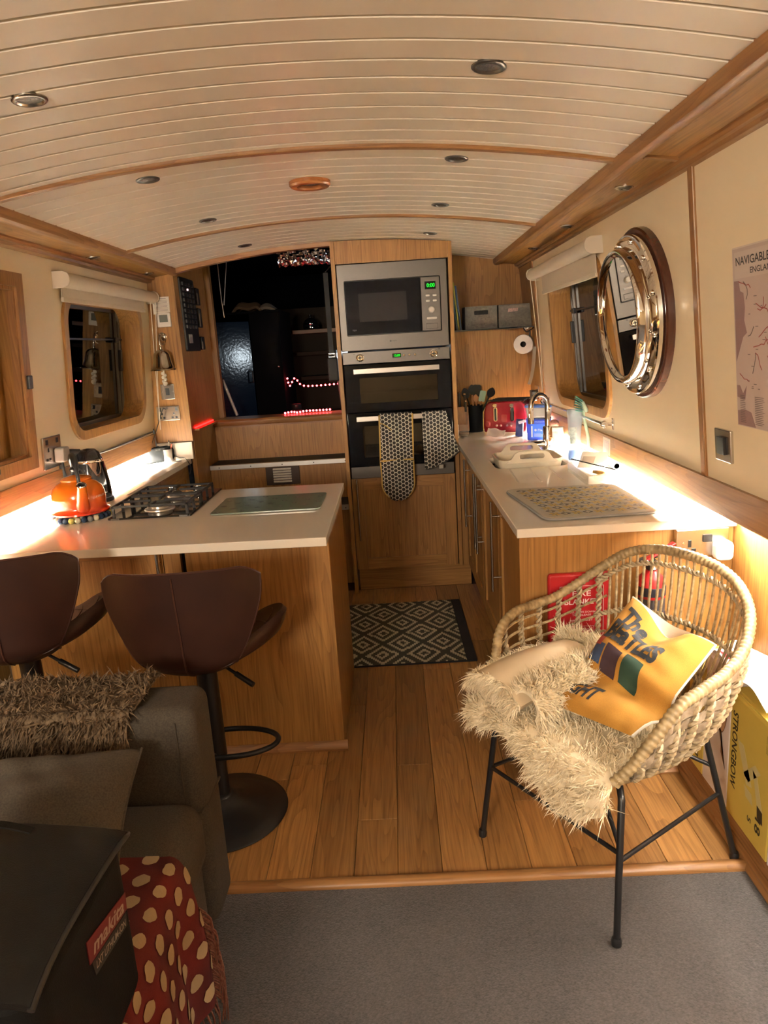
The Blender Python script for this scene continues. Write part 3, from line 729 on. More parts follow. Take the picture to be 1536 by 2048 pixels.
# waterways map (flat print)
mp = thing('wall_map', 'pale mauve printed map of canals pinned at the right edge of the view', 'map', (.87, 1.6, 1.41))
fMp = lambda a, b, w: (xR(b)-w, a, b)
sheet = build('sheet', MB().prism([(1.28, 1.198), (1.862, 1.198), (1.862, 1.630), (1.28, 1.630)], fMp, .002, .0032), plain('map_paper', (.50, .40, .36), .55), mp)
build('margin', MB().prism([(1.278, 1.196), (1.866, 1.196), (1.866, 1.634), (1.278, 1.634)], fMp, .0005, .002), plain('map_margin', (.62, .53, .45), .4), mp)
INK = plain('black_ink', (.02, .018, .018), .6); REDINK = plain('red_ink', (.30, .06, .045), .6); MAUVE = plain('mauve_ink', (.27, .165, .16), .6)
def fpt(a, b): return fMp(a, b, .0032)
ydn = Vector(fpt(0, 1))-Vector(fpt(0, 0))
build('title_panel', MB().prism([(1.285, 1.560), (1.853, 1.560), (1.853, 1.622), (1.285, 1.622)], fMp, .0032, .0034), plain('title_paper', (.55, .46, .41), .55), mp)
lettering(mp, 'NAVIGABLE WATERWAYS', fpt(1.665, 1.600), (0,-1,0), ydn, .36, .020, INK, lift=.0006, bold=.012)
lettering(mp, 'ENGLAND & WALES', fpt(1.665, 1.575), (0,-1,0), ydn, .22, .014, INK, lift=.0006, bold=.012)
mb = MB(); mb.prism([(1.858, 1.36), (1.858, 1.555), (1.835, 1.555), (1.828, 1.53), (1.812, 1.525), (1.806, 1.49), (1.812, 1.46), (1.80, 1.43), (1.82, 1.42)], fMp, .0032, .0035)
mb.prism([(1.86, 1.30), (1.86, 1.27), (1.82, 1.265), (1.81, 1.30), (1.83, 1.28), (1.845, 1.30)], fMp, .0032, .0035)
mb.prism([(1.86, 1.199), (1.86, 1.235), (1.82, 1.24), (1.79, 1.235), (1.77, 1.199)], fMp, .0032, .0035)
build('sea', mb, MAUVE, mp)
mb = MB(); mr = MB(); r2 = random.Random(5)
for n in range(34):
    a, b = 1.80-r2.random()*.42, 1.30+r2.random()*.24; an = r2.random()*6.28; pts = [(a, b)]
    for s in range(r2.randint(3, 7)):
        an += r2.uniform(-.9, .9); a += .013*math.cos(an); b += .013*math.sin(an); pts.append((a, b))
    for (a0, b0), (a1, b1) in zip(pts, pts[1:]):
        dx, dy = b1-b0, a0-a1; l = math.hypot(dx, dy) or 1; wd = .0011
        (mr if n % 3 else mb).prism([(a0+dx/l*wd, b0+dy/l*wd), (a1+dx/l*wd, b1+dy/l*wd), (a1-dx/l*wd, b1-dy/l*wd), (a0-dx/l*wd, b0-dy/l*wd)], fMp, .0033, .0037)
for n in range(60):
    a, b = 1.81-r2.random()*.43, 1.29+r2.random()*.25; l = .006+r2.random()*.008
    mb.prism([(a, b), (a-l, b), (a-l, b+.0016), (a, b+.0016)], fMp, .0033, .0037)
for n in range(16):
    for a0, l in ((1.845, .03), (1.77, .05), (1.70, .045), (1.63, .05)):
        b = 1.207+n*.0045
        mb.prism([(a0, b), (a0-l*(.6+.4*r2.random()), b), (a0-l*.8, b+.0014), (a0, b+.0014)], fMp, .0037, .004)
build('canal_lines', mb, plain('grey_ink', (.12, .085, .08), .6), mp); build('canal_lines', mr, REDINK, mp)

# plates and sockets
def plate(nm, lab, cat, f, a0, a1, b0, b1, d=.010, mat=None):
    e = thing(nm, lab, cat, tuple(f((a0+a1)/2, (b0+b1)/2, 0)))
    build('plate', MB().prism(rrect(a0, b0, a1, b1, .004), f, 0, d), mat or SATIN, e, bevel=.003)
    return e
def fcell(e, f, cells, d, mat, name, h=.0015):
    for (a0, b0, a1, b1) in cells: build(name, MB().prism([(a0, b0), (a1, b0), (a1, b1), (a0, b1)], f, d, d+h), mat, e, bevel=.0008)
fRo = lambda a, b, w: fR(a, b, -w); fLo = lambda a, b, w: fL(a, b, -w)
e = plate('light_switch', 'square satin light switch with one black rocker below the map', 'switch', fRo, 1.897, 1.992, 1.086, 1.176)
fcell(e, fRo, [(1.924, 1.107, 1.965, 1.155)], .010, BLACKP, 'rocker', .007)
e = plate('wall_socket', 'double satin socket on the left wall beside the hatch', 'socket', fLo, 2.762, 2.915, 1.052, 1.180)
fcell(e, fLo, [(2.785, 1.150, 2.803, 1.170), (2.872, 1.150, 2.890, 1.170), (2.800, 1.120, 2.808, 1.136), (2.781, 1.086, 2.796, 1.096), (2.806, 1.086, 2.82, 1.096)], .010, BLACKP, 'slot')
mb = MB(); mb.prism(rrect(2.842, 1.070, 2.905, 1.130, .012), fLo, .012, .050); build('plug', mb, plain('grey_plug', (.30, .27, .25), .4), e, bevel=.006)
fB = lambda a, b, w: (a, 4.13-w, b)
e = plate('light_switch', 'satin switch plate with a small rocker on the oak bulkhead under the bell', 'switch', fB, -1.338, -1.258, 1.225, 1.313)
fcell(e, fB, [(-1.309, 1.250, -1.287, 1.290)], .010, BLACKP, 'rocker', .004)
fcell(e, fB, [(-1.331, 1.266, -1.325, 1.272), (-1.271, 1.266, -1.265, 1.272)], .010, CHROME, 'screw')
e = plate('wall_socket', 'double switched satin socket on the oak bulkhead above the speaker', 'socket', fB, -1.377, -1.243, 1.104, 1.188)
fcell(e, fB, [(-1.366, 1.158, -1.352, 1.180), (-1.268, 1.158, -1.254, 1.180), (-1.352, 1.138, -1.342, 1.150), (-1.364, 1.116, -1.352, 1.128), (-1.342, 1.116, -1.330, 1.128), (-1.283, 1.138, -1.272, 1.150), (-1.294, 1.116, -1.282, 1.128), (-1.271, 1.116, -1.259, 1.128)], .010, BLACKP, 'slot')
cb = build('speaker_cable', MB().tube(catmull([(-1.318, 4.105, 1.172), (-1.33, 4.085, 1.170), (-1.372, 4.06, 1.06), (-1.405, 4.03, .97)], 8), .0028, 6), BLACKP, None, smooth=1)
tag(cb, 'thin black cable looping from the bulkhead socket to the speaker', 'cable')
e = plate('wall_thermostat', 'white thermostat with a grey display on the oak bulkhead', 'thermostat', fB, -1.305, -1.228, 1.628, 1.703, .016, WHITEP)
fcell(e, fB, [(-1.290, 1.655, -1.243, 1.695)], .016, plain('lcd_grey', (.16, .17, .15), .25), 'display', .0006)
cd = thing('instruction_card', 'white printed instruction card on the oak bulkhead above the thermostat', 'card', (-1.27, 4.12, 1.75))
build('card', MB().prism([(-1.322, 1.700), (-1.228, 1.706), (-1.226, 1.792), (-1.320, 1.792)], fB, .002, .0045), plain('card_white', (.74, .70, .63), .6), cd)
mb = MB()
for k in range(9): mb.prism([(-1.312, 1.716+k*.007), (-1.24+.004*(k % 3), 1.716+k*.007), (-1.24, 1.7185+k*.007), (-1.312, 1.7185+k*.007)], fB, .0045, .0049)
mb.prism([(-1.305, 1.780), (-1.243, 1.780), (-1.243, 1.784), (-1.305, 1.784)], fB, .0045, .0049)
build('print', mb, plain('card_print', (.30, .28, .27), .6), cd)
bl = thing('ship_bell', "polished ship's bell with a white knotted rope on the oak bulkhead", 'bell', (-1.285, 4.06, 1.40))
BELL = plain('bell_metal', (.52, .47, .38), .16, 1)
build('bell', MB().lathe([(.070, 0), (.069, .006), (.060, .012), (.056, .020), (.050, .045), (.046, .070), (.043, .088), (.034, .103), (.018, .112), (.006, .115), (.006, .128), (0, .130)], (-1.285, 4.055, 1.392), 36), BELL, bl, smooth=.8)
mb = MB(); mb.tube(catmull([(-1.285, 4.125, 1.575), (-1.285, 4.09, 1.590), (-1.285, 4.058, 1.575), (-1.285, 4.05, 1.535), (-1.285, 4.055, 1.515)], 6), .005, 8); mb.lathe([(.022, 0), (.022, .006), (.014, .010), (0, .010)], (-1.285, 4.13, 1.575), 18, (0,-1,0)); mb.tube([(-1.285+.018*math.cos(a), 4.105, 1.565+.032*math.sin(a)) for a in [2*PI*k/16 for k in range(16)]], .003, 6, closed=True)
build('bracket', mb, CHROME, bl, smooth=.8)
mb = MB(); mb.tube([(-1.285, 4.055, 1.40), (-1.285, 4.055, 1.37)], .004, 6)
for k in range(6):
    mb.ball((-1.292+.012*(k % 2), 4.055, 1.375-k*.011), .010, 8, 6)
mb.ball((-1.285, 4.055, 1.318), .013, 8, 6)
build('bell_rope', mb, plain('white_rope', (.78, .74, .66), .8), bl, smooth=1)
# electrical panels on the companionway side
fE = lambda a, b, w: (-1.19+w, a, b)
ep2 = thing('switch_panel', 'black electrical switch panel with rows of small switches beside the companionway', 'panel', (-1.19, 4.36, 1.69))
build('board', MB().prism(rrect(4.215, 1.488, 4.505, 1.905, .01), fE, 0, .012), BLACKP, ep2, bevel=.002)
SWG = plain('switch_grey', (.06, .06, .065), .3); SWW = plain('switch_mark', (.30, .30, .32), .5)
for i in range(9):
    for j in range(4):
        a = 4.245+j*.066; b = 1.870-i*.030
        build('breaker', MB().prism([(a, b-.010), (a+.026, b-.010), (a+.026, b+.008), (a, b+.008)], fE, .012, .019), SWG, ep2)
mb = MB()
for i in range(9):
    for j in range(4): a = 4.276+j*.066; b = 1.870-i*.030; mb.prism([(a, b-.003), (a+.020, b-.003), (a+.020, b+.001), (a, b+.001)], fE, .012, .0126)
build('print', mb, SWW, ep2)
build('display', MB().prism([(4.27, 1.535), (4.34, 1.535), (4.34, 1.585), (4.27, 1.585)], fE, .012, .014), plain('paper_tag', (.5, .48, .44), .5), ep2)
build('pilot_lamp', MB().prism([(4.325, 1.834), (4.337, 1.834), (4.337, 1.844), (4.325, 1.844)], fE, .019, .022), emit('pilot_pink', (1, .45, .45), 3), ep2)
e2 = thing('meter_panel', 'slim black meter panel beside the electrical switch panel', 'panel', (-1.19, 4.57, 1.68))
for b0, b1 in ((1.765, 1.865), (1.63, 1.745), (1.495, 1.575)):
    build('module', MB().prism(rrect(4.535, b0, 4.605, b1, .006), fE, 0, .016), BLACKP, e2, bevel=.002)
    build('label_strip', MB().prism([(4.540, b0+.006), (4.552, b0+.006), (4.552, b1-.03), (4.540, b1-.03)], fE, .016, .0175), plain('tan_label', (.30, .22, .15), .6) if b0 == 1.765 else bpy.data.materials['tan_label'], e2)
rl = thing('red_glow_strip', 'short red strip light low on the companionway wall', 'strip light', (-1.185, 4.5, 1.03))
build('diffuser', MB().box(-1.188, 4.19, 1.045, -1.180, 4.62, 1.052), emit('red_strip', (1, .012, .01), 2.2), rl)
build('holder', MB().box(-1.189, 4.19, 1.030, -1.160, 4.62, 1.040), OAKY, rl)
# towel rail
tr = thing('towel_rail', 'thin chrome rail with end brackets under the right window', 'rail', (.87, 3.5, 1.08))
build('bar', MB().cyl((.864, 2.93, 1.079), (.864, 4.22, 1.079), .006, seg=14), CHROME, tr, smooth=.8)
for y in (2.96, 4.18):
    mb = MB(); mb.tube([(xR(1.08), y, 1.079), (.864, y, 1.079)], .006, 10); mb.lathe([(.013, -.006), (.016, 0), (.013, .006)], (.864, y, 1.079), 16, (0,1,0)); mb.prism(rrect(y-.010, 1.055, y+.010, 1.103, .006), fRo, 0, .006)
    build('bracket', mb, CHROME, tr, smooth=.7)
# ------------------------------------------------------------------ on the left worktop
def xf(loc, rz=0, rx=0, ry=0): return Matrix.Translation(loc) @ Euler((rx, ry, rz)).to_matrix().to_4x4()
TB = dict(navy=plain('navy_felt', (.018, .035, .075), .9, bump=.5, nscale=400), cream=plain('cream_felt', (.62, .58, .44), .9, bump=.5, nscale=400), lime=plain('yellow_felt', (.55, .50, .14), .9, bump=.5, nscale=400), grey=plain('grey_felt', (.22, .22, .22), .9, bump=.5, nscale=400))
tv = thing('trivet', 'round trivet of navy, cream and yellow felt balls under the orange kettle', 'trivet', (-1.235, 2.665, WT))
seqc = ['navy', 'cream', 'navy', 'lime', 'navy', 'grey', 'cream']
proto_b = {}
for ring, (rad, n) in enumerate(((.104, 29), (.081, 22), (.058, 16))):
    for k in range(n):
        a = 2*PI*k/n; c = seqc[(k*3+ring) % 7]
        p = (-1.235+rad*math.cos(a), 2.665+rad*math.sin(a), WT+.0112)
        if c not in proto_b:
            o = build('felt_ball', MB().ball((0,0,0), .0113, 12, 8), TB[c], None, smooth=4); o.location = p; adopt(o, tv); o.matrix_parent_inverse = wmat(tv).inverted(); proto_b[c] = o
        else:
            o = proto_b[c].copy(); COL.objects.link(o); o.location = p
kt = thing('kettle', 'glossy orange enamelled stovetop kettle on a felt ball trivet', 'kettle', (-1.235, 2.665, .898))
def enamel():
    m, nt, b = nodes_mat('orange_enamel'); tc = N(nt, 'ShaderNodeTexCoord'); sp = N(nt, 'ShaderNodeSeparateXYZ'); L(nt, tc.outputs['Object'], sp.inputs[0])
    f = math_(nt, 'MULTIPLY', math_(nt, 'SUBTRACT', sp.outputs[2], .905), 9.0); f.node.use_clamp = True
    L(nt, mixc(nt, f, (.62, .035, .008), (.80, .20, .012)), b.inputs['Base Color']); b.inputs['Roughness'].default_value = .12; b.inputs['Coat Weight'].default_value = .6; b.inputs['Coat Roughness'].default_value = .04
    return m
ORANGE = enamel()
KC = Vector((-1.235, 2.665, .898))
build('body', MB().lathe([(0, .002), (.100, .0), (.108, .004), (.108, .010), (.098, .016), (.096, .030), (.098, .055), (.096, .080), (.088, .100), (.072, .116), (.052, .126), (.050, .130), (.0, .130)], KC, 48), ORANGE, kt, smooth=.9)
build('lid', MB().lathe([(.056, .126), (.058, .132), (.052, .138), (.030, .144), (.012, .147), (.0, .148)], KC, 36), ORANGE, kt, smooth=.8)
build('lid_knob', MB().lathe([(.006, .146), (.006, .156), (.016, .160), (.018, .168), (.012, .176), (0, .178)], KC, 20), BLACKP, kt, smooth=.8)
sd = Vector((.52, -.85, 0)).normalized()
sp = [KC+sd*.082+Vector((0,0,.030)), KC+sd*.104+Vector((0,0,.062)), KC+sd*.120+Vector((0,0,.098)), KC+sd*.132+Vector((0,0,.122))]
spt = MB(); spt.tube(catmull(sp, 6), [.026, .026, .025, .025, .024, .023, .022, .022, .021, .021, .020, .019, .019, .018, .018, .0175, .017, .017, .017], 18)
s_ = build('spout', spt, ORANGE, kt, smooth=1)
tip = sp[-1]; td = (sp[-1]-sp[-2]).normalized()
build('spout_rim', MB().lathe([(.0165, -.001), (.0185, .003), (.0165, .006), (.013, .005), (.012, -.001)], tip, 20, td), CHROME, s_, smooth=.8)
build('spout_mouth', MB().lathe([(.0135, .001), (0, .001)], tip, 16, td), BLACKP, s_)
hp = [KC+sd*(.072*math.cos(a))+Vector((0,0,.105+.115*math.sin(a))) for a in [PI*k/14 for k in range(15)]]
hb = MB(); hb.tube(hp, [.007]*4+[.0125]*7+[.007]*4, 12); build('handle', hb, BLACKP, kt, smooth=1)
build('handle_ring', MB().lathe([(.013, 0), (.015, .006), (.013, .012)], hp[0], 16, (0,0,1)), CHROME, kt, smooth=.8)
nd = Vector((.62, -.785, 0)); tdir = Vector((.785, .62, 0))
mb = MB(); vs, fs = text_geo('LE CREUSET')
def kwrap(v):
    a = math.atan2(-.25, .97)+v[0]*.55; r = .0985
    return KC+Vector((r*math.cos(a), r*math.sin(a), .066+v[1]*.007))
mb.add([kwrap(v) for v in vs], fs); build('lettering', mb, plain('pale_print', (.85, .60, .35), .4), kt)

ek = thing('electric_kettle', 'black glossy electric jug kettle behind the orange kettle', 'kettle', (-1.315, 2.985, WT))
EC = Vector((-1.315, 2.985, WT))
build('base', MB().lathe([(0, 0), (.078, 0), (.080, .006), (.078, .018), (0, .018)], EC, 36), BLACKP, ek, smooth=.6)
build('body', MB().lathe([(0, .018), (.074, .020), (.076, .030), (.073, .080), (.066, .135), (.056, .185), (.046, .212), (.030, .226), (.0, .230)], EC, 40), plain('kettle_black', (.008, .008, .010), .10), ek, smooth=.9)
hd = Vector((-.80, -.60, 0))
build('handle', MB().tube(catmull([EC+hd*.030+Vector((0,0,.218)), EC+hd*.085+Vector((0,0,.222)), EC+hd*.112+Vector((0,0,.190)), EC+hd*.108+Vector((0,0,.110)), EC+hd*.100+Vector((0,0,.050)), EC+hd*.068+Vector((0,0,.038))], 6), .014, 12), BLACKP, ek, smooth=1)
build('band', MB().lathe([(.0592, .172), (.0602, .176), (.0575, .184), (.0562, .184)], EC, 40), CHROME, ek, smooth=.8)
def wpt(a, z, o=.001):
    r = np.interp(z, [.02, .03, .08, .135, .185, .212], [.074, .076, .073, .066, .056, .046])+o
    return EC+Vector((r*math.cos(a), r*math.sin(a), z))
mb = MB(); a0 = -.85
mb.add([wpt(a0-.45, .176), wpt(a0-.15, .176), wpt(a0+.2, .176), wpt(a0+.5, .176), wpt(a0+.45, .155), wpt(a0+.35, .130), wpt(a0+.15, .112), wpt(a0, .118), wpt(a0-.2, .145)], [(0, 1, 8), (1, 2, 7, 8), (2, 3, 4, 5, 7), (5, 6, 7)])
build('highlight_patch', mb, plain('highlight_silver', (.55, .40, .33), .12, 1), ek)  # silver patch laid on the jug as a painted highlight
build('emblem', MB().prism(rrect(-.01, -.004, .01, .004, .003), lambda a, b, w: wpt(a0+.35+a*12, .045+b, w), 0, .002), CHROME, ek)
sc_ = build('kettle_cable', MB().tube(catmull([(-1.398, 2.90, 1.115), (-1.385, 2.96, 1.105), (-1.38, 3.05, 1.068), (-1.392, 3.3, 1.045), (-1.397, 3.7, 1.044), (-1.392, 4.05, 1.052)], 8), .005, 8), BLACKP, None, smooth=1)
tag(sc_, 'black cable running along the top of the left gunwale board below the window', 'cable')

hb_ = thing('gas_hob', 'black two-burner gas hob with cast iron grids set in the left worktop', 'hob', (-.945, 2.835, WT))
HG = plain('hob_glass', (.012, .011, .010), .08)
build('plate', MB().prism(rrect(-1.105, 2.585, -.785, 3.085, .008), XY, WT, WT+.007), HG, hb_, bevel=.002)
def burner(x, y, r):
    b = build('burner', MB().lathe([(r*1.25, 0), (r*1.22, .006), (r, .009), (r, .018), (r*.85, .021)], (x, y, WT+.006), 28), plain('burner_alloy', (.45, .42, .38), .3, 1) if 'burner_alloy' not in bpy.data.materials else bpy.data.materials['burner_alloy'], hb_, smooth=.6)
    build('burner_cap', MB().lathe([(r*.95, .019), (r*.95, .025), (r*.85, .028), (0, .029)], (x, y, WT+.006), 28), CASTIRON, b, smooth=.6)
burner(-.945, 2.715, .047); burner(-.945, 2.915, .033)
for x in (-.992, -.880):
    k = build('control_knob', MB().lathe([(.020, 0), (.020, .004), (.017, .006), (.016, .024), (.014, .026), (0, .026)], (x, 3.045, WT+.007), 24), BLACKP, hb_, smooth=.6)
    build('knob_cap', MB().lathe([(.0165, .024), (.0165, .0275), (0, .028)], (x, 3.045, WT+.007), 24), CHROME, k, smooth=.6)
    mb = MB(); mb.prism([(x-.017, WT+.012), (x-.0145, WT+.012), (x-.0145, WT+.033), (x-.017, WT+.033)], XZ, 3.030, 3.06); build('knob_side', mb, CHROME, k)
def pan_support(y0, y1):
    zt = WT+.050; s = .0044
    mb = MB()
    def bar(x0, ya, x1, yb, z=zt): mb.obox(((x0+x1)/2, (ya+yb)/2, z-s), (abs(x1-x0)+2*s, abs(yb-ya)+2*s, 2*s))
    x0, x1 = -1.085, -.805
    bar(x0, y0, x0, y1); bar(x1, y0, x1, y1); bar(x0, y0, x1, y0); bar(x0, y1, x1, y1)
    ym = (y0+y1)/2; xm = (x0+x1)/2
    bar(x0, ym, xm-.03, ym); bar(xm+.03, ym, x1, ym); bar(xm, y0, xm, ym-.03); bar(xm, ym+.03, xm, y1)
    f = build('pan_support', mb, CASTIRON, hb_, bevel=.0015)
    for px in (x0, x1):
        for py in (y0, y1, ym):
            build('foot', MB().box(px-s, py-s, WT+.007, px+s, py+s, zt-.008), CASTIRON, f)
pan_support(2.605, 2.795); pan_support(2.815, 3.000)
mb = MB()
for x in (-1.075, -.815): mb.box(x-.016, 2.5835, WT+.001, x+.016, 2.5852, WT+.0062)
build('edge_clip', mb, STEEL, hb_)
gb = thing('chopping_board', 'sage green glass chopping board printed with small bees on the peninsula', 'chopping board', (-.51, 2.71, WT))
build('board', MB().prism(rrect(-.712, 2.565, -.298, 2.856, .018), XY, WT+.002, WT+.0075), plain('sage_glass', (.20, .255, .205), .10), gb, bevel=.0012)
mb = MB(); r3 = random.Random(3)
for i in range(6):
    for j in range(5):
        x = -.685+j*.092+(.046 if i % 2 else 0); y = 2.588+i*.049; a = r3.uniform(0, 3.1)
        if x > -.315: continue
        for da, l, wd in ((0, .012, .0045), (.9, .010, .004), (-.9, .010, .004)):
            c, s = math.cos(a+da), math.sin(a+da)
            mb.prism([(x-c*l, y-s*l), (x+s*wd, y-c*wd), (x+c*l, y+s*l), (x-s*wd, y+c*wd)], XY, WT+.0076, WT+.0079)
build('bee_print', mb, plain('bee_ink', (.03, .034, .022), .4), gb)
mb = MB()
for x in (-.69, -.32):
    for y in (2.585, 2.836): mb.lathe([(.008, 0), (.008, .002), (0, .002)], (x, y, WT), 10)
build('foot', mb, CLEAR, gb)
spk = thing('bluetooth_speaker', 'black fabric portable speaker standing on the left counter', 'speaker', (-1.385, 4.035, WT))
SM = xf((-1.383, 4.045, WT), .70)
mb = MB(); mb.M = SM; mb.prism(rrect(-.098, .002, .098, .088, .030), XZ, -.026, .026)
build('body', mb, plain('speaker_mesh', (.006, .007, .008), .9, spec=.1, bump=.8, nscale=900), spk, bevel=.010, bseg=3)
R3 = SM.to_3x3()
lettering(spk, 'BOSE', SM@Vector((.0, -.0265, .075)), R3@Vector((1,0,0)), Vector((0,0,1)), .028, .007, plain('speaker_print', (.45, .46, .47), .4))
mb = MB(); mb.tube(catmull([(-1.305, 4.10, .90), (-1.28, 4.09, .895), (-1.26, 4.07, .892), (-1.225, 4.06, .885), (-1.195, 4.04, .84), (-1.20, 4.02, .80)], 6), .0025, 6)
tag(build('usb_cable', mb, BLACKP, None, smooth=1), 'black charging cable from the speaker over the end of the counter', 'cable')
mb = MB(); mb.tube(catmull([(-1.30, 4.03, .8775), (-1.27, 4.02, .8775), (-1.245, 4.04, .8775)], 5), .0022, 6)
tag(build('short_cable', mb, BLACKP, None, smooth=1), 'short black lead lying on the counter right of the speaker', 'cable')
pc = thing('pen_pot', 'clear pot of small odds and ends behind the speaker', 'pot', (-1.345, 4.09, WT))
build('pot', MB().lathe([(0, .0), (.030, .0), (.032, .07), (.030, .07), (.028, .003), (0, .003)], (-1.335, 4.075, WT), 20), plain('frosted_pot', (.75, .75, .72), .3), pc, smooth=.7)
PENC = [('blue_pen', 'blue and white toothbrush-like pen leaning in the corner by the cords', (.25, .42, .65), (-1.392, 4.085, WT), (-1.402, 4.10, 1.055)), ('pen', 'white pen standing in the clear pot', (.75, .72, .66), (-1.335, 4.075, .88), (-1.318, 4.085, .985)), ('pencil', 'red pencil standing in the clear pot', (.45, .10, .06), (-1.333, 4.07, .88), (-1.300, 4.08, .972))]
for nm, lab, c, a, b in PENC:
    e = thing(nm, lab, 'pen', a); d = (Vector(b)-Vector(a)).normalized()
    build('barrel', MB().cyl(a, b, .0045, seg=10), plain(nm+'_col', c, .4), e, smooth=.8)
    build('tip', MB().cyl(b, Vector(b)+d*.012, .0045, .001, 10), BLACKP, e, smooth=.8)
kb = thing('keys', 'small bunch of keys and a fob behind the speaker', 'keys', (-1.375, 4.06, WT))
mb = MB(); mb.tube([(-1.378+.012*math.cos(a), 4.065, .955+.012*math.sin(a)) for a in [2*PI*k/14 for k in range(14)]], .0016, 6, closed=True); build('ring', mb, CHROME, kb, smooth=1)
build('fob', MB().obox((-1.372, 4.075, .925), (.022, .012, .05), (.1, .2, .1)), BLACKP, kb, bevel=.004)

# ------------------------------------------------------------------ on the right worktop
dm = thing('drying_mat', 'padded patterned dish drying mat in grey and yellow near the worktop end', 'mat', (.63, 2.44, WT))
MC = [(.462, 2.200), (.838, 2.226), (.818, 2.690), (.405, 2.684)]
def mq(u, v):
    a = Vector(MC[0]).lerp(Vector(MC[1]), u); b = Vector(MC[3]).lerp(Vector(MC[2]), u); return a.lerp(b, v)
rr = rrect(0, 0, 1, 1, .09, 8)
build('pad', MB().prism([tuple(mq(*p)) for p in rr], XY, WT+.0005, WT+.011), plain('mat_towel', (.36, .33, .275), .95, bump=.6, nscale=500), dm, bevel=.004, bseg=3)
build('edge_binding', MB().tube([(*mq(*p), WT+.006) for p in rr], .0045, 8, closed=True), plain('mat_binding', (.22, .215, .21), .9), dm, smooth=1)
def pm_(mb, pts, z): mb.add([(*mq(*p), z) for p in pts], [list(range(len(pts)))])
my, mk, mg = MB(), MB(), MB(); zt = WT+.0116
nx, ny = 9, 10
for i in range(nx):
    for j in range(ny):
        u = .07+.86*(i+.5)/nx; v = .06+.88*(j+.5)/ny
        if (i+j) % 2 == 0:
            for k in range(4):
                a = PI/2*k+.785; c, s = math.cos(a), math.sin(a); l, wd = .054, .017
                pm_(my, [(u, v), (u+c*l*.5-s*wd, v+s*l*.5+c*wd), (u+c*l, v+s*l), (u+c*l*.5+s*wd, v+s*l*.5-c*wd)], zt)
            for k in range(4):
                a = PI/2*k; c, s = math.cos(a), math.sin(a); l = .052
                pm_(mg, [(u+c*.012-s*.004, v+s*.012+c*.004), (u+c*.012+s*.004, v+s*.012-c*.004), (u+c*l+s*.004, v+s*l-c*.004), (u+c*l-s*.004, v+s*l+c*.004)], zt+.0002)
        else:
            for (du, dv, a) in ((-.022, .012, .5), (.022, -.012, .5), (-.02, -.02, -.6), (.02, .02, -.6)):
                c, s = math.cos(a), math.sin(a); l, wd = .030, .0105
                pm_(mk if a > 0 else mg, [(u+du-c*l, v+dv-s*l), (u+du+s*wd, v+dv-c*wd), (u+du+c*l, v+dv+s*l), (u+du-s*wd, v+dv+c*wd)], zt+.0001)
build('yellow_print', my, plain('mat_yellow', (.42, .30, .085), .9), dm); build('dark_print', mk, plain('mat_dark', (.02, .02, .024), .9), dm); build('grey_print', mg, plain('mat_grey', (.12, .12, .115), .9), dm)
cd = thing('washing_up_tray', 'cream plastic carry tray with two handles sitting in the sink', 'tray', (.61, 3.3, .80))
CREAMP = plain('cream_plastic', (.70, .63, .50), .35)
ty0, ty1, tx0, tx1 = 3.215, 3.495, .462, .762
o1 = rrect(tx0, ty0, tx1, ty1, .05); o2 = rrect(tx0+.022, ty0+.022, tx1-.022, ty1-.022, .04); i1 = rrect(tx0+.008, ty0+.008, tx1-.008, ty1-.008, .045); i2 = rrect(tx0+.028, ty0+.028, tx1-.028, ty1-.028, .035); k = len(o1)
zr, zb = .905, .80
vs = [(x, y, zr) for x, y in o1]+[(x, y, zb) for x, y in o2]+[(x, y, zr) for x, y in i1]+[(x, y, zb+.006) for x, y in i2]
fs = []
for i in range(k):
    j = (i+1) % k
    fs += [(i, j, k+j, k+i), (2*k+i, 2*k+j, 3*k+j, 3*k+i), (i, j, 2*k+j, 2*k+i)]
fs += [list(range(k, 2*k)), list(range(3*k, 4*k))]
build('tub', MB().add(vs, fs), CREAMP, cd, smooth=.7)
for y in (ty0+.006, ty1-.006):
    outer = [(-.125, -.014), (-.095, .004), (-.078, .030), (-.06, .040), (.06, .040), (.078, .030), (.095, .004), (.125, -.014)]
    build('handle', MB().prism([(.612+a, zr+b) for a, b in outer], XZ, y-.006, y+.006, holes=[[(.612+a, zr+b) for a, b in rrect(-.056, .006, .056, .027, .009)]]), CREAMP, cd, bevel=.003)
tp = thing('kitchen_tap', 'tall chrome swan-neck mixer tap behind the sink', 'tap', (.765, 3.60, WT))
TPC = Vector((.765, 3.60, WT))
build('body', MB().lathe([(.027, 0), (.027, .005), (.023, .008), (.023, .125), (.020, .132), (.013, .135)], TPC, 32), CHROME, tp, smooth=.6)
sd2 = Vector((-.80, -.60, 0)); R_ = .060
pts = [TPC+Vector((0,0,.13)), TPC+Vector((0,0,.18)), TPC+Vector((0,0,.235))]+[TPC+sd2*(R_-R_*math.cos(a))+Vector((0,0,.235+R_*math.sin(a))) for a in [PI*k/12 for k in range(1, 13)]]+[TPC+sd2*(2*R_)+Vector((0,0,.185))]
build('spout', MB().tube(pts, .0125, 18), CHROME, tp, smooth=1)
build('nozzle', MB().cyl(pts[-1], pts[-1]-Vector((0,0,.028)), .0145, .0145, 18), CHROME, tp, smooth=.6)
build('lever', MB().tube([TPC+Vector((-.02, -.01, .045)), TPC+Vector((-.085, -.025, .047))], [.0165, .0165], 18), CHROME, tp, smooth=.6)
toM = xf((.672, 4.388, WT), -.452)
ts = thing('toaster', 'deep red four-slice toaster with two chrome lever slots at the back of the right worktop', 'toaster', (.672, 4.388, WT))
RED = plain('toaster_red', (.17, .005, .012), .13, coat=.5)
mb = MB(); mb.M = toM
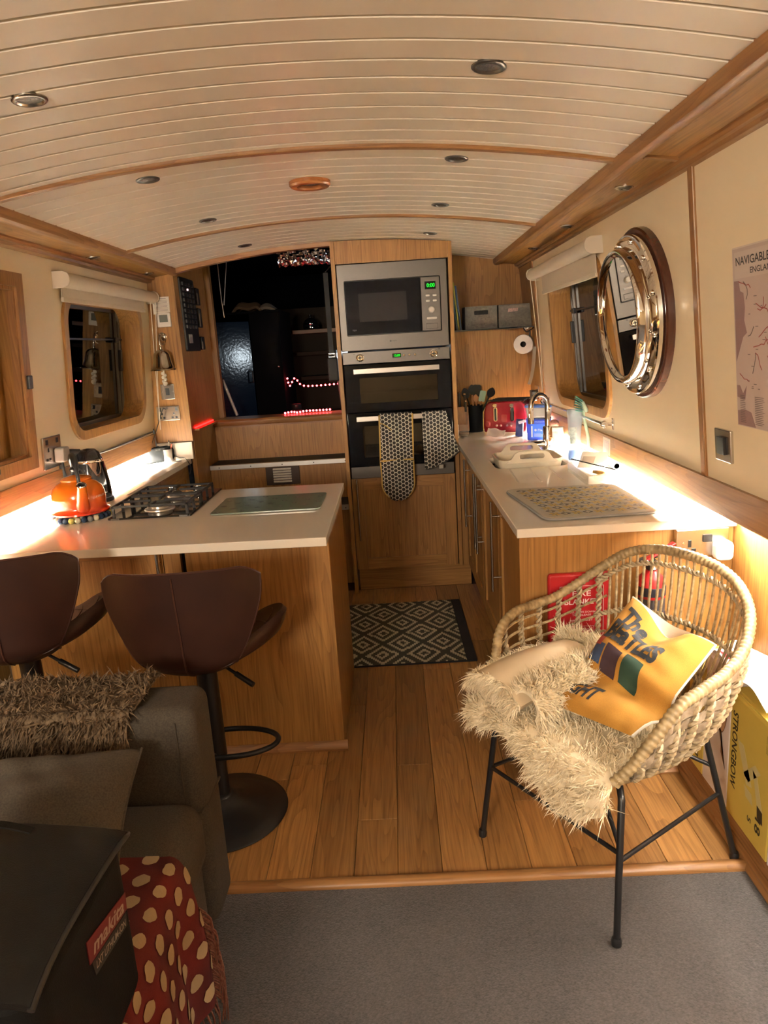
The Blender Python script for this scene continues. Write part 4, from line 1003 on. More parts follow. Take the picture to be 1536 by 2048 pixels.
prof = [(-.136, .010), (.136, .010), (.140, .05), (.134, .14), (.122, .180), (.100, .200), (-.100, .200), (-.122, .180), (-.134, .14), (-.140, .05)]
mb.prism(prof, XZ, 0, .235); build('body', mb, RED, ts, smooth=.7, bevel=.010, bseg=3)
def tpz(a, b, w=0): return toM@Vector((a, -w, b))
for a in (-.058, .048):
    fr = build('lever_frame', MB().prism(rrect(a-.012, .078, a+.012, .165, .011), lambda p, q, w: tpz(p, q, w), .0, .004, holes=[rrect(a-.0065, .084, a+.0065, .159, .006)]), CHROME, ts, bevel=.001)
    build('lever_slot', MB().prism(rrect(a-.0065, .084, a+.0065, .159, .006), tpz, .0, .001), BLACKP, fr)
    build('lever', MB().prism(rrect(a-.013, .168, a+.013, .186, .007), tpz, .0, .018), CHROME, fr, bevel=.003)
build('badge', MB().prism(rrect(-.022, .075, .014, .120, .008), tpz, .0, .002), plain('badge_red', (.34, .05, .05), .2, .4), ts, bevel=.001)
for a in (-.108, .100):
    build('dial', MB().lathe([(.019, 0), (.018, .006), (.013, .008), (.012, .013), (0, .014)], tpz(a, .062), 22, toM.to_3x3()@Vector((0,-1,0))), CHROME if 0 else plain('dial_red', (.30, .03, .035), .15, .3), ts, smooth=.6)
for a in (-.052, -.026, .014, .040): build('button', MB().lathe([(.007, 0), (.006, .004), (0, .005)], tpz(a, .052), 14, toM.to_3x3()@Vector((0,-1,0))), plain('button_red', (.5, .25, .25), .2, .5) if 'button_red' not in bpy.data.materials else bpy.data.materials['button_red'], ts, smooth=.8)
mb = MB(); mb.M = toM
for y in (.05, .10, .15, .20): mb.box(-.108, y-.010, .1995, .108, y+.010, .202)
build('bread_slots', mb, BLACKP, ts)
mb = MB(); mb.M = toM
for y in (.03, .075, .125, .175, .222): mb.tube([(-.115, y, .203), (.115, y, .203)], .003, 6)
build('warming_rack', mb, CASTIRON, ts)
up = thing('utensil_pot', 'black cylindrical pot holding kitchen utensils beside the toaster', 'pot', (.515, 4.60, WT))
UP = Vector((.515, 4.60, WT))
build('pot', MB().lathe([(0, 0), (.048, 0), (.050, .004), (.050, .170), (.046, .170), (.046, .006), (0, .006)], UP, 32), plain('pot_black', (.010, .011, .012), .6, spec=.15), up, smooth=.6)
TEAL = plain('sage_silicone', (.20, .36, .30), .5); UB = plain('utensil_black', (.008, .009, .009), .6, spec=.15); UW = plain('utensil_wood', (.30, .15, .06), .6)
def utensil(nm, lab, base, top, head, mat, hm, hw, hl, kind='spoon', tw_=0):
    e = thing(nm, lab, 'utensil', tuple(base)); base = Vector(base); top = Vector(top); d = (top-base).normalized()
    build('handle', MB().tube([base, base.lerp(top, .6), top], [.005, .006, .0055], 8), hm, e, smooth=1)
    side = d.cross(Vector((0, 1, 0))).normalized(); side = (side*math.cos(tw_)+Vector((0,1,0))*math.sin(tw_)).normalized(); nn = side.cross(d)
    mb = MB()
    if kind == 'spoon':
        out = [(hw*math.sin(PI*t)**.7*(1 if s > 0 else -1), hl*t) for s, ts_ in ((1, [k/10 for k in range(11)]), (-1, [k/10 for k in range(9, 0, -1)])) for t in ts_]
    else:
        out = rrect(-hw, 0, hw, hl, hw*.45)
    mb.prism(out, lambda a, b, w: top+side*a+d*(b-.004)+nn*(w+(.012 if kind == 'spoon' else 0)*math.sin(PI*min(1, max(0, b/hl)))), -.003, .003)
    build('head', mb, mat, e, smooth=.9)
utensil('serving_spoon', 'black serving spoon leaning left in the utensil pot', UP+Vector((.01, 0, .01)), UP+Vector((-.048, -.01, .215)), None, UB, UB, .026, .075)
utensil('cooking_spoon', 'black cooking spoon standing upright at the centre of the utensil pot', UP+Vector((.0, .01, .01)), UP+Vector((-.012, .01, .235)), None, UB, UW, .024, .070)
utensil('slotted_turner', 'black flat turner at the back of the utensil pot', UP+Vector((.0, .02, .01)), UP+Vector((.016, .03, .225)), None, UB, UB, .026, .075, 'flat')
utensil('spatula', 'sage green silicone spatula in the utensil pot', UP+Vector((.0, -.01, .01)), UP+Vector((.040, -.02, .195)), None, TEAL, UW, .020, .070, 'flat')
utensil('ladle', 'black ladle leaning far right out of the utensil pot', UP+Vector((-.01, 0, .01)), UP+Vector((.090, .0, .215)), None, UB, UB, .026, .070, 'spoon', .3)
utensil('wooden_spoon', 'brown wooden spoon between the black utensils in the pot', UP+Vector((.015, -.01, .01)), UP+Vector((.006, -.025, .190)), None, UW, UW, .016, .055)
kb_ = thing('knife_block', 'brown knife block beside the oven tower holding black-handled knives', 'knife block', (.415, 4.53, WT))
KM = xf((.415, 4.50, WT), 0, -.22)
mb = MB(); mb.M = Matrix.Translation((0,0,.004)) @ KM; mb.prism(rrect(-.048, -.035, .048, .060, .012), XY, .012, .165); mb.M = None; mb.box(.372, 4.465, WT, .458, 4.60, WT+.016)
build('block', mb, wood('knife_block_wood', (.20, .105, .05), (.11, .05, .02), 'z', rough=.4), kb_, bevel=.002)
for i, (a, b, l, lab) in enumerate(((-.034, -.012, .075, 'back left'), (-.002, -.008, .090, 'back middle, tallest'), (.032, -.012, .078, 'back right'), (-.030, -.028, .060, 'front left'), (.030, -.028, .064, 'front right'))):
    b += .02*(1 if b > -.02 else 0)
    e = thing('knife', 'black-handled knife with a steel end, %s in the knife block' % lab, 'knife', tuple(KM@Vector((a, b, .17))), 'knives in the block')
    h0 = .17 if b > -.02 else .135; 
    mb = MB(); mb.M = KM; mb.prism(rrect(a-.0075, b-.011, a+.0075, b+.011, .005), XY, h0, h0+l); build('handle', mb, BLACKP, e, bevel=.002)
    mb = MB(); mb.M = KM; mb.lathe([(.0095, 0), (.010, .005), (.007, .010), (0, .011)], (a, b, h0+l), 14); build('pommel', mb, SATIN, e, smooth=.8)
    mb = MB(); mb.M = KM; mb.box(a-.0012, b-.012, .06, a+.0012, b+.012, h0); build('blade', mb, STEEL, e)
tg = thing('tumbler', 'clear glass tumbler at the corner of the worktop next to the oven tower', 'glass', (.413, 4.32, WT))
GLASS = milky('tumbler_glass', (.50, .48, .45), .10)
build('glass', MB().lathe([(0, .0), (.024, .0), (.027, .080), (.0255, .080), (.022, .010), (0, .010)], (.413, 4.318, WT), 28), GLASS, tg, smooth=.7)
build('foot', MB().lathe([(.020, .0102), (.012, .0125), (0, .013)], (.413, 4.318, WT), 20), plain('glass_foot', (.10, .085, .07), .1), tg)
wb = thing('white_card', 'narrow white card standing between the oven tower and the tumbler', 'card', (.372, 4.31, WT))
build('card', MB().obox((.372, 4.31, WT+.042), (.018, .006, .084), (0, 0, .1)), WHITEP, wb, bevel=.001)
pk = thing('plastic_bag', 'small crumpled clear zip bag in front of the toaster', 'bag', (.60, 4.24, WT))
def bagf(u, v): 
    x = -.055+.11*u; y = -.02+.03*v
    return Matrix.Rotation(-.55, 4, 'Z')@Vector((x, y, .012+.045*v*(1-.35*u)+.004*math.sin(9*u+4*v)))+Vector((.595, 4.235, WT))
build('film', MB().shell(bagf, 14, 8, .0012), plain('clear_film', (.62, .57, .55), .18, coat=.3), pk, smooth=1)
build('zip', MB().tube([bagf(u/8, 1) for u in range(9)], .0022, 6), plain('zip_white', (.78, .74, .72), .3), pk, smooth=1)
tb = thing('tablet_tub', 'bright blue dishwasher tablet tub behind the tap', 'tub', (.81, 4.06, WT))
BM = xf((.815, 4.07, WT), -.35)
BLUE = plain('tub_blue', (.015, .045, .45), .3)
mb = MB(); mb.M = BM; mb.prism([(-.060, 0), (.060, 0), (.066, .118), (-.066, .118)], XZ, -.035, .035); build('tub', mb, BLUE, tb, bevel=.006)
mb = MB(); mb.M = BM; mb.prism(rrect(-.068, -.037, .068, .037, .01), XY, .118, .126); build('lid', mb, plain('tub_navy', (.01, .02, .09), .35), tb, bevel=.002)
def bpz(a, b, w): return BM@Vector((a, -.035-w, b))
lb = build('label', MB().prism(rrect(-.040, .012, .062, .092, .004), bpz, .0, .0015), plain('tub_label', (.03, .11, .62), .3), tb)
mb = MB(); Rb = BM.to_3x3(); xa = Rb@Vector((1,0,0))
mb.prism([(-.036, .018), (-.029, .018), (-.029, .082), (-.036, .082)], bpz, .0015, .002)
for k, wd in enumerate((.05, .06, .04)): mb.prism([(-.020, .022+k*.007), (-.020+wd, .022+k*.007), (-.020+wd, .024+k*.007), (-.020, .024+k*.007)], bpz, .0015, .002)
mb.lathe([(.007, 0), (.007, .0006), (.0045, .0006), (.0045, 0)], bpz(-.012, .058, .0015), 16, Rb@Vector((0,-1,0)))
text_into(mb, 'Flas', bpz(.018, .058, .0015), xa, (0,0,1), .034, .013, lift=.0007); text_into(mb, 'All purpose', bpz(.010, .104, .0), xa, (0,0,1), .055, .005, lift=.0007)
build('lettering', mb, plain('label_white', (.80, .82, .85), .4), lb)
cb2 = thing('food_box', 'clear plastic box with a blue clip lid on top of the blue tub', 'box', (.81, 4.07, WT+.128))
mb = MB(); mb.M = BM; mb.prism([(-.058, .1275), (.064, .1275), (.074, .185), (-.068, .185)], XZ, -.04, .04); build('box', mb, plain('frosted_box', (.48, .46, .44), .3), cb2, bevel=.006)
mb = MB(); mb.M = BM; mb.prism(rrect(-.074, -.045, .078, .045, .012), XY, .185, .199); build('lid', mb, plain('lid_blue', (.06, .16, .50), .3), cb2, bevel=.003)
pn_ = thing('folded_packet', 'small navy and white folded packet beside the toaster', 'packet', (.755, 4.235, .96))
build('packet', MB().obox((.735, 4.235, WT+.052), (.045, .014, .104), (.0, .06, -.4)), plain('packet_navy', (.012, .02, .07), .4), pn_, bevel=.004)
build('tag', MB().obox((.748, 4.222, WT+.088), (.045, .004, .016), (.0, -.25, -.4)), WHITEP, pn_, bevel=.001)
wbx = thing('tablet_box', 'white carton with a printed picture beside the tap', 'carton', (.845, 3.80, WT))
build('carton', MB().obox((.855, 3.80, WT+.05), (.075, .05, .10), (0, 0, -.35)), plain('carton_white', (.78, .75, .70), .5), wbx, bevel=.002)
mb = MB(); M_ = xf((.855, 3.80, WT+.05), -.35); mb.M = M_; mb.prism([(-.03, -.035), (.01, -.035), (.01, .028), (-.03, .028)], lambda a, b, w: (a, -.0255-w, b), 0, .0006)
build('picture', mb, plain('carton_print', (.30, .22, .24), .5, noise=.5, nscale=120), wbx)
sb = thing('scourer', 'round knitted scourer in brown and white behind the tap', 'scourer', (.86, 3.96, WT))
build('scourer', MB().ball((.872, 3.93, WT+.100), .028, 16, 10, (1, 1, .9)), plain('scourer_mix', (.32, .15, .12), .9, noise=.9, nscale=90, bump=1), sb, smooth=4)
build('jar', MB().lathe([(0, 0), (.026, 0), (.027, .070), (.024, .078), (0, .078)], (.872, 3.93, WT), 20), plain('jar_white', (.75, .72, .66), .3), sb, smooth=.7)
sp_ = thing('soap_bottle', 'clear tapered washing-up liquid bottle with blue liquid at the bottom', 'bottle', (.845, 3.33, WT))
SB = Vector((.835, 3.33, WT))
build('bottle', MB().lathe([(0, .0), (.028, .0), (.031, .006), (.031, .03), (.027, .06), (.0275, .11), (.032, .18), (.036, .232), (.034, .236), (.033, .232)], SB, 32, sx=1.05, sy=.8), milky('bottle_plastic', (.55, .68, .82), .42), sp_, smooth=.9)
build('liquid', MB().lathe([(0, .003), (.027, .003), (.0295, .008), (.0295, .03), (.0275, .045), (0, .046)], SB, 28, sx=1.05, sy=.78), plain('blue_liquid', (.02, .22, .80), .1), sp_, smooth=.7)
def flick(u, v): return SB+Vector((-.024+.05*u, -.018+.012*math.sin(6*u), .06+.165*v))
build('label', MB().shell(lambda u, v: SB+Vector((.0295*math.sin(-1.1+1.2*u)*(1+.15*v), -.0245*math.cos(-1.1+1.2*u)*(1+.15*v), .075+.08*v)), 8, 2, .0008), plain('bottle_label', (.30, .36, .36), .3, noise=.8, nscale=70), sp_, smooth=1)
db = thing('dish_brush', 'pale green dish brush with teal bristles leaning behind the soap bottle', 'brush', (.90, 3.26, WT))
h0 = Vector((.893, 3.29, WT+.025)); h1 = Vector((.868, 3.31, 1.105))
build('handle', MB().tube(catmull([h0, h0.lerp(h1, .4)+Vector((.006, 0, 0)), h0.lerp(h1, .8), h1], 5), [.0075]*9+[.0065]*7, 10), plain('brush_mint', (.42, .58, .46), .4), db, smooth=1)
hd_ = build('head', MB().obox(h1+Vector((.004, 0, .018)), (.020, .030, .058), (0, -.45, 0)), plain('brush_mint2', (.46, .60, .48), .4), db, bevel=.008)
bd = Vector((-.88, -.1, .42)).normalized(); bm_ = MB()
for i in range(7):
    for j in range(4):
        p = h1+Vector((-.006, -.012+.008*j, -.004+.0085*i)); q = p+(bd+Vector((rng.uniform(-.15, .15), rng.uniform(-.3, .3), .07*(i-3)))).normalized()*.036
        bm_.tube([p, q], [.0026, .0016], 5)
bo = build('bristles', bm_, plain('bristle_teal', (.02, .17, .15), .6), db); bo['kind'] = 'stuff'
fr_ = thing('foil_roll', 'grey foil and film roll lying along the back of the worktop', 'roll', (.935, 3.25, WT))
p0, p1 = Vector((.930, 3.52, .893)), Vector((.930, 3.00, .893))
build('roll', MB().tube([p0, p1], .0175, 20), plain('film_grey', (.035, .036, .028), .3, noise=.2, nscale=30), fr_, smooth=.8)
build('core', MB().lathe([(.0176, -.001), (.0176, .004), (.013, .004), (.012, .0)], p1, 20, (0,-1,0)), plain('core_olive', (.16, .16, .11), .5), fr_, smooth=.6)
build('core_hole', MB().lathe([(.0125, .001), (0, .001)], p1, 18, (0,-1,0)), DARKVOID, fr_)
build('loose_end', MB().obox((.918, 3.12, .900), (.03, .10, .003), (0, .5, .1)), plain('foil', (.45, .42, .38), .2, .6), fr_)
ct = thing('clear_tray', 'clear acrylic tray of sponges and papers behind the drying mat', 'tray', (.80, 2.90, WT))
tq = [(.728, 2.690), (.868, 2.775), (.880, 3.13), (.735, 3.05)]
mb = MB(); mb.prism(tq, XY, WT+.0005, WT+.004)
for a, b in zip(tq, tq[1:]+tq[:1]):
    d = (Vector(b)-Vector(a)).normalized(); n = Vector((-d.y, d.x))*.003
    mb.prism([a, b, (b[0]+n.x, b[1]+n.y), (a[0]+n.x, a[1]+n.y)], XY, WT+.004, WT+.040)
build('tray', mb, milky('tray_acrylic', (.75, .74, .70), .25), ct)
for nm, lab, c, sz, rot, col in (('sponge', 'yellow sponge lying in the clear tray', (.815, 2.80, WT+.014), (.06, .045, .018), (0, 0, .5), (.62, .42, .10)), ('cloth', 'folded ochre cloth at the back of the clear tray', (.842, 2.90, WT+.012), (.05, .08, .014), (0, .1, .3), (.50, .33, .10))):
    tag(build(nm, MB().obox(c, sz, rot), plain(nm+'_col', col, .9, noise=.3, nscale=90, bump=.6), None, bevel=.004), lab, nm)
lf = thing('leaflet', 'white printed leaflet propped behind the clear tray', 'leaflet', (.84, 3.0, WT))
def leaf(u, v): return Vector((.775+.10*u, 3.05-.06*u, WT+.012+.065*v))+Vector((.03*v, .03*v, 0))
build('sheet', MB().shell(leaf, 6, 3, .001), plain('leaflet_paper', (.74, .70, .62), .6), lf)
build('print', MB().add([leaf(.1, .3)+Vector((0,-.001,.001)), leaf(.55, .3)+Vector((0,-.001,.001)), leaf(.55, .7)+Vector((0,-.001,.001)), leaf(.1, .7)+Vector((0,-.001,.001))], [(0,1,2,3)]), plain('leaflet_print', (.42, .36, .30), .6), lf)
pe = thing('black_pen', 'slim black pen resting on the rim of the clear tray', 'pen', (.80, 3.0, WT+.043))
build('barrel', MB().tube([(.765, 3.085, WT+.0435), (.862, 2.785, WT+.0435)], .0026, 8), BLACKP, pe, smooth=1); build('cap', MB().tube([(.762, 3.095, WT+.0435), (.780, 3.04, WT+.0435)], .0032, 8), BLACKP, pe, smooth=1)
lb2 = thing('paper_label', 'small clear-edged printed label stuck on the gunwale board', 'label', (.895, 3.05, .97))
fG = lambda a, b, w: (.897-w, a, b)
build('sleeve', MB().prism(rrect(2.985, .940, 3.085, 1.012, .004), fG, .0, .0012), plain('sleeve', (.72, .64, .52), .25), lb2)
build('print', MB().prism([(2.995, .948), (3.075, .948), (3.075, 1.000), (2.995, 1.000)], fG, .0012, .0016), plain('label_print', (.42, .36, .35), .5, noise=.4, nscale=160), lb2)
plg = thing('black_socket', 'small black plug on the side wall of the niche above the toaster', 'plug', (.89, 4.5, 1.1))
build('plate', MB().prism(rrect(4.42, 1.075, 4.52, 1.155, .004), fRo, .007, .016), SATIN, plg, bevel=.002); build('plug', MB().prism(rrect(4.46, 1.06, 4.53, 1.125, .01), fRo, .016, .05), BLACKP, plg, bevel=.006)

# ------------------------------------------------------------------ niche shelf
sh = thing('glass_shelf', 'dark smoked glass shelf across the niche to the right of the tower', 'shelf', (.62, 4.55, 1.51))
build('shelf', MB().box(.358, 4.40, 1.505, .862, 4.698, 1.513), plain('smoked_shelf', (.012, .016, .016), .08), sh, bevel=.001)
mb = MB()
for x, y in ((.37, 4.66), (.85, 4.66)): mb.box(x-.008, y-.01, 1.497, x+.008, y+.035, 1.505)
build('clip', mb, CHROME, sh)
GF = plain('printed_box_fabric', (.16, .150, .135), .8, noise=.55, nscale=70, bump=.4)
SCR = plain('script_print', (.07, .065, .06), .8)
def fabric_box(x0, x1, lab, hole):
    e = thing('storage_box', lab, 'box', ((x0+x1)/2, 4.55, 1.513), 'fabric boxes on the shelf')
    f = lambda a, b, w: (a, 4.47-w, b)
    z0, z1 = 1.514, 1.648
    h = [rrect((x0+x1)/2-.042, z1-.050, (x0+x1)/2+.042, z1-.026, .005)] if hole else []
    build('front', MB().prism([(x0, z0), (x1, z0), (x1, z1), (x0, z1)], f, 0, .006, holes=h), GF, e, bevel=.001)
    mb = MB(); mb.box(x0, 4.47, z0, x0+.005, 4.64, z1); mb.box(x1-.005, 4.47, z0, x1, 4.64, z1); mb.box(x0, 4.635, z0, x1, 4.64, z1); mb.box(x0, 4.47, z0, x1, 4.64, z0+.005)
    build('sides', mb, GF, e); build('inside', MB().box(x0+.006, 4.475, z0+.006, x1-.006, 4.63, z1-.02), plain('box_inside', (.012, .011, .010), .9) if hole else GF, e)
    mb = MB(); r = random.Random(int(x0*1000))
    for k in range(46):
        a = r.uniform(x0+.008, x1-.025); b = r.uniform(z0+.006, z1-.058 if hole else z1-.012); l = r.uniform(.006, .02); 
        if r.random() < .3: mb.prism([(a, b), (a+.0014, b), (a+.0014, b+l*.7), (a, b+l*.7)], f, .006, .0064)
        else: mb.prism([(a, b), (a+l, b), (a+l, b+.0016), (a, b+.0016)], f, .006, .0064)
    build('script_print', mb, SCR, e)
    if not hole:
        mb = MB(); mb.prism([(x0+.055, z1-.046), (x0+.115, z1-.042), (x0+.118, z1-.024), (x0+.06, z1-.024)], f, .0064, .008); build('tag', mb, plain('box_tag', (.60, .42, .38), .4, noise=.8, nscale=120), e)
fabric_box(.458, .652, 'grey script-printed fabric box with an open hand hole, left of the pair', True)
fabric_box(.660, .858, 'grey script-printed fabric box with a small white and red tag, right of the pair', False)
for i, (dx, c, lab) in enumerate(((0, (.03, .12, .20), 'thin teal book leaning against the tower on the shelf'), (.012, (.42, .45, .06), 'thin yellow-green book leaning on the shelf, middle of the three'), (.024, (.05, .10, .28), 'thin navy blue book leaning on the shelf nearest the boxes'))):
    e = thing('book', lab, 'book', (.40+dx, 4.55, 1.514), 'books on the niche shelf'); hgt = .30-.02*i
    M_ = xf((.402+dx, 4.46, 1.515), 0, 0, -.10)
    mb = MB(); mb.M = M_; mb.box(.0, 0, 0, .0095, .17, hgt); build('cover', mb, plain('book_cover_%d' % i, c, .4), e, bevel=.001)
    mb = MB(); mb.M = M_; mb.box(.0015, .002, hgt-.0005, .008, .168, hgt+.0004); build('pages', mb, plain('pages', (.62, .58, .50), .8), e)
kr = thing('paper_roll', 'white paper roll on a black hook under the niche shelf', 'roll', (.825, 4.45, 1.41))
ra = Vector((-.28, -.96, 0)).normalized(); rc = Vector((.822, 4.50, 1.408))
build('paper', MB().lathe([(.0175, 0), (.056, 0), (.057, .002), (.057, .098), (.056, .10), (.0175, .10), (.0175, 0)], rc, 40, ra), plain('tissue', (.80, .77, .72), .9, bump=.3, nscale=200), kr, smooth=.6)
build('core', MB().lathe([(.0178, .001), (.0165, .1005), (.0165, .002), (0, .002)], rc, 24, ra), plain('card_core', (.06, .045, .035), .8), kr, smooth=.6)
def sheetf(u, v): return Vector((.872-.006*math.sin(2.6*v), 4.50-.10*u, 1.40-.235*v))+Vector((-.035*v*v*v, -.01*v, 0))
build('hanging_sheet', MB().shell(sheetf, 4, 12, .0008), bpy.data.materials['tissue'], kr, smooth=1)
mb = MB(); mb.tube(catmull([(.80, 4.42, 1.503), (.815, 4.40, 1.480), (.842, 4.40, 1.492), (.86, 4.41, 1.503)], 5), .004, 8); mb.tube([(.835, 4.40, 1.49), (.828, 4.40, 1.408)], .004, 8); mb.tube([(.828, 4.40, 1.408), (.822, 4.50, 1.408)], .0045, 8)
build('hook', mb, BLACKP, kr, smooth=1)

# ------------------------------------------------------------------ gauntlet and towel on the oven
def hexmat():
    m, nt, b = nodes_mat('honeycomb_cotton'); tc = N(nt, 'ShaderNodeTexCoord'); sp = N(nt, 'ShaderNodeSeparateXYZ'); L(nt, tc.outputs['Object'], sp.inputs[0])
    S = 1/.0225
    px = math_(nt, 'MULTIPLY', sp.outputs[0], S); pz = math_(nt, 'MULTIPLY', sp.outputs[2], S)
    # flat-top hexagons: swap axes so that columns run vertically
    def cell(ox, oz):
        a = math_(nt, 'SUBTRACT', math_(nt, 'FLOORED_MODULO', math_(nt, 'ADD', px, ox), 1.7320508), .8660254)
        c = math_(nt, 'SUBTRACT', math_(nt, 'FLOORED_MODULO', math_(nt, 'ADD', pz, oz), 1.0), .5)
        return a, c
    a1, c1 = cell(50, 50); a2, c2 = cell(50.8660254, 50.5)
    def d2(a, c): return math_(nt, 'ADD', math_(nt, 'MULTIPLY', a, a), math_(nt, 'MULTIPLY', c, c))
    pick = math_(nt, 'LESS_THAN', d2(a1, c1), d2(a2, c2))
    def sel(p, q): return math_(nt, 'ADD', math_(nt, 'MULTIPLY', p, pick), math_(nt, 'MULTIPLY', q, math_(nt, 'SUBTRACT', 1, pick)))
    ax = math_(nt, 'ABSOLUTE', sel(a1, a2)); cz = math_(nt, 'ABSOLUTE', sel(c1, c2))
    dist = math_(nt, 'MAXIMUM', cz, math_(nt, 'ADD', math_(nt, 'MULTIPLY', cz, .5), math_(nt, 'MULTIPLY', ax, .8660254)))
    f = math_(nt, 'MULTIPLY', math_(nt, 'SUBTRACT', dist, .40), 25); f.node.use_clamp = True
    L(nt, mixc(nt, f, (.020, .018, .017), (.58, .54, .48)), b.inputs['Base Color']); b.inputs['Roughness'].default_value = .9
    return m
HEX = hexmat(); YELT = plain('yellow_piping', (.52, .34, .09), .85)
og = thing('oven_gloves', 'long black honeycomb double oven glove with yellow edging on the lower oven handle', 'oven gloves', (0, 4.03, 1.06))
gx0, gx1 = -.100, .094
outl = [(gx0+.012, 1.072), (gx0+.004, .80), (gx0+.006, .70)]+[(-.004+.092*math.cos(a)*-1, .676-.092*math.sin(a)) for a in [PI*k/16 for k in range(17)]]+[(gx1-.006, .70), (gx1-.006, .80), (gx1, 1.072)]
fG2 = lambda a, b, w: (a, 4.036-w+.004*math.sin(b*30+a*9)-(.010 if b < .815 else 0), b)
dens = lambda pts: resample([(p[0], 0, p[1]) for p in pts], 60)
ol = [(p.x, p.z) for p in dens(outl)]
mb = MB()
def glovef(u, v):  # u across, v from top to bottom
    i = v*(len(ol)//2-1); k = int(i); t = i-k
    a = Vector(ol[min(k, len(ol)-1)]).lerp(Vector(ol[min(k+1, len(ol)-1)]), t); b = Vector(ol[-1-k]).lerp(Vector(ol[max(-2-k, -len(ol))]), t)
    p = a.lerp(b, u); return Vector(fG2(p.x, p.y, .004+.008*math.sin(PI*u)**.5))
mb.shell(glovef, 14, 28, .012)
mb.box(gx0+.012, 4.030, 1.066, gx1, 4.062, 1.078); mb.box(gx0+.012, 4.056, .86, gx1, 4.064, 1.074)
build('glove', mb, HEX, og, smooth=.9)
build('piping', MB().tube([fG2(p[0], p[1], .011) for p in ol], .0068, 8), YELT, og, smooth=1)
build('pocket_hem', MB().tube([fG2(gx0+.006+(gx1-gx0-.010)*k/12, .812-.001*math.sin(k), .016) for k in range(13)], .006, 8), YELT, og, smooth=1)
build('hanging_loop', MB().tube(catmull([fG2(gx0+.008, 1.03, .012), fG2(gx0+.04, 1.015, .02), fG2(gx0+.075, .985, .02)], 6), .006, 8, flat=.5), YELT, og, smooth=1)
hv = thing('oven_mitt', 'crumpled black honeycomb cloth hung over the right end of the lower oven handle', 'cloth', (.24, 4.03, 1.06))
def clothf(u, v):
    x0 = .150+.006*v; x1 = .285+.070*v; top = 1.072; bot = .752+.09*u
    x = x0+(x1-x0)*u; z = top+(bot-top)*v-.02*v*math.sin(PI*u)
    return Vector((x, 4.030-.020*math.sin(u*5+1.2*v)*v-.012*v-.008*math.sin(11*u)*v*v, z))
mb = MB(); mb.shell(clothf, 20, 20, .006); mb.box(.152, 4.028, 1.068, .286, 4.062, 1.076); mb.box(.152, 4.056, .92, .286, 4.062, 1.072)
build('cloth', mb, HEX, hv, smooth=1)
build('hem', MB().tube([clothf(u/14, 1)+Vector((0, -.003, 0)) for u in range(15)], .0045, 6), plain('dark_hem', (.06, .055, .05), .9), hv, smooth=1)
build('care_label', MB().obox((.245, 3.985, .765), (.024, .002, .022), (.1, 0, .2)), plain('label_cloth', (.45, .42, .36), .8), hv)
# ------------------------------------------------------------------ end panel fittings
fP = lambda a, b, w: (a, 2.150-w, b)
e = thing('wall_socket', 'large double satin socket box with a white plug on the oak end panel', 'socket', (.92, 2.15, .80))
build('back_box', MB().prism(rrect(.845, .757, 1.006, .846, .003), fP, 0, .028), SATIN, e, bevel=.003)
fcell(e, fP, [(.925, .805, .953, .828)], .028, BLACKP, 'rocker', .005)
fcell(e, fP, [(.881, .789, .891, .812), (.868, .776, .882, .785), (.892, .776, .906, .785)], .028, BLACKP, 'slot')
build('screw', MB().lathe([(.004, 0), (.003, .0012), (0, .0012)], fP(.868, .802, .028), 10, (0,-1,0)), CHROME, e)
build('plug', MB().prism(rrect(.952, .752, 1.006, .812, .016), fP, .030, .068), plain('plug_white', (.82, .80, .76), .3), e, bevel=.008, bseg=3)
fb = thing('fire_blanket', 'flat red fire blanket case on the oak end panel behind the wicker chair', 'fire blanket', (.548, 2.15, .6))
REDP = plain('fire_red', (.42, .012, .016), .38)
build('case', MB().prism(rrect(.450, .478, .648, .722, .012), fP, .0, .024), REDP, fb, bevel=.008, bseg=3)
WPR = plain('pinkish_white_print', (.70, .52, .48), .5); mb = MB()
for (a0, b0, a1, b1) in ((.486, .680, .624, .6815), (.486, .505, .624, .5065), (.486, .505, .4875, .6815), (.6225, .505, .624, .6815), (.512, .520, .594, .521), (.512, .545, .594, .546), (.512, .520, .513, .546), (.593, .520, .594, .546)):
    mb.prism([(a0, b0), (a1, b0), (a1, b1), (a0, b1)], fP, .024, .0246)
for s, z, wd, h in (('FIRE', .656, .058, .018), ('BLANKET', .629, .108, .018), ('PULL TAPES DOWN', .594, .085, .006), ('TO RELEASE', .584, .06, .006), ('FIRE BLANKET', .566, .07, .006), ('IN CASE OF FIRE', .533, .07, .009)):
    text_into(mb, s, fP(.555, z, .024), (1,0,0), (0,0,1), wd, h, lift=.0009, bold=.012)
build('lettering', mb, WPR, fb)
fx = thing('fire_extinguisher', 'small red fire extinguisher with black clips behind the wicker chair back', 'fire extinguisher', (.765, 2.10, .5))
FX = Vector((.762, 2.098, .470))
build('cylinder', MB().lathe([(0, 0), (.036, .002), (.041, .012), (.041, .215), (.036, .240), (.020, .258), (.014, .262), (.014, .275), (0, .275)], FX, 32), REDP, fx, smooth=.8)
for z in (.10, .185):
    build('strap', MB().lathe([(.0415, z), (.0435, z+.001), (.0435, z+.027), (.0415, z+.028)], FX, 32), plain('strap_black', (.015, .016, .03), .5), fx, smooth=.8)
build('wrap_label', MB().lathe([(.0414, .13), (.0418, .131), (.0418, .175), (.0414, .176)], FX, 32), plain('ext_label', (.05, .05, .06), .4, noise=.6, nscale=90), fx)
mb = MB(); mb.lathe([(.014, .262), (.018, .265), (.018, .290), (.012, .295), (0, .295)], FX, 18); mb.obox(FX+Vector((-.012, 0, .300)), (.075, .018, .012), (0, -.1, .4)); build('valve', mb, BLACKP, fx, smooth=.6, bevel=.002)
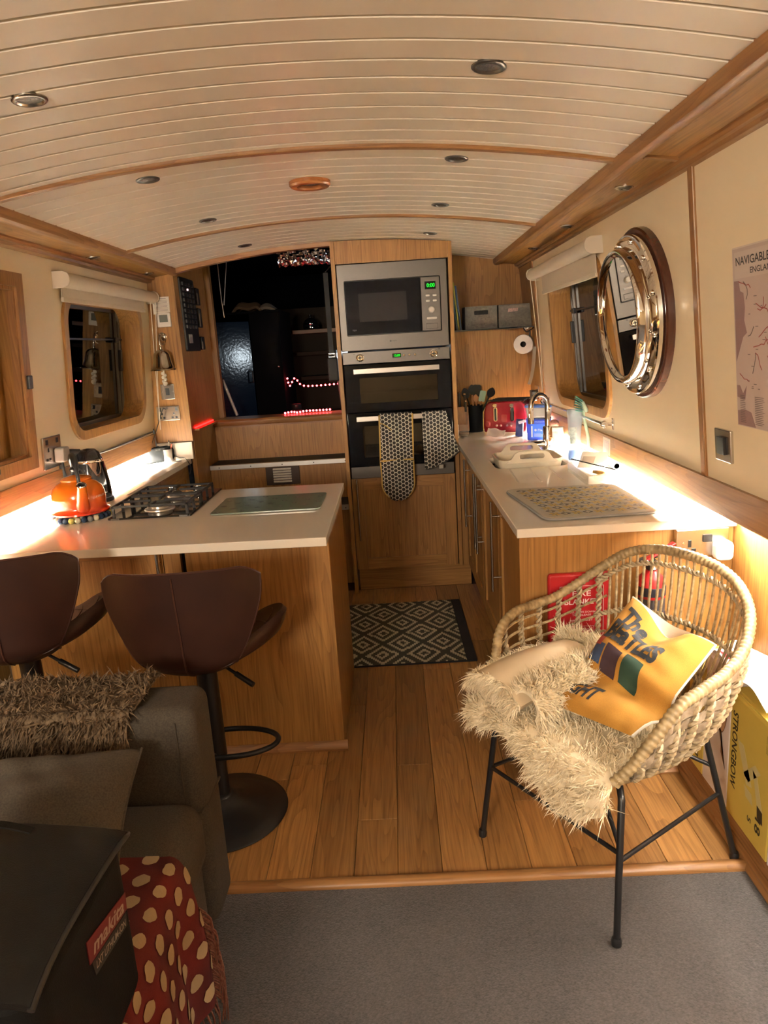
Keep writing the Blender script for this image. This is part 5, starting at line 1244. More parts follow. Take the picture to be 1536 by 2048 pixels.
build('lever', MB().obox(FX+Vector((.020, -.01, .322)), (.105, .020, .007), (0, -.45, .15)), REDP, fx, bevel=.002)
build('gauge', MB().lathe([(.012, 0), (.012, .008), (0, .009)], FX+Vector((.0, -.018, .281)), 16, (0,-1,0)), CHROME, fx, smooth=.6)
build('bracket', MB().box(.745, 2.135, .50, .78, 2.150, .68), BLACKP, fx)

# ------------------------------------------------------------------ fibre helper
def fibres(name, parent, surf, count, length, width, mat, lean=.5, droop=.3, curl=.25, clump=0, seed=1, segs=3, density=None):
    r = np.random.default_rng(seed); V = np.zeros((count, 2*segs+1, 3), np.float32)
    uv = r.random((count, 2))
    cl = r.normal(size=(max(1, clump), 3)); clp = r.random((max(1, clump), 2))
    for i in range(count):
        u, v = uv[i]
        p, n = surf(u, v); p = np.array(p); n = np.array(n)
        if clump:
            k = int(np.argmin(((clp-uv[i])**2).sum(1))); base = cl[k]*lean+r.normal(size=3)*lean*.35
            tip_pull = (np.array(surf(*clp[k])[0])-p)*.55
        else:
            base = r.normal(size=3)*lean; tip_pull = 0
        d = n+base; d /= np.linalg.norm(d); d = d*.85+n*.15
        ln = length*(.65+.7*r.random()); side = np.cross(d, r.normal(size=3)); side /= max(1e-6, np.linalg.norm(side))
        cu = r.normal(size=3)*curl
        for s in range(segs):
            t = s/segs; q = p+d*ln*t+cu*ln*t*t+np.array([0, 0, -droop*ln])*t*t+(tip_pull*t*t if clump else 0); wv = width*(1-.75*t)
            V[i, 2*s] = q-side*wv; V[i, 2*s+1] = q+side*wv
        V[i, 2*segs] = p+d*ln+cu*ln+np.array([0, 0, -droop*ln])+tip_pull
    F = []
    st = 2*segs+1
    base = np.arange(count)[:, None]*st
    quads = np.array([[2*s, 2*s+1, 2*s+3, 2*s+2] for s in range(segs-1)]); tri = np.array([[2*segs-2, 2*segs-1, 2*segs]])
    me = bpy.data.meshes.new(name)
    q = (base[:, None, :]+quads[None]).reshape(-1, 4); t = (base[:, None, :]+tri[None]).reshape(-1, 3)
    me.vertices.add(count*st); me.vertices.foreach_set('co', V.reshape(-1))
    nl = q.size+t.size; me.loops.add(nl); me.loops.foreach_set('vertex_index', np.concatenate([q.reshape(-1), t.reshape(-1)]).astype(np.int32))
    me.polygons.add(len(q)+len(t)); ls = np.concatenate([np.arange(len(q))*4, len(q)*4+np.arange(len(t))*3]).astype(np.int32)
    me.polygons.foreach_set('loop_start', ls); 
    me.update(calc_edges=True); me.validate()
    me.polygons.foreach_set('use_smooth', [True]*len(me.polygons))
    me.materials.append(mat); o = bpy.data.objects.new(name, me); COL.objects.link(o); o['kind'] = 'stuff'
    if parent is not None: adopt(o, parent)
    return o
def surf_from(fn, h=.01, flip=1):
    def s(u, v):
        p = Vector(fn(u, v)); a = Vector(fn(min(1, u+h), v))-Vector(fn(max(0, u-h), v)); b = Vector(fn(u, min(1, v+h)))-Vector(fn(u, max(0, v-h)))
        n = a.cross(b)*flip; n = n.normalized() if n.length > 1e-9 else Vector((0,0,1)); return p, n
    return s

# ------------------------------------------------------------------ wicker armchair
CA, CB, CC = Vector((.192, 1.869)), Vector((.463, 1.454)), Vector((.875, 1.714))
e1 = (CB-CA).normalized(); e2 = Vector((-e1.y, e1.x)); cc = (CA+CC)/2
def ch(u, v, z): q = cc+e1*u+e2*v; return Vector((q.x, q.y, z))
wc = thing('wicker_armchair', 'rattan tub armchair with thin black metal legs beside the sink worktop end', 'armchair', (cc.x, cc.y, 0))
rim_k = [(-.245, -.235, .452), (-.268, -.165, .53), (-.286, -.125, .615), (-.296, -.06, .650), (-.298, .02, .655), (-.292, .10, .660), (-.270, .170, .690), (-.228, .236, .740), (-.162, .276, .795), (-.08, .298, .822),
         (.02, .300, .828), (.12, .293, .818), (.20, .272, .790), (.262, .225, .742), (.300, .15, .690), (.315, .06, .655), (.318, -.04, .640), (.312, -.12, .622), (.297, -.185, .560), (.272, -.235, .490), (.250, -.262, .452)]
RIMP = resample(catmull([ch(*k) for k in rim_k], 8), 161)
seat_k = [(-.235, -.235, .445), (-.255, -.12, .43), (-.25, .02, .425), (-.215, .13, .425), (-.12, .20, .428), (0, .215, .43), (.12, .20, .428), (.215, .13, .425), (.25, .02, .425), (.255, -.12, .43), (.24, -.255, .445)]
SEATP = resample(catmull([ch(*k) for k in seat_k], 8), 161)
ctr3 = ch(0, 0, .5)
def shellp(a, t):
    i = a*160; k = min(159, int(i)); f = i-k
    R0 = RIMP[k].lerp(RIMP[k+1], f); S0 = SEATP[k].lerp(SEATP[k+1], f)
    p = R0.lerp(S0, t); out = (p-ctr3); out.z = 0
    out = out.normalized() if out.length > 1e-6 else out
    return p+out*.022*math.sin(PI*min(1, max(0, t)))
def rattan(nm, c1, c2, sc=45):
    m, nt, b = nodes_mat(nm); tc = N(nt, 'ShaderNodeTexCoord'); nz = N(nt, 'ShaderNodeTexNoise'); nz.inputs['Scale'].default_value = sc; nz.inputs['Detail'].default_value = 3
    L(nt, tc.outputs['Object'], nz.inputs['Vector']); f = math_(nt, 'MULTIPLY_ADD', nz.outputs[0], 2.4, -.7); f.node.use_clamp = True
    L(nt, mixc(nt, f, c1, c2), b.inputs['Base Color']); b.inputs['Roughness'].default_value = .48; return m
RT = rattan('rattan_wrap', (.42, .31, .16), (.19, .125, .055)); RS = rattan('rattan_stick', (.44, .33, .18), (.17, .105, .045), 80); RB = rattan('rattan_braid', (.46, .36, .22), (.20, .14, .07), 60); RG = rattan('rattan_strip', (.40, .32, .23), (.13, .09, .05), 40)
fine = resample(RIMP, 520)
build('rim', MB().tube(fine, [(.0150 if (i//2) % 2 else .0132) for i in range(520)], 10), RT, wc, smooth=.6)
sticks = []
for k in range(23):
    a = .365+.285*k/22
    mb = MB(); mb.tube([shellp(a+.004*math.sin(k*2.1)*t, t) for t in (0, .15, .3, .5, .7, .85, 1)], .0044, 6)
    build('stick', mb, RS, wc, smooth=1)
def braid(pts, r, pitch, wd=.0042):
    L_ = sum((b-a).length for a, b in zip(pts, pts[1:])); n = max(8, int(L_/pitch*8)); P = resample(pts, n+1); mb = MB()
    for ph in (0, PI):
        q = []
        for i, p in enumerate(P):
            t = (P[min(i+1, n)]-P[max(i-1, 0)]).normalized(); x = t.cross(Vector((0, 0, 1))); x = x.normalized() if x.length > .1 else t.cross(Vector((1, 0, 0))).normalized(); y = t.cross(x); an = 2*PI*i/8+ph
            q.append(p+x*r*math.cos(an)+y*r*math.sin(an))
        mb.tube(q, wd, 5)
    return mb
for t in (.11, .46, .80):
    build('braid', braid([shellp(.335+.33*i/30, t+(.03*math.sin(PI*i/30) if t == .46 else 0)) for i in range(31)], .0052, .030), RB, wc, smooth=1)
for a0, a1, flat, side in ((.035, .36, False, 'left'), (.655, .965, True, 'right')):
    for j, t in enumerate((.15, .31, .47, .63, .79, .95)):
        pts = [shellp(a0+(a1-a0)*i/24+.0, t) for i in range(25)]
        pts = [p+(ctr3-p).normalized()*(.006 if (i+j) % 4 < 2 else -.004) for i, p in enumerate(pts)] if flat else pts
        mb = MB(); mb.tube(pts, .0115 if flat else .0042, 8 if flat else 6, flat=1.0 if flat else 1.0)
        if flat:
            mb = MB(); vs = []; n = len(pts)
            hw = .0125
            for i, p in enumerate(pts):
                up = (shellp(a0+(a1-a0)*i/24, max(0, t-.05))-shellp(a0+(a1-a0)*i/24, min(1, t+.05))).normalized(); out = (p-ctr3).normalized()
                vs += [p+up*hw+out*.003, p-up*hw+out*.003, p-up*hw-out*.003, p+up*hw-out*.003]
            fs = []
            for i in range(n-1):
                for k in range(4): fs.append((4*i+k, 4*i+(k+1) % 4, 4*i+4+(k+1) % 4, 4*i+4+k))
            mb.add(vs, fs)
        build('weaver', mb, RG if flat else RS, wc, smooth=.8)
    n = 9 if flat else 8
    for k in range(n):
        a = a0+(a1-a0)*(k+.3)/(n-.3)
        build('braid', braid([shellp(a, t) for t in np.linspace(0, 1, 12)], .0058 if not flat else .0075, .036, .0046 if not flat else .006), RB, wc, smooth=1)
mb = MB(); sv = [p for p in SEATP]; k = len(sv)
mb.add(sv+[p-Vector((0,0,.012)) for p in sv], [list(range(k)), list(range(k, 2*k))]+[(i, (i+1) % k, k+(i+1) % k, k+i) for i in range(k)])
build('seat', mb, RG, wc)
build('seat_ring', MB().tube(SEATP, .009, 8, closed=True), RT, wc, smooth=1)
LEGM = plain('leg_black_steel', (.010, .010, .011), .35)
tops = dict(A=(-.20, -.20), B=(.225, -.215), C=(.19, .15), D=(-.19, .15)); feet = dict(A=(-.247, -.247), B=(.250, -.245), C=(.247, .247), D=(-.222, .232))
for kx in 'ABCD':
    u, v = tops[kx]; fu, fv = feet[kx]
    bend = ch(u*1.06, v*1.06, .385) if kx != 'B' else ch(.252, -.238, .40)
    st_ = ch(u*.80, v*.80, .430)
    p = [st_, ch(u*.98, v*.98, .422), bend, ch(fu, fv, .006)]
    lg = build('leg', MB().tube(catmull(p[:3], 6)+[p[3]], .0085, 10), LEGM, wc, smooth=1)
    build('foot_cap', MB().lathe([(0, 0), (.012, .0), (.013, .012), (.010, .022), (0, .022)], ch(fu, fv, 0), 14), BLACKP, lg, smooth=.7)
def lp(kx, z):
    u, v = tops[kx]; fu, fv = feet[kx]; b = ch(u*1.06, v*1.06, .385) if kx != 'B' else ch(.252, -.238, .40); f = ch(fu, fv, .006); t = (b.z-z)/(b.z-f.z); return b.lerp(f, t)
for p, q in ((lp('B', .235), lp('C', .215)), (lp('A', .235), lp('B', .255)), (lp('C', .375), lp('D', .375)), (lp('C', .30), ch(.0, .0, .41)), (lp('A', .235), lp('D', .215)), (lp('B', .27), ch(-.05, -.05, .41))):
    build('stretcher', MB().tube([p, q], .0058, 8), LEGM, wc, smooth=1)

# ------------------------------------------------------------------ sheepskin on the seat
sk_ = thing('sheepskin', 'thick cream sheepskin with one end folded over, draped on the wicker seat', 'sheepskin', tuple(ch(0, -.1, .47)))
WOOL = rattan('cream_wool', (.90, .80, .60), (.74, .61, .41), 30); SUEDE = plain('sheepskin_suede', (.70, .56, .37), .95, noise=.05, nscale=30)
m_, nt_, b_ = WOOL, WOOL.node_tree, WOOL.node_tree.nodes['Principled BSDF']; b_.inputs['Roughness'].default_value = .85; b_.inputs['Subsurface Weight'].default_value = 0
def skin(u, v):
    x = -.262+.505*u; hang = .050+.125*math.exp(-((u-.76)/.32)**2)+.04*math.exp(-((u-.10)/.15)**2)
    L0 = .37; tot = L0+hang; s = v*tot
    if s < L0: vv = .13-s; z = .456+.012*math.sin(5*u)*.5+.010*math.cos(3*s*8)*.3
    else:
        d = s-L0; a = min(d/.045, PI/2*.92); rr_ = .035
        vv = .13-L0-rr_*math.sin(a)-max(0, d-.045*PI/2*.92)*.15; z = .456-rr_*(1-math.cos(a))-max(0, d-.045*PI/2*.92)*.98
    if u < .12: z -= .012*(1-u/.12)
    return ch(x*(1.0+.06*math.sin(PI*v)), vv, z)
build('hide', MB().shell(skin, 24, 28, .012), WOOL, sk_, smooth=1)
fibres('fleece', sk_, surf_from(skin, flip=-1), 26000, .030, .0019, WOOL, lean=.50, droop=.35, curl=.30, clump=900, seed=3)
# folded end: suede side up with a furry rolled edge
FO = dict(a=(-.245, -.235), )
def fold(u, v):  # u along the chair depth (front->back), v across: fur roll at v=1
    x = -.255+.195*v+.02*u; y = -.260+.30*u
    z = .500+.040*math.sin(PI*min(1, v*.95+.05))+.020*u+(.012*math.sin(PI*u))
    return ch(x, y, z)
fd = build('folded_flap', MB().shell(fold, 16, 14, .02), SUEDE, sk_, smooth=1)
def roll(u, v):
    a = -.6+v*4.3; c = ch(-.045+.02*u, -.255+.345*u, .512+.022*u); r = .050+.012*math.sin(PI*u)
    return c+Vector((e1.x, e1.y, 0))*(r*math.cos(a))+Vector((0,0,1))*(r*math.sin(a))
fibres('fleece', fd, surf_from(roll, flip=1), 8000, .028, .0019, WOOL, lean=.45, droop=.2, curl=.28, clump=260, seed=5)
build('roll_core', MB().shell(roll, 14, 16, .01), WOOL, fd, smooth=1)
def edge(u, v):
    if u < .5: w_ = u*2; p = fold(0, w_); n = -Vector((e2.x, e2.y, 0))
    else: w_ = (u-.5)*2; p = fold(w_, 0); n = -Vector((e1.x, e1.y, 0))
    return p+Vector((0,0,.019-.022*v)), (n+Vector((0,0,.35))).normalized()
fibres('fleece', fd, edge, 6000, .034, .0020, WOOL, lean=.40, droop=.7, curl=.2, clump=110, seed=8)
def backroll(u, v):
    a = v*5.5; c = ch(-.245+.13*u, .085+.02*u, .530); r = .034
    return c+Vector((e2.x, e2.y, 0))*(r*math.cos(a))+Vector((0,0,1))*(r*math.sin(a))
build('roll_core', MB().shell(backroll, 10, 14, .008), WOOL, fd, smooth=1)
fibres('fleece', fd, surf_from(backroll, flip=-1), 2600, .034, .0020, WOOL, lean=.55, droop=.2, curl=.25, clump=80, seed=9)

# ------------------------------------------------------------------ yellow cushion
cu_ = thing('cushion', 'mustard yellow cushion with black lettering slumped in the wicker chair', 'cushion', tuple(ch(.1, .0, .5)))
P0, P1 = ch(-.050, .170, .712), ch(.222, .150, .662); P3, P2 = ch(-.035, -.150, .505), ch(.232, -.135, .520)
cn = ((P1-P0).cross(P3-P0)).normalized()
if cn.z < 0: cn = -cn
def cbase(u, v, dent=1):
    a = P0.lerp(P1, u); b = P3.lerp(P2, u); p = a.lerp(b, v)
    p = p-Vector((0,0,1))*(.062*math.exp(-((u-.46)/.22)**2)*math.exp(-(v/.30)**2) if dent else 0)   # dent in the top edge
    p = p-cn*.042*math.exp(-((v-.74)/.085)**2)                                      # crease near the bottom
    p = p-Vector((e2.x, e2.y, 0))*.045*max(0, (v-.7)/.3)+Vector((0,0,.012))*max(0, (v-.7)/.3)
    return p
def edgef(u, v): return (max(0, 16*u*(1-u)*v*(1-v)))**.42
def cfront(u, v):
    return cbase(u, v)+cn*(.052*edgef(u, v)+.0035*math.sin(17*u+9*v)*edgef(u, v)+.003*math.sin(31*v-7*u)*edgef(u, v))
def cback(u, v): return cbase(u, v, 0)-cn*(.045*edgef(u, v)+.030*math.exp(-((u-.46)/.26)**2)*math.exp(-(v/.3)**2))
def linen(nm, col, dk=.75, sc=420):
    m, nt, b = nodes_mat(nm); tc = N(nt, 'ShaderNodeTexCoord'); n1 = N(nt, 'ShaderNodeTexNoise'); n1.inputs['Scale'].default_value = sc; n1.inputs['Detail'].default_value = 2
    L(nt, tc.outputs['Object'], n1.inputs['Vector']); f = math_(nt, 'MULTIPLY_ADD', n1.outputs[0], 1.6, -.3); f.node.use_clamp = True
    L(nt, mixc(nt, f, tuple(c*dk for c in col), col), b.inputs['Base Color']); b.inputs['Roughness'].default_value = .92
    bp = N(nt, 'ShaderNodeBump'); bp.inputs['Strength'].default_value = .35; bp.inputs['Distance'].default_value = .001; L(nt, n1.outputs[0], bp.inputs['Height']); L(nt, bp.outputs[0], b.inputs['Normal']); return m
MUST = linen('mustard_linen', (.47, .225, .032), .8)
build('front', MB().grid(cfront, 36, 36), MUST, cu_, smooth=4)
build('back', MB().grid(cback, 24, 24), linen('white_linen', (.66, .62, .55), .9), cu_, smooth=4)
build('gusset', MB().grid(lambda u, v: cfront(u, 0).lerp(cback(u, 0), v), 30, 4), bpy.data.materials['white_linen'], cu_, smooth=4)
def on_cushion(mb, s, u0, v0, ang, w_, h_, bold=.02, lift=.0022):
    vs, fs = text_geo(s, bold); ca, sa = math.cos(ang), math.sin(ang); bm = bmesh.new()
    bv = [bm.verts.new((x*w_, y*h_, 0)) for x, y in vs]
    for f in fs:
        try: bm.faces.new([bv[i] for i in f])
        except ValueError: pass
    bmesh.ops.triangulate(bm, faces=bm.faces)
    for _ in range(3):
        ed = [e_ for e_ in bm.edges if e_.calc_length() > .045]
        if not ed: break
        bmesh.ops.subdivide_edges(bm, edges=ed, cuts=1); bmesh.ops.triangulate(bm, faces=bm.faces)
    bm.verts.index_update(); out = []
    for v in bm.verts:
        x, y = v.co.x, v.co.y; u = u0+x*ca-y*sa; vv = v0-(x*sa+y*ca); out.append(cfront(u, vv)+cn*lift)
    mb.add(out, [[q.index for q in f.verts] for f in bm.faces]); bm.free()
CINK = plain('cushion_ink', (.018, .020, .024), .8)
for t_, a_ in (('The', (.26, .190, -.05, .32, .17, .045)), ('BEaTLES', (.40, .370, -.10, .66, .19, .05)), ('NIGHT', (.26, .86, 0, .46, .12, .04))):
    mb = MB(); on_cushion(mb, t_, *a_); build('lettering', mb, CINK, cu_)
for nm, (u0, v0, s, c) in dict(red=(.07, .46, .10, (.38, .05, .02)), blue=(.13, .57, .15, (.035, .065, .14)), plum=(.32, .595, .20, (.045, .022, .030)), green=(.57, .615, .21, (.018, .05, .030))).items():
    mb = MB(); q = []
    n = 8
    ca, sa = math.cos(-.14), math.sin(-.14)
    g = lambda a, b: cfront(u0+((a-.5)*ca-(b-.5)*sa)*s, v0+((a-.5)*sa*-1+(b-.5)*ca*1)*s*1.0)+cn*.0016
    build('print_square', mb.grid(g, n, n), plain('print_%s' % nm, c, .8, noise=.35, nscale=40), cu_, smooth=4)
build('edge_piping', MB().tube([cbase(u, 0) for u in np.linspace(0, 1, 20)]+[cbase(1, v) for v in np.linspace(.05, 1, 19)], .0035, 6), bpy.data.materials['white_linen'], cu_, smooth=1)

# ------------------------------------------------------------------ cartons along the right hull side
CY = plain('yellow_carton', (.62, .47, .085), .55, noise=.05, nscale=20); CW = plain('white_carton', (.70, .62, .57), .55)
fX = lambda a, b, w: (.902-w, a, b)
def carton(nm, lab, y0, y1, z0, z1, mat, x0=.902, x1=1.032):
    e = thing(nm, lab, 'box', ((x0+x1)/2, (y0+y1)/2, z0)); mb = MB(); f = lambda a, b, w: (a, w, b)
    mb.prism(rrect(x0, z0, x1, z1, (.002, .002, .006, .014), 3), f, y0, y1); build('carton', mb, mat, e, bevel=.003); return e
c1 = carton('drinks_carton', 'tall yellow cider carton with black sideways lettering at the right edge of the view', 1.612, 1.836, .0745, .462, CY)
down = (0, 0, -1)
CI = plain('carton_ink', (.030, .024, .012), .6)
for t_, a_, b_, w_, h_ in [('STRONGBOW', 1.806, .285, .235, .030), ('18', 1.660, .145, .045, .030), ('5', 1.705, .135, .016, .02)]+[('Please recycle', 1.640-.006*k, .40, .05, .0035) for k in range(5)]:
    lettering(c1, t_, fX(a_, b_, 0), (0,0,-1), (0,-1,0), w_, h_, CI, lift=.0009, bold=.02)
PG = plain('carton_pale', (.58, .50, .22), .6)
mb = MB()
for pts in ([(1.79, .33), (1.755, .33), (1.70, .235), (1.73, .225)], [(1.75, .25), (1.72, .24), (1.66, .30), (1.69, .31)], [(1.70, .29), (1.675, .28), (1.64, .20), (1.665, .19)], [(1.74, .22), (1.70, .215), (1.69, .185), (1.73, .19)]): mb.prism(pts, fX, .0006, .0011)
build('arrow_print', mb, PG, c1)
mb = MB(); mb.prism([(1.668, .205), (1.640, .20), (1.636, .165), (1.664, .17)], fX, .0012, .0016); build('dark_mark', mb, CI, c1)
fl_ = MB().shell(lambda u, v: Vector((.903+.125*u, 1.614+.22*v, .463+.012*math.sin(PI*u)*math.sin(5*v+1)+.006*u)), 8, 10, .002); build('top_flap', fl_, CY, c1, smooth=1)
c2 = carton('drinks_carton', 'white carton printed with a pink bottle drawing, between the two yellow cartons', 1.840, 2.000, .0745, .505, CW)
def pr_shape(pts, mat, nm, o, w0=.0006): build(nm, MB().prism(pts, fX, w0, w0+.0005), mat, o)
PK = plain('pink_print', (.42, .075, .085), .6); BRP = plain('brown_print', (.19, .085, .030), .6); OR_ = plain('tan_print', (.46, .27, .14), .6)
pr_shape([(1.885+.030*math.cos(a)-.006*math.sin(a*1.0), .375+.085*math.sin(a)) for a in [2*PI*k/20 for k in range(20)]], BRP, 'bottle_outline', c2)
pr_shape([(1.885+.024*math.cos(a), .375+.078*math.sin(a)) for a in [2*PI*k/20 for k in range(20)]], OR_, 'bottle_print', c2, .0012)
pr_shape([(1.955, .30), (1.925, .31), (1.925, .46), (1.955, .45)], PK, 'brand_panel', c2)
pr_shape([(1.905, .30), (1.890, .30), (1.885, .23), (1.855, .19), (1.87, .23)], BRP, 'bottle_neck', c2)
lettering(c2, 'Fruity', fX(1.940, .38, .0012), (0,0,-1), (0,-1,0), .10, .014, plain('pink_pale', (.65, .45, .40), .6), lift=.0006, bold=.02)
c3 = carton('drinks_carton', 'second yellow carton, half hidden behind the wicker chair at the end panel', 2.004, 2.118, .0745, .430, CY)
lettering(c3, '18', fX(2.045, .135, 0), (0,0,-1), (0,-1,0), .04, .026, CI, lift=.0009, bold=.02); lettering(c3, '5', fX(2.075, .15, 0), (0,0,-1), (0,-1,0), .016, .018, CI, lift=.0009)
c4 = carton('drinks_carton', 'plain pale carton at the very right edge in front of the yellow cider carton', 1.36, 1.606, .0745, .44, CW)
pr_shape([(1.59, .12), (1.57, .12), (1.57, .40), (1.59, .40)], OR_, 'stripe', c4)
pp = thing('paper_bag', 'crumpled white printed plastic packet lying on top of the cartons', 'packet', (.965, 1.85, .51))
def pbag(u, v): return Vector((.905+.118*u, 1.66+.34*v, .512+.020*math.sin(7*u+3*v)*math.sin(PI*u)+.018*math.sin(9*v+2*u)*math.sin(PI*v)-.030*(1-v)**3))
build('packet', MB().shell(pbag, 16, 22, .004), plain('packet_white', (.74, .71, .68), .35), pp, smooth=1)
def on_bag(u, v): return pbag(u, v)+Vector((0, 0, .0016))
build('red_sticker', MB().grid(lambda a, b: on_bag(.04+.40*a, .70+.17*b), 6, 4), plain('sticker_red', (.55, .03, .05), .4), pp, smooth=4)
mb = MB()
for k in range(3): mb.grid(lambda a, b: on_bag(.10+.28*a, .735+.04*k+.014*b)+Vector((0,0,.001)), 6, 1)
build('sticker_print', mb, plain('sticker_white', (.75, .60, .58), .5), pp)
mb = MB()
for (u0, v0, u1, v1) in ((.5, .88, .52, .98), (.5, .88, .82, .895), (.60, .90, .62, .98), (.70, .90, .72, .98), (.80, .90, .82, .98)): mb.grid(lambda a, b: on_bag(u0+(u1-u0)*a, v0+(v1-v0)*b), 3, 3)
build('print', mb, plain('packet_print', (.30, .28, .27), .5), pp)
yb_ = thing('yellow_card', 'flattened yellow card lying behind the white packet against the end panel', 'card', (.97, 2.06, .45))
build('card', MB().shell(lambda u, v: Vector((.890+.138*u, 2.006+.112*v, .4375+.04*u*v+.010*math.sin(6*u))), 8, 6, .003), plain('yellow_card_col', (.70, .58, .16), .55), yb_, smooth=1)

# ------------------------------------------------------------------ bar stools
def leather():
    m, nt, b = nodes_mat('brown_leather'); tc = N(nt, 'ShaderNodeTexCoord'); vz = N(nt, 'ShaderNodeTexVoronoi'); vz.inputs['Scale'].default_value = 420; nz = N(nt, 'ShaderNodeTexNoise'); nz.inputs['Scale'].default_value = 9
    for n in (vz, nz): L(nt, tc.outputs['Object'], n.inputs['Vector'])
    L(nt, mixc(nt, nz.outputs[0], (.017, .0065, .0048), (.040, .015, .0095)), b.inputs['Base Color']); b.inputs['Roughness'].default_value = .42; b.inputs['Specular IOR Level'].default_value = .32
    bp = N(nt, 'ShaderNodeBump'); bp.inputs['Strength'].default_value = .12; bp.inputs['Distance'].default_value = .001; L(nt, vz.outputs['Distance'], bp.inputs['Height']); L(nt, bp.outputs[0], b.inputs['Normal']); return m
LEA = leather(); STITCH = plain('leather_piping', (.045, .016, .011), .35)
def stool():
    t = thing('bar_stool', 'brown leather bar stool with a round black base at the peninsula, right of the two', 'bar stool', (0, 0, 0), 'bar stools at the peninsula')
    build('base', MB().lathe([(0, .0), (.205, .0), (.208, .004), (.203, .009), (.150, .020), (.090, .036), (.050, .056), (.036, .072), (0, .072)], (0,0,0), 56), BLACKM, t, smooth=.9)
    build('collar', MB().lathe([(.036, .066), (.039, .070), (.036, .076), (.030, .078)], (0,0,0), 28), BLACKP, t, smooth=.8)
    build('lower_tube', MB().cyl((0,0,.07), (0,0,.30), .0255, seg=24), BLACKM, t, smooth=.7)
    build('column', MB().cyl((0,0,.21), (0,0,.56), .0315, seg=24), BLACKM, t, smooth=.7)
    fr = [(.0, -.030, .225)]+[(.155*math.cos(a)*1.0+.045, .085*math.sin(a)*1.0+.0, .250) for a in [-PI*.60+PI*1.2*k/14 for k in range(15)]]+[(.0, .030, .275)]
    build('footrest', MB().tube(catmull(fr, 3), .0085, 10), BLACKM, t, smooth=1)
    lf_ = build('lever', MB().tube([(.045, -.03, .545), (.135, -.075, .500)], .005, 8), BLACKM, t, smooth=1)
    build('grip', MB().tube([(.105, -.060, .515), (.160, -.088, .488)], .0085, 10), BLACKP, lf_, smooth=1)
    build('seat_plate', MB().box(-.09, -.09, .545, .09, .09, .562), BLACKM, t, bevel=.004)
    def back(u, v):   # u across -1..1, v 0 bottom..1 top
        s = 2*u-1; wv = .116+.106*math.sin(min(1, v*1.08)*PI/2)**1.15
        x = s*wv; bow = .085*abs(s)**2.2*(.35+.65*v)
        y = -.192-.036*v+bow+.085*(1-min(1, v/.20))**2
        z = .540+.350*v-.010*abs(s)**2*v-.028*(max(0, abs(s)-.76)/.24)**2*(max(0, v-.6)/.4)+.022*abs(s)**3*(1-min(1, v/.3))
        return Vector((x, y, z))
    th_ = lambda u, v: .030*min(1, (1-abs(2*u-1))*6+.35)*min(1, (1-v)*7+.45)
    build('backrest', MB().shell(back, 30, 22, lambda u, v: th_(u, v)), LEA, t, smooth=1)
    bk = t.children[-1]
    build('back_seam', MB().tube([back(.5, v)+Vector((.0, -.0015, 0)) for v in np.linspace(.02, .97, 16)], .0028, 6), STITCH, bk, smooth=1)
    bp_ = [back(0, v) for v in np.linspace(0, 1, 12)]+[back(u, 1) for u in np.linspace(.03, .97, 24)]+[back(1, v) for v in np.linspace(1, 0, 12)]
    build('back_piping', MB().tube([p+Vector((0,.006,0)) for p in bp_], .0045, 6), STITCH, bk, smooth=1)
    def seat(u, v):   # u across, v 0 back..1 front
        s = 2*u-1; wv = .105+.150*math.sin(PI*min(1, .06+.80*v))**1.0-.03*v*v
        x = s*wv; y = -.150+.385*v
        z = .592+.105*abs(s)**2.4*math.sin(PI*min(1, .10+.8*v))-.018*math.sin(PI*v)+.02*(1-v)**4-.02*v**6
        return Vector((x, y, z))
    st_ = build('seat', MB().shell(seat, 28, 22, lambda u, v: .042*min(1, (1-abs(2*u-1))*5+.4)), LEA, t, smooth=1)
    mb = MB()
    for k in range(-3, 4):
        for sg in (1, -1):
            pts = [(.5+.13*k+sg*.26*(v-.5), v) for v in np.linspace(.08, .92, 12)]
            pts = [seat(u, v)+Vector((0,0,.001)) for u, v in pts if .03 < u < .97]
            if len(pts) > 2: mb.tube(pts, .0016, 4)
    build('quilting', mb, STITCH, st_, smooth=1)
    return t
s1 = stool()
s2 = copy_tree(s1); s2['label'] = 'brown leather bar stool raised slightly higher, left of the two at the peninsula'
s1.location = (-.632, 2.035, 0); s1.rotation_euler = (0, 0, .02)
s2.location = (-1.185, 2.045, .0); s2.rotation_euler = (0, 0, .20)
for chd in s2.children:
    nm = chd.name.split('.')[0]
    if nm in ('lever', 'seat_plate', 'backrest', 'seat', 'column'): chd.location = (0, 0, .058)

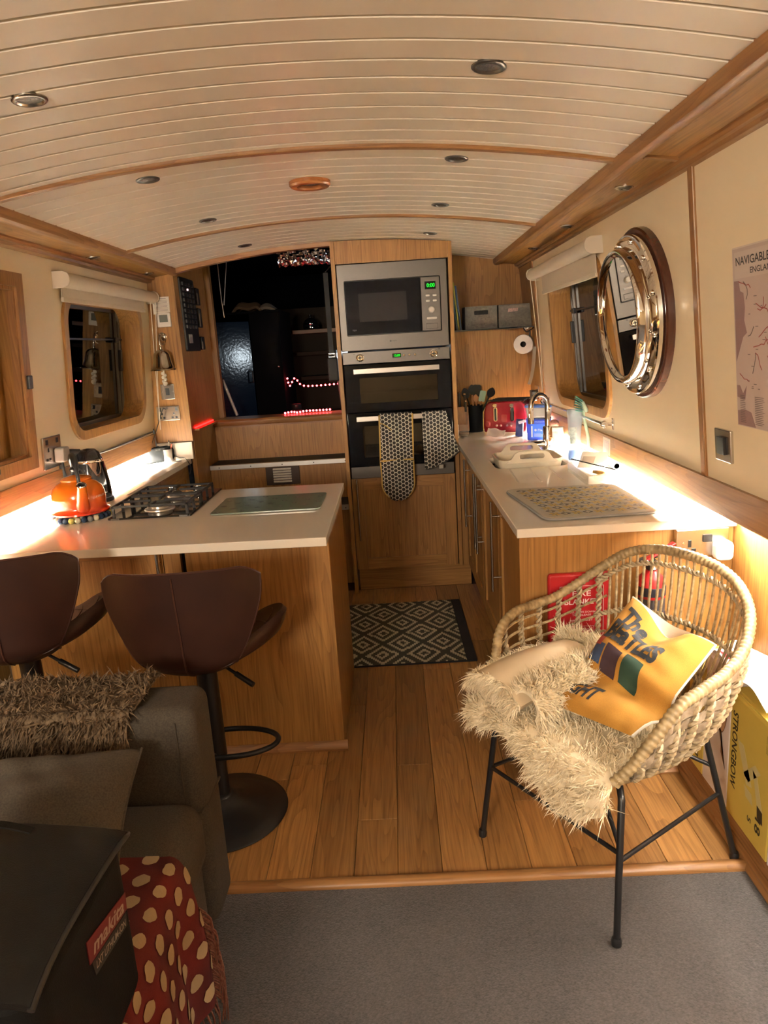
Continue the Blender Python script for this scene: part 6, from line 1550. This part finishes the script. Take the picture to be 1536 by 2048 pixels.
# ------------------------------------------------------------------ rug
def rugmat():
    m, nt, b = nodes_mat('diamond_weave'); tc = N(nt, 'ShaderNodeTexCoord'); sp = N(nt, 'ShaderNodeSeparateXYZ'); L(nt, tc.outputs['Object'], sp.inputs[0])
    st = .0095
    qx = math_(nt, 'MULTIPLY', math_(nt, 'FLOOR', math_(nt, 'DIVIDE', sp.outputs[0], st)), st); qy = math_(nt, 'MULTIPLY', math_(nt, 'FLOOR', math_(nt, 'DIVIDE', sp.outputs[1], st*1.4)), st*1.4)
    X = math_(nt, 'DIVIDE', math_(nt, 'ADD', qx, 5.03), .200); Y = math_(nt, 'DIVIDE', math_(nt, 'ADD', qy, 4.0), .265)
    fa = math_(nt, 'ABSOLUTE', math_(nt, 'MULTIPLY_ADD', math_(nt, 'FRACT', math_(nt, 'ADD', X, Y)), 2, -1)); fb = math_(nt, 'ABSOLUTE', math_(nt, 'MULTIPLY_ADD', math_(nt, 'FRACT', math_(nt, 'ADD', math_(nt, 'SUBTRACT', X, Y), 20)), 2, -1))
    mx = math_(nt, 'MAXIMUM', fa, fb)
    r1 = math_(nt, 'MULTIPLY', math_(nt, 'GREATER_THAN', mx, .62), math_(nt, 'LESS_THAN', mx, .82)); r2_ = math_(nt, 'MULTIPLY', math_(nt, 'GREATER_THAN', mx, .18), math_(nt, 'LESS_THAN', mx, .36))
    w_ = math_(nt, 'ADD', r1, r2_); w_.node.use_clamp = True
    L(nt, mixc(nt, w_, (.045, .043, .030), (.42, .37, .26)), b.inputs['Base Color']); b.inputs['Roughness'].default_value = .95
    ck = N(nt, 'ShaderNodeTexChecker'); ck.inputs['Scale'].default_value = 1/st; L(nt, tc.outputs['Object'], ck.inputs['Vector'])
    bp = N(nt, 'ShaderNodeBump'); bp.inputs['Strength'].default_value = .5; bp.inputs['Distance'].default_value = .002; L(nt, ck.outputs[1], bp.inputs['Height']); L(nt, bp.outputs[0], b.inputs['Normal']); return m
rg = thing('rug', 'grey and cream diamond patterned runner with black ends on the galley floor', 'rug', (-.03, 3.47, 0))
RM = xf((-.02, 3.465, 0), .012)
mb = MB(); mb.M = RM; mb.prism([(-.31, -.405), (.285, -.405), (.285, .40), (-.31, .40)], XY, .0005, .008); build('weave', mb, rugmat(), rg, bevel=.002)
mb = MB(); mb.M = RM
mb.box(.285, -.405, .0005, .332, .40, .009); mb.box(-.36, -.405, .0005, -.31, .40, .009); mb.box(-.36, -.412, .0005, .332, -.405, .0082)
build('border', mb, plain('rug_black', (.006, .006, .008), .9), rg, bevel=.002)
# ------------------------------------------------------------------ sofa corner in the foreground
SOFA = linen('taupe_linen', (.075, .062, .046), .38, 300); CUSH = linen('grey_linen', (.080, .067, .050), .42, 280)
so = thing('sofa', 'taupe linen sofa with its arm towards the bar stools, along the left side', 'sofa', (-1.0, .8, 0))
def rbox(nm, x0, y0, z0, x1, y1, z1, r, mat, par, puff=0):
    mb = MB().box(x0, y0, z0, x1, y1, z1); o = build(nm, mb, mat, par, smooth=4, bevel=r, bseg=6); return o
rbox('base', -1.42, -.2, .06, -.535, 1.50, .27, .02, SOFA, so)
rbox('seat_cushion', -1.40, -.2, .265, -.505, 1.492, .440, .055, SOFA, so)
ar = rbox('arm', -1.42, 1.498, .05, -.512, 1.655, .655, .035, SOFA, so)
build('arm_seam', MB().tube([(-.556, 1.4965, .625), (-.556, 1.4965, .43)], .0022, 6), plain('seam_dark', (.05, .04, .03), .9), ar)
build('arm_seam', MB().tube([(-.60, 1.4965, .39), (-.52, 1.4965, .387), (-.5115, 1.52, .387), (-.5115, 1.64, .387)], .0035, 6), bpy.data.materials['seam_dark'], ar)
rbox('backrest', -1.43, -.2, .27, -1.27, 1.49, .80, .05, SOFA, so)
for p in ((-1.36, 1.60), (-.58, 1.60), (-.58, -.1)): build('foot', MB().cyl((*p, 0), (*p, .06), .02, .025, 14), BLACKP, so)
# shaggy brown throw over the arm
th = thing('shaggy_throw', 'shaggy brown throw hung over the sofa arm', 'throw', (-.85, 1.55, .66))
def thr(u, v):
    x = -1.30+.665*u-.085*max(0, (v-.35)/.65)*u; s = -.16+.36*v
    if s < 0: y = 1.505-s; z = .672
    else: y = 1.488-.004*math.sin(9*u); z = .672-s
    z += .004*math.sin(14*u)
    if -.02 < s < .02: z = .668; y = 1.494
    return Vector((x, y, z))
YARN = rattan('brown_yarn', (.23, .158, .09), (.065, .041, .022), 90); YARN.node_tree.nodes['Principled BSDF'].inputs['Roughness'].default_value = .9
build('backing', MB().shell(thr, 24, 20, .003), YARN, th, smooth=1)
fibres('pile', th, surf_from(thr, flip=-1), 15000, .030, .0026, YARN, lean=.70, droop=.55, curl=.3, clump=1500, seed=12)
# grey cushion leaning on the arm
gc = thing('cushion', 'plain grey-brown linen cushion leaning against the sofa arm behind the tool bag', 'cushion', (-.85, 1.35, .5))
G0, G1, G2, G3 = Vector((-1.09, 1.425, .612)), Vector((-.612, 1.43, .606)), Vector((-.585, 1.15, .470)), Vector((-1.07, 1.15, .470))
gn = (G1-G0).cross(G3-G0).normalized(); gn = gn if gn.z > 0 else -gn
def gb_(u, v):
    p = G0.lerp(G1, u).lerp(G3.lerp(G2, u), v)
    e = .035*(4*u*(1-u)*(1 if v < .5 else 1)*(1-2*abs(v-.5)*0))
    k = 1-.06*math.sin(PI*u)*(abs(v-.5)*2)**3
    c = G0.lerp(G2, .5); p = c+(p-c)*1.0
    up = (G0-G3).normalized(); p = p-up*(.035*math.sin(PI*u)*((1-v)**3-v**3)); sd_ = (G1-G0).normalized(); p = p-sd_*(.012*math.sin(PI*v)*(u**3-(1-u)**3))
    return p
def gf(u, v, s=1): 
    e = edgef(u, v); return gb_(u, v)+gn*(s*.105*e+.010*e*math.sin(13*u+2*math.sin(5*v))*(1-v)**2+.006*e*math.sin(19*v+9*u)+.004*e*math.sin(33*u-14*v))
build('front', MB().grid(gf, 36, 36), CUSH, gc, smooth=4); build('back', MB().grid(lambda u, v: gf(u, v, -.9), 20, 20), CUSH, gc, smooth=4)
build('edge_seam', MB().tube([gb_(1, v) for v in np.linspace(0, 1, 24)]+[gb_(1-u, 0) for u in np.linspace(.03, 1, 24)][::1], .003, 6) if 0 else MB().tube([gb_(1, v) for v in np.linspace(0, 1, 24)], .003, 6), CUSH, gc, smooth=1)
# red spotted throw
rt = thing('spotted_throw', 'red woollen throw with cream spots and a fringe hanging over the sofa seat front', 'throw', (-.5, .9, .44))
def redm():
    m, nt, b = nodes_mat('red_wool'); tc = N(nt, 'ShaderNodeTexCoord'); n1 = N(nt, 'ShaderNodeTexNoise'); n1.inputs['Scale'].default_value = 7; n1.inputs['Detail'].default_value = 1.5; n2 = N(nt, 'ShaderNodeTexNoise'); n2.inputs['Scale'].default_value = 500
    for n in (n1, n2): L(nt, tc.outputs['Object'], n.inputs['Vector'])
    f = math_(nt, 'MULTIPLY_ADD', n1.outputs[0], 3.0, -1.0); f.node.use_clamp = True
    L(nt, mixc(nt, f, (.062, .006, .007), (.15, .010, .009)), b.inputs['Base Color']); b.inputs['Roughness'].default_value = .95
    bp = N(nt, 'ShaderNodeBump'); bp.inputs['Strength'].default_value = .4; bp.inputs['Distance'].default_value = .0015; L(nt, n2.outputs[0], bp.inputs['Height']); L(nt, bp.outputs[0], b.inputs['Normal']); return m
REDW = redm()
def rtf(u, v):   # u along the sofa (far->near), v over the seat then down the front
    y = 1.272-.80*u; s = v*.66; T = .27
    wv = .010*math.sin(26*u+1.1)+.006*math.sin(47*u)
    if s < T: x = -.795+s; z = .4465+.002*math.sin(20*u+9*v)
    else:
        d = s-T; r = .058; a = min(d/r, PI/2); x = -.525+r*math.sin(a)*.62+wv*min(1, max(0, d-.06)/.15); z = .4465-r*(1-math.cos(a))-max(0, d-r*PI/2)
        x += .012*min(1, max(0, d-.08)/.2)
    y += .015*max(0, v-.5)*math.sin(3*v)
    return Vector((x, y, z))
build('blanket', MB().shell(rtf, 70, 48, .006), REDW, rt, smooth=1)
rn_ = surf_from(rtf, .006, -1); mb = MB(); dr = random.Random(4)
_p, _n = rn_(.5, .2); sgn = 1 if _n.z > 0 else -1
for i in range(15):
    for j in range(12):
        u0 = .010+i*.0735+(.037 if j % 2 else 0); v0 = .03+j*.082
        if u0 > .98 or v0 > .98: continue
        ru, rv = .0205, .0275; n = 14; vs = []
        for k in range(n):
            a = 2*PI*k/n; rj = 1+dr.uniform(-.10, .10)
            u, v = min(1, max(0, u0+ru*rj*math.cos(a))), min(.995, max(0, v0+rv*rj*math.sin(a))); p, nn = rn_(u, v); vs.append(p+nn*sgn*.0022)
        p, nn = rn_(u0, v0); vs.append(p+nn*sgn*.0026)
        mb.add(vs, [(k, (k+1) % n, n) for k in range(n)])
build('spots', mb, plain('cream_wool_spot', (.36, .27, .16), .95, noise=.1, nscale=300), rt, smooth=4)
mb = MB()
for k in range(80):
    u = k/79; p = rtf(u, 1); q = p+Vector((rng.uniform(-.004, .012), rng.uniform(-.008, .008), -.045-.02*rng.random()))
    mb.tube(catmull([p, p.lerp(q, .5)+Vector((.003, rng.uniform(-.004, .004), 0)), q], 3), .0022, 5)
for k in range(34):
    v = .66+.34*k/33; p = rtf(0, v); q = p+Vector((.010+rng.uniform(-.004, .012), .006+rng.uniform(-.004, .010), -.070-.03*rng.random()))
    mb.tube(catmull([p, p.lerp(q, .5)+Vector((.010, .006, .008)), q], 3), .0022, 5)
o = build('fringe', mb, rattan('fringe_yarn', (.20, .10, .065), (.11, .02, .016), 160), rt, smooth=1); o['kind'] = 'stuff'
# black tool bag
tbg = thing('tool_bag', 'black fabric tool bag with a red and white maker label, on the sofa seat', 'bag', (-.64, .88, .44))
BAGM = plain('bag_nylon', (.0022, .002, .0018), .8, spec=.2, bump=.25, nscale=600); BAGT = plain('bag_lid_nylon', (.0035, .003, .0024), .7, spec=.25, bump=.25, nscale=600)
def bagpt(a, b, c):  # unit cube -> soft bag
    x = -.830+.355*a; y = .715+.325*b; z = .445+.285*c
    x += (.018*math.sin(PI*c)*(2*a-1)); y += .016*math.sin(PI*c)*(2*b-1)
    return Vector((x, y, z))
mb = MB(); mb.prism(rrect(-.820, .725, -.478, 1.035, .045), XY, .445, .705); build('body', mb, BAGM, tbg, smooth=.9, bevel=.012, bseg=3)
def lidf(u, v):
    x = -.824+.350*u; y = .718+.320*v; r_ = (abs(2*u-1)**5+abs(2*v-1)**5)
    return Vector((x, y, .722+.018*(1-.5*((2*u-1)**2+(2*v-1)**2))-.010*max(0, r_-1)+.004*math.sin(7*u+5*v)))
build('lid', MB().shell(lidf, 24, 24, .018), BAGT, tbg, smooth=1)
lp_ = [lidf(.0, v)+Vector((0,0,-.006)) for v in np.linspace(0, 1, 10)]+[lidf(u, 1)+Vector((0,0,-.006)) for u in np.linspace(.05, 1, 12)]+[lidf(1, v)+Vector((0,0,-.006)) for v in np.linspace(.95, 0, 14)]
build('lid_piping', MB().tube(lp_, .005, 8), plain('bag_piping', (.010, .009, .008), .5), tbg, smooth=1)
build('lid_strap', MB().shell(lambda u, v: lidf(.10+.5*u, .90+.05*v)+Vector((0, 0, .003+.016*math.sin(PI*u))), 12, 3, .003), BAGM, tbg, smooth=1)
fBg = lambda a, b, w: (-.478+w, a, b)
def poly_label(nm, q, w0, w1, m): return build(nm, MB().prism([(a+.035, b) for a, b in q], fBg, w0, w1), m, tbg)
poly_label('maker_label', [(.829, .625), (.961, .598), (.965, .627), (.830, .662)], .0006, .002, plain('label_red', (.13, .005, .008), .5))
poly_label('label_lower', [(.840, .596), (.955, .574), (.958, .596), (.836, .622)], .0006, .0016, plain('label_black', (.012, .011, .010), .6))
LW = plain('label_lettering', (.36, .30, .24), .5); ld = Vector((0, .133, -.031))
lettering(tbg, 'makita', fBg(.932, .628, .002), ld, (0,.08,1), .112, .023, LW, bold=.022, shear=.25)
lettering(tbg, 'LXT LITHIUM-ION', fBg(.932, .597, .0016), ld, (0,.08,1), .108, .012, LW, bold=.012, shear=.15)
tbg.location.y -= .035

# ------------------------------------------------------------------ after cabin beyond the steps
NAVY = plain('navy_gloss_door', (.004, .010, .022), .17, bump=.35, nscale=55)
dA, dB = Vector((-1.225, 5.07, 0)), Vector((-1.015, 5.28, 0)); dn = Vector((.7071, -.7071, 0))
cd_ = thing('cabin_door', 'navy gloss cabin door leaf catching a white glint, beyond the steps', 'door', (-1.12, 5.17, .93))
fD = lambda a, b, w: tuple(dA.lerp(dB, a)+dn*w+Vector((0,0,b)))
build('leaf', MB().prism([(0, .94), (1, .94), (1, 1.68), (0, 1.68)], fD, -.03, 0), NAVY, cd_, bevel=.003)
build('handle', MB().tube([fD(.9, 1.25, .0), fD(.9, 1.25, .03), fD(.9, 1.33, .03), fD(.9, 1.33, 0)], .006, 8), BLACKP, cd_, smooth=.8)
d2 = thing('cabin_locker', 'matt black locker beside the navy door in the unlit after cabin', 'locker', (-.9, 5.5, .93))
build('front', MB().box(-1.015, 5.30, .94, -.80, 5.32, 1.735), plain('locker_black', (.003, .003, .0035), .9, spec=.05), d2, bevel=.004); build('side', MB().box(-.82, 5.32, .94, -.80, 5.9, 1.735), bpy.data.materials['locker_black'], d2); build('top', MB().box(-1.30, 5.30, 1.735, -.795, 5.9, 1.75), bpy.data.materials['locker_black'], d2); build('knob', MB().ball((-.83, 5.292, 1.35), .012), CHROME, d2, smooth=4)
cl = thing('folded_clothes', 'tan and pale folded clothes on top of the black locker', 'clothes', (-.98, 5.4, 1.75))
build('bundle', MB().shell(lambda u, v: Vector((-1.14+.22*u, 5.33+.16*v, 1.752+.075*math.sin(PI*u)**.6*math.sin(PI*(.15+.7*v))+.012*math.sin(9*u))), 14, 8, .02), plain('tan_cloth', (.10, .06, .03), .9), cl, smooth=1)
build('pale_fold', MB().shell(lambda u, v: Vector((-.94+.12*u, 5.33+.14*v, 1.752+.055*math.sin(PI*(.2+.75*u))*math.sin(PI*(.15+.7*v)))), 10, 8, .02), plain('pale_cloth', (.20, .17, .13), .9), cl, smooth=1)
bkp = thing('cabin_shelving', 'dim wooden shelving at the back of the after cabin', 'shelving', (-.6, 6.2, .93))
SHW = plain('shelf_wood', (.16, .085, .035), .5)
build('back_panel', MB().box(-.94, 6.25, .94, -.30, 6.27, 1.80), DK, bkp); build('side_panel', MB().box(-.94, 5.95, .94, -.92, 6.25, 1.80), DK, bkp)
for z, x0 in ((1.615, -.80), (1.44, -.78), (1.24, -.76)): build('shelf', MB().box(x0, 5.98, z-.03, -.32, 6.25, z), SHW if z > 1.5 else DK, bkp, bevel=.002)
jr = thing('striped_jar', 'black and silver striped jar on the dim cabin shelf', 'jar', (-.64, 6.08, 1.615))
JC = (-.655, 6.08, 1.615)
build('jar', MB().lathe([(0, 0), (.06, 0), (.064, .02), (.064, .05), (.05, .075), (.03, .09), (.012, .095), (.012, .12), (0, .122)], JC, 28), BLACKG, jr, smooth=.8)
for z in (.012, .040): build('band', MB().lathe([(.0645, z), (.066, z+.004), (.066, z+.010), (.0645, z+.014)], JC, 28), CHROME, jr, smooth=.8)
sbg = thing('strapped_bag', 'black shoulder bag hanging by its strap beside the companionway', 'bag', (-.40, 4.80, 1.4))
build('strap', MB().shell(lambda u, v: Vector((-.412+.030*u, 4.80, 1.93-.52*v)), 2, 10, .003), plain('strap_webbing', (.018, .019, .021), .7), sbg)
build('buckle', MB().tube([(-.415, 4.796, 1.42), (-.376, 4.796, 1.42), (-.376, 4.796, 1.40), (-.415, 4.796, 1.40)], .003, 6, closed=True), SATIN, sbg, smooth=1)
mb = MB(); mb.prism(rrect(-.425, 1.24, -.355, 1.395, .015), XZ, 4.77, 4.83); build('pouch', mb, plain('pouch_black', (.015, .015, .017), .6), sbg, bevel=.01)
hk = build('hook', MB().tube(catmull([(-.304, 4.66, 1.955), (-.345, 4.70, 1.96), (-.397, 4.795, 1.935)], 5), .004, 8), CHROME, sbg, smooth=1)
pl = thing('boat_pole', 'grey metal pole standing at the right of the companionway', 'pole', (-.36, 4.95, 1.0))
build('shaft', MB().tube([(-.385, 4.98, 1.42), (-.345, 4.93, .94)], .014, 12), plain('pole_grey', (.30, .28, .27), .4, .6), pl, smooth=.8); build('cap', MB().tube([(-.385, 4.98, 1.42), (-.3865, 4.982, 1.44)], .016, 12), BLACKP, pl, smooth=.8)
p2 = thing('boat_hook_pole', 'pale pole leaning in the left corner of the companionway', 'pole', (-1.10, 4.9, 1.0))
build('shaft', MB().tube([(-1.165, 4.93, 1.29), (-1.085, 4.90, 1.045)], .010, 12), plain('pole_pale', (.42, .39, .35), .4, .2), p2, smooth=.8); build('tip', MB().tube([(-1.165, 4.93, 1.29), (-1.168, 4.931, 1.30)], .011, 12), BLACKP, p2)
cw = thing('hanging_wires', 'thin pale wires hanging at the left of the dark companionway', 'wires', (-1.1, 4.95, 1.9))
mb = MB(); mb.tube([(-1.12, 4.95, 2.135), (-1.118, 4.95, 1.80)], .003, 6); mb.tube([(-1.045, 4.95, 2.135), (-1.105, 4.95, 1.78)], .0028, 6); build('wire', mb, plain('wire_pale', (.40, .38, .36), .4), cw, smooth=1)
build('clip', MB().tube([(-1.118, 4.95, 1.80), (-1.112, 4.95, 1.70)], .006, 8), CHROME, cw, smooth=1)
fd_ = thing('foil_duct', 'crinkled silver foil duct under the companionway roof', 'duct', (-.5, 4.9, 2.05))
def foilf(u, v):
    a = 2*PI*v; r = .058+.007*math.sin(23*u+5*math.sin(9*a))+.005*math.sin(41*u+7*a); return Vector((-.70+.36*u, 4.86+r*math.cos(a), 2.055+r*math.sin(a)))
build('foil', MB().grid(foilf, 60, 40), plain('crinkled_foil', (.62, .60, .60), .16, 1, bump=1.0, nscale=60), fd_, smooth=.5)
build('clamp', MB().tube([(-.35, 4.86+.064*math.cos(a), 2.055+.064*math.sin(a)) for a in [2*PI*k/20 for k in range(20)]], .005, 6, closed=True), CHROME, fd_, smooth=1)
RL = emit('red_led', (1, .05, .06), 9); RW = plain('red_wire', (.25, .01, .01), .5)
def string(nm, lab, pts, n):
    e = thing(nm, lab, 'light string', tuple(pts[0])); c = catmull(pts, 8); build('wire', MB().tube(c, .0022, 6), RW, e, smooth=1)
    pr = None
    for p in resample(c, n):
        if pr is None: pr = build('bulb', MB().ball((0,0,0), .0068, 8, 6), RL, None, smooth=4); o = pr; adopt(o, e)
        else: o = pr.copy(); COL.objects.link(o)
        o.location = p
string('light_string', 'upper string of red fairy lights sagging across the dark after cabin', [Vector((-.79, 5.4, 1.255)), Vector((-.775, 5.38, 1.20)), Vector((-.735, 5.4, 1.255)), Vector((-.70, 5.4, 1.21)), Vector((-.655, 5.4, 1.192)), Vector((-.55, 5.4, 1.19)), Vector((-.38, 5.4, 1.195))], 17)
string('light_string', 'lower string of red fairy lights lying along the companionway sill', [Vector((-.735, 4.78, 1.051)), Vector((-.69, 4.80, 1.056)), Vector((-.65, 4.78, 1.051)), Vector((-.60, 4.80, 1.056)), Vector((-.435, 4.80, 1.056))], 15)
cj = thing('candle_jar', 'small dark jar standing among the red fairy lights', 'jar', (-.70, 4.95, 1.0))
build('jar', MB().lathe([(0, 0), (.035, 0), (.036, .11), (.03, .115), (0, .115)], (-.70, 5.10, .93), 24), plain('jar_red', (.20, .02, .02), .3), cj, smooth=.7); build('lid', MB().lathe([(.034, .115), (.036, .118), (.036, .150), (.03, .155), (0, .155)], (-.70, 5.10, .93), 24), BLACKP, cj, smooth=.7)
bc = thing('black_dome', 'black rounded dome standing behind the hob against the steps', 'dome', (-1.05, 4.42, .7))
build('dome', MB().lathe([(.055, 0), (.056, .02), (.050, .05), (.034, .075), (0, .085)], (-1.03, 4.37, .525), 28), BLACKP, bc, smooth=.9); build('brim', MB().lathe([(.062, 0), (.062, .004), (.05, .006)], (-1.03, 4.37, .525), 28), BLACKP, bc, smooth=.8)
point_lamp('cabin_glint_light', (-.12, 5.02, 1.43), 1.4, (.80, .92, 1.0), .05)  # added unseen light, placed to make the glint on the navy door

for o in bpy.data.objects:
    if o.type == 'MESH' and o.parent is not None and o.name.split('.')[0] in ('print', 'yellow_print', 'dark_print', 'grey_print', 'bee_print', 'spots', 'script_print', 'canal_lines', 'symbol', 'sticker_print', 'quilting', 'sea', 'arrow_print'): o['kind'] = 'stuff'
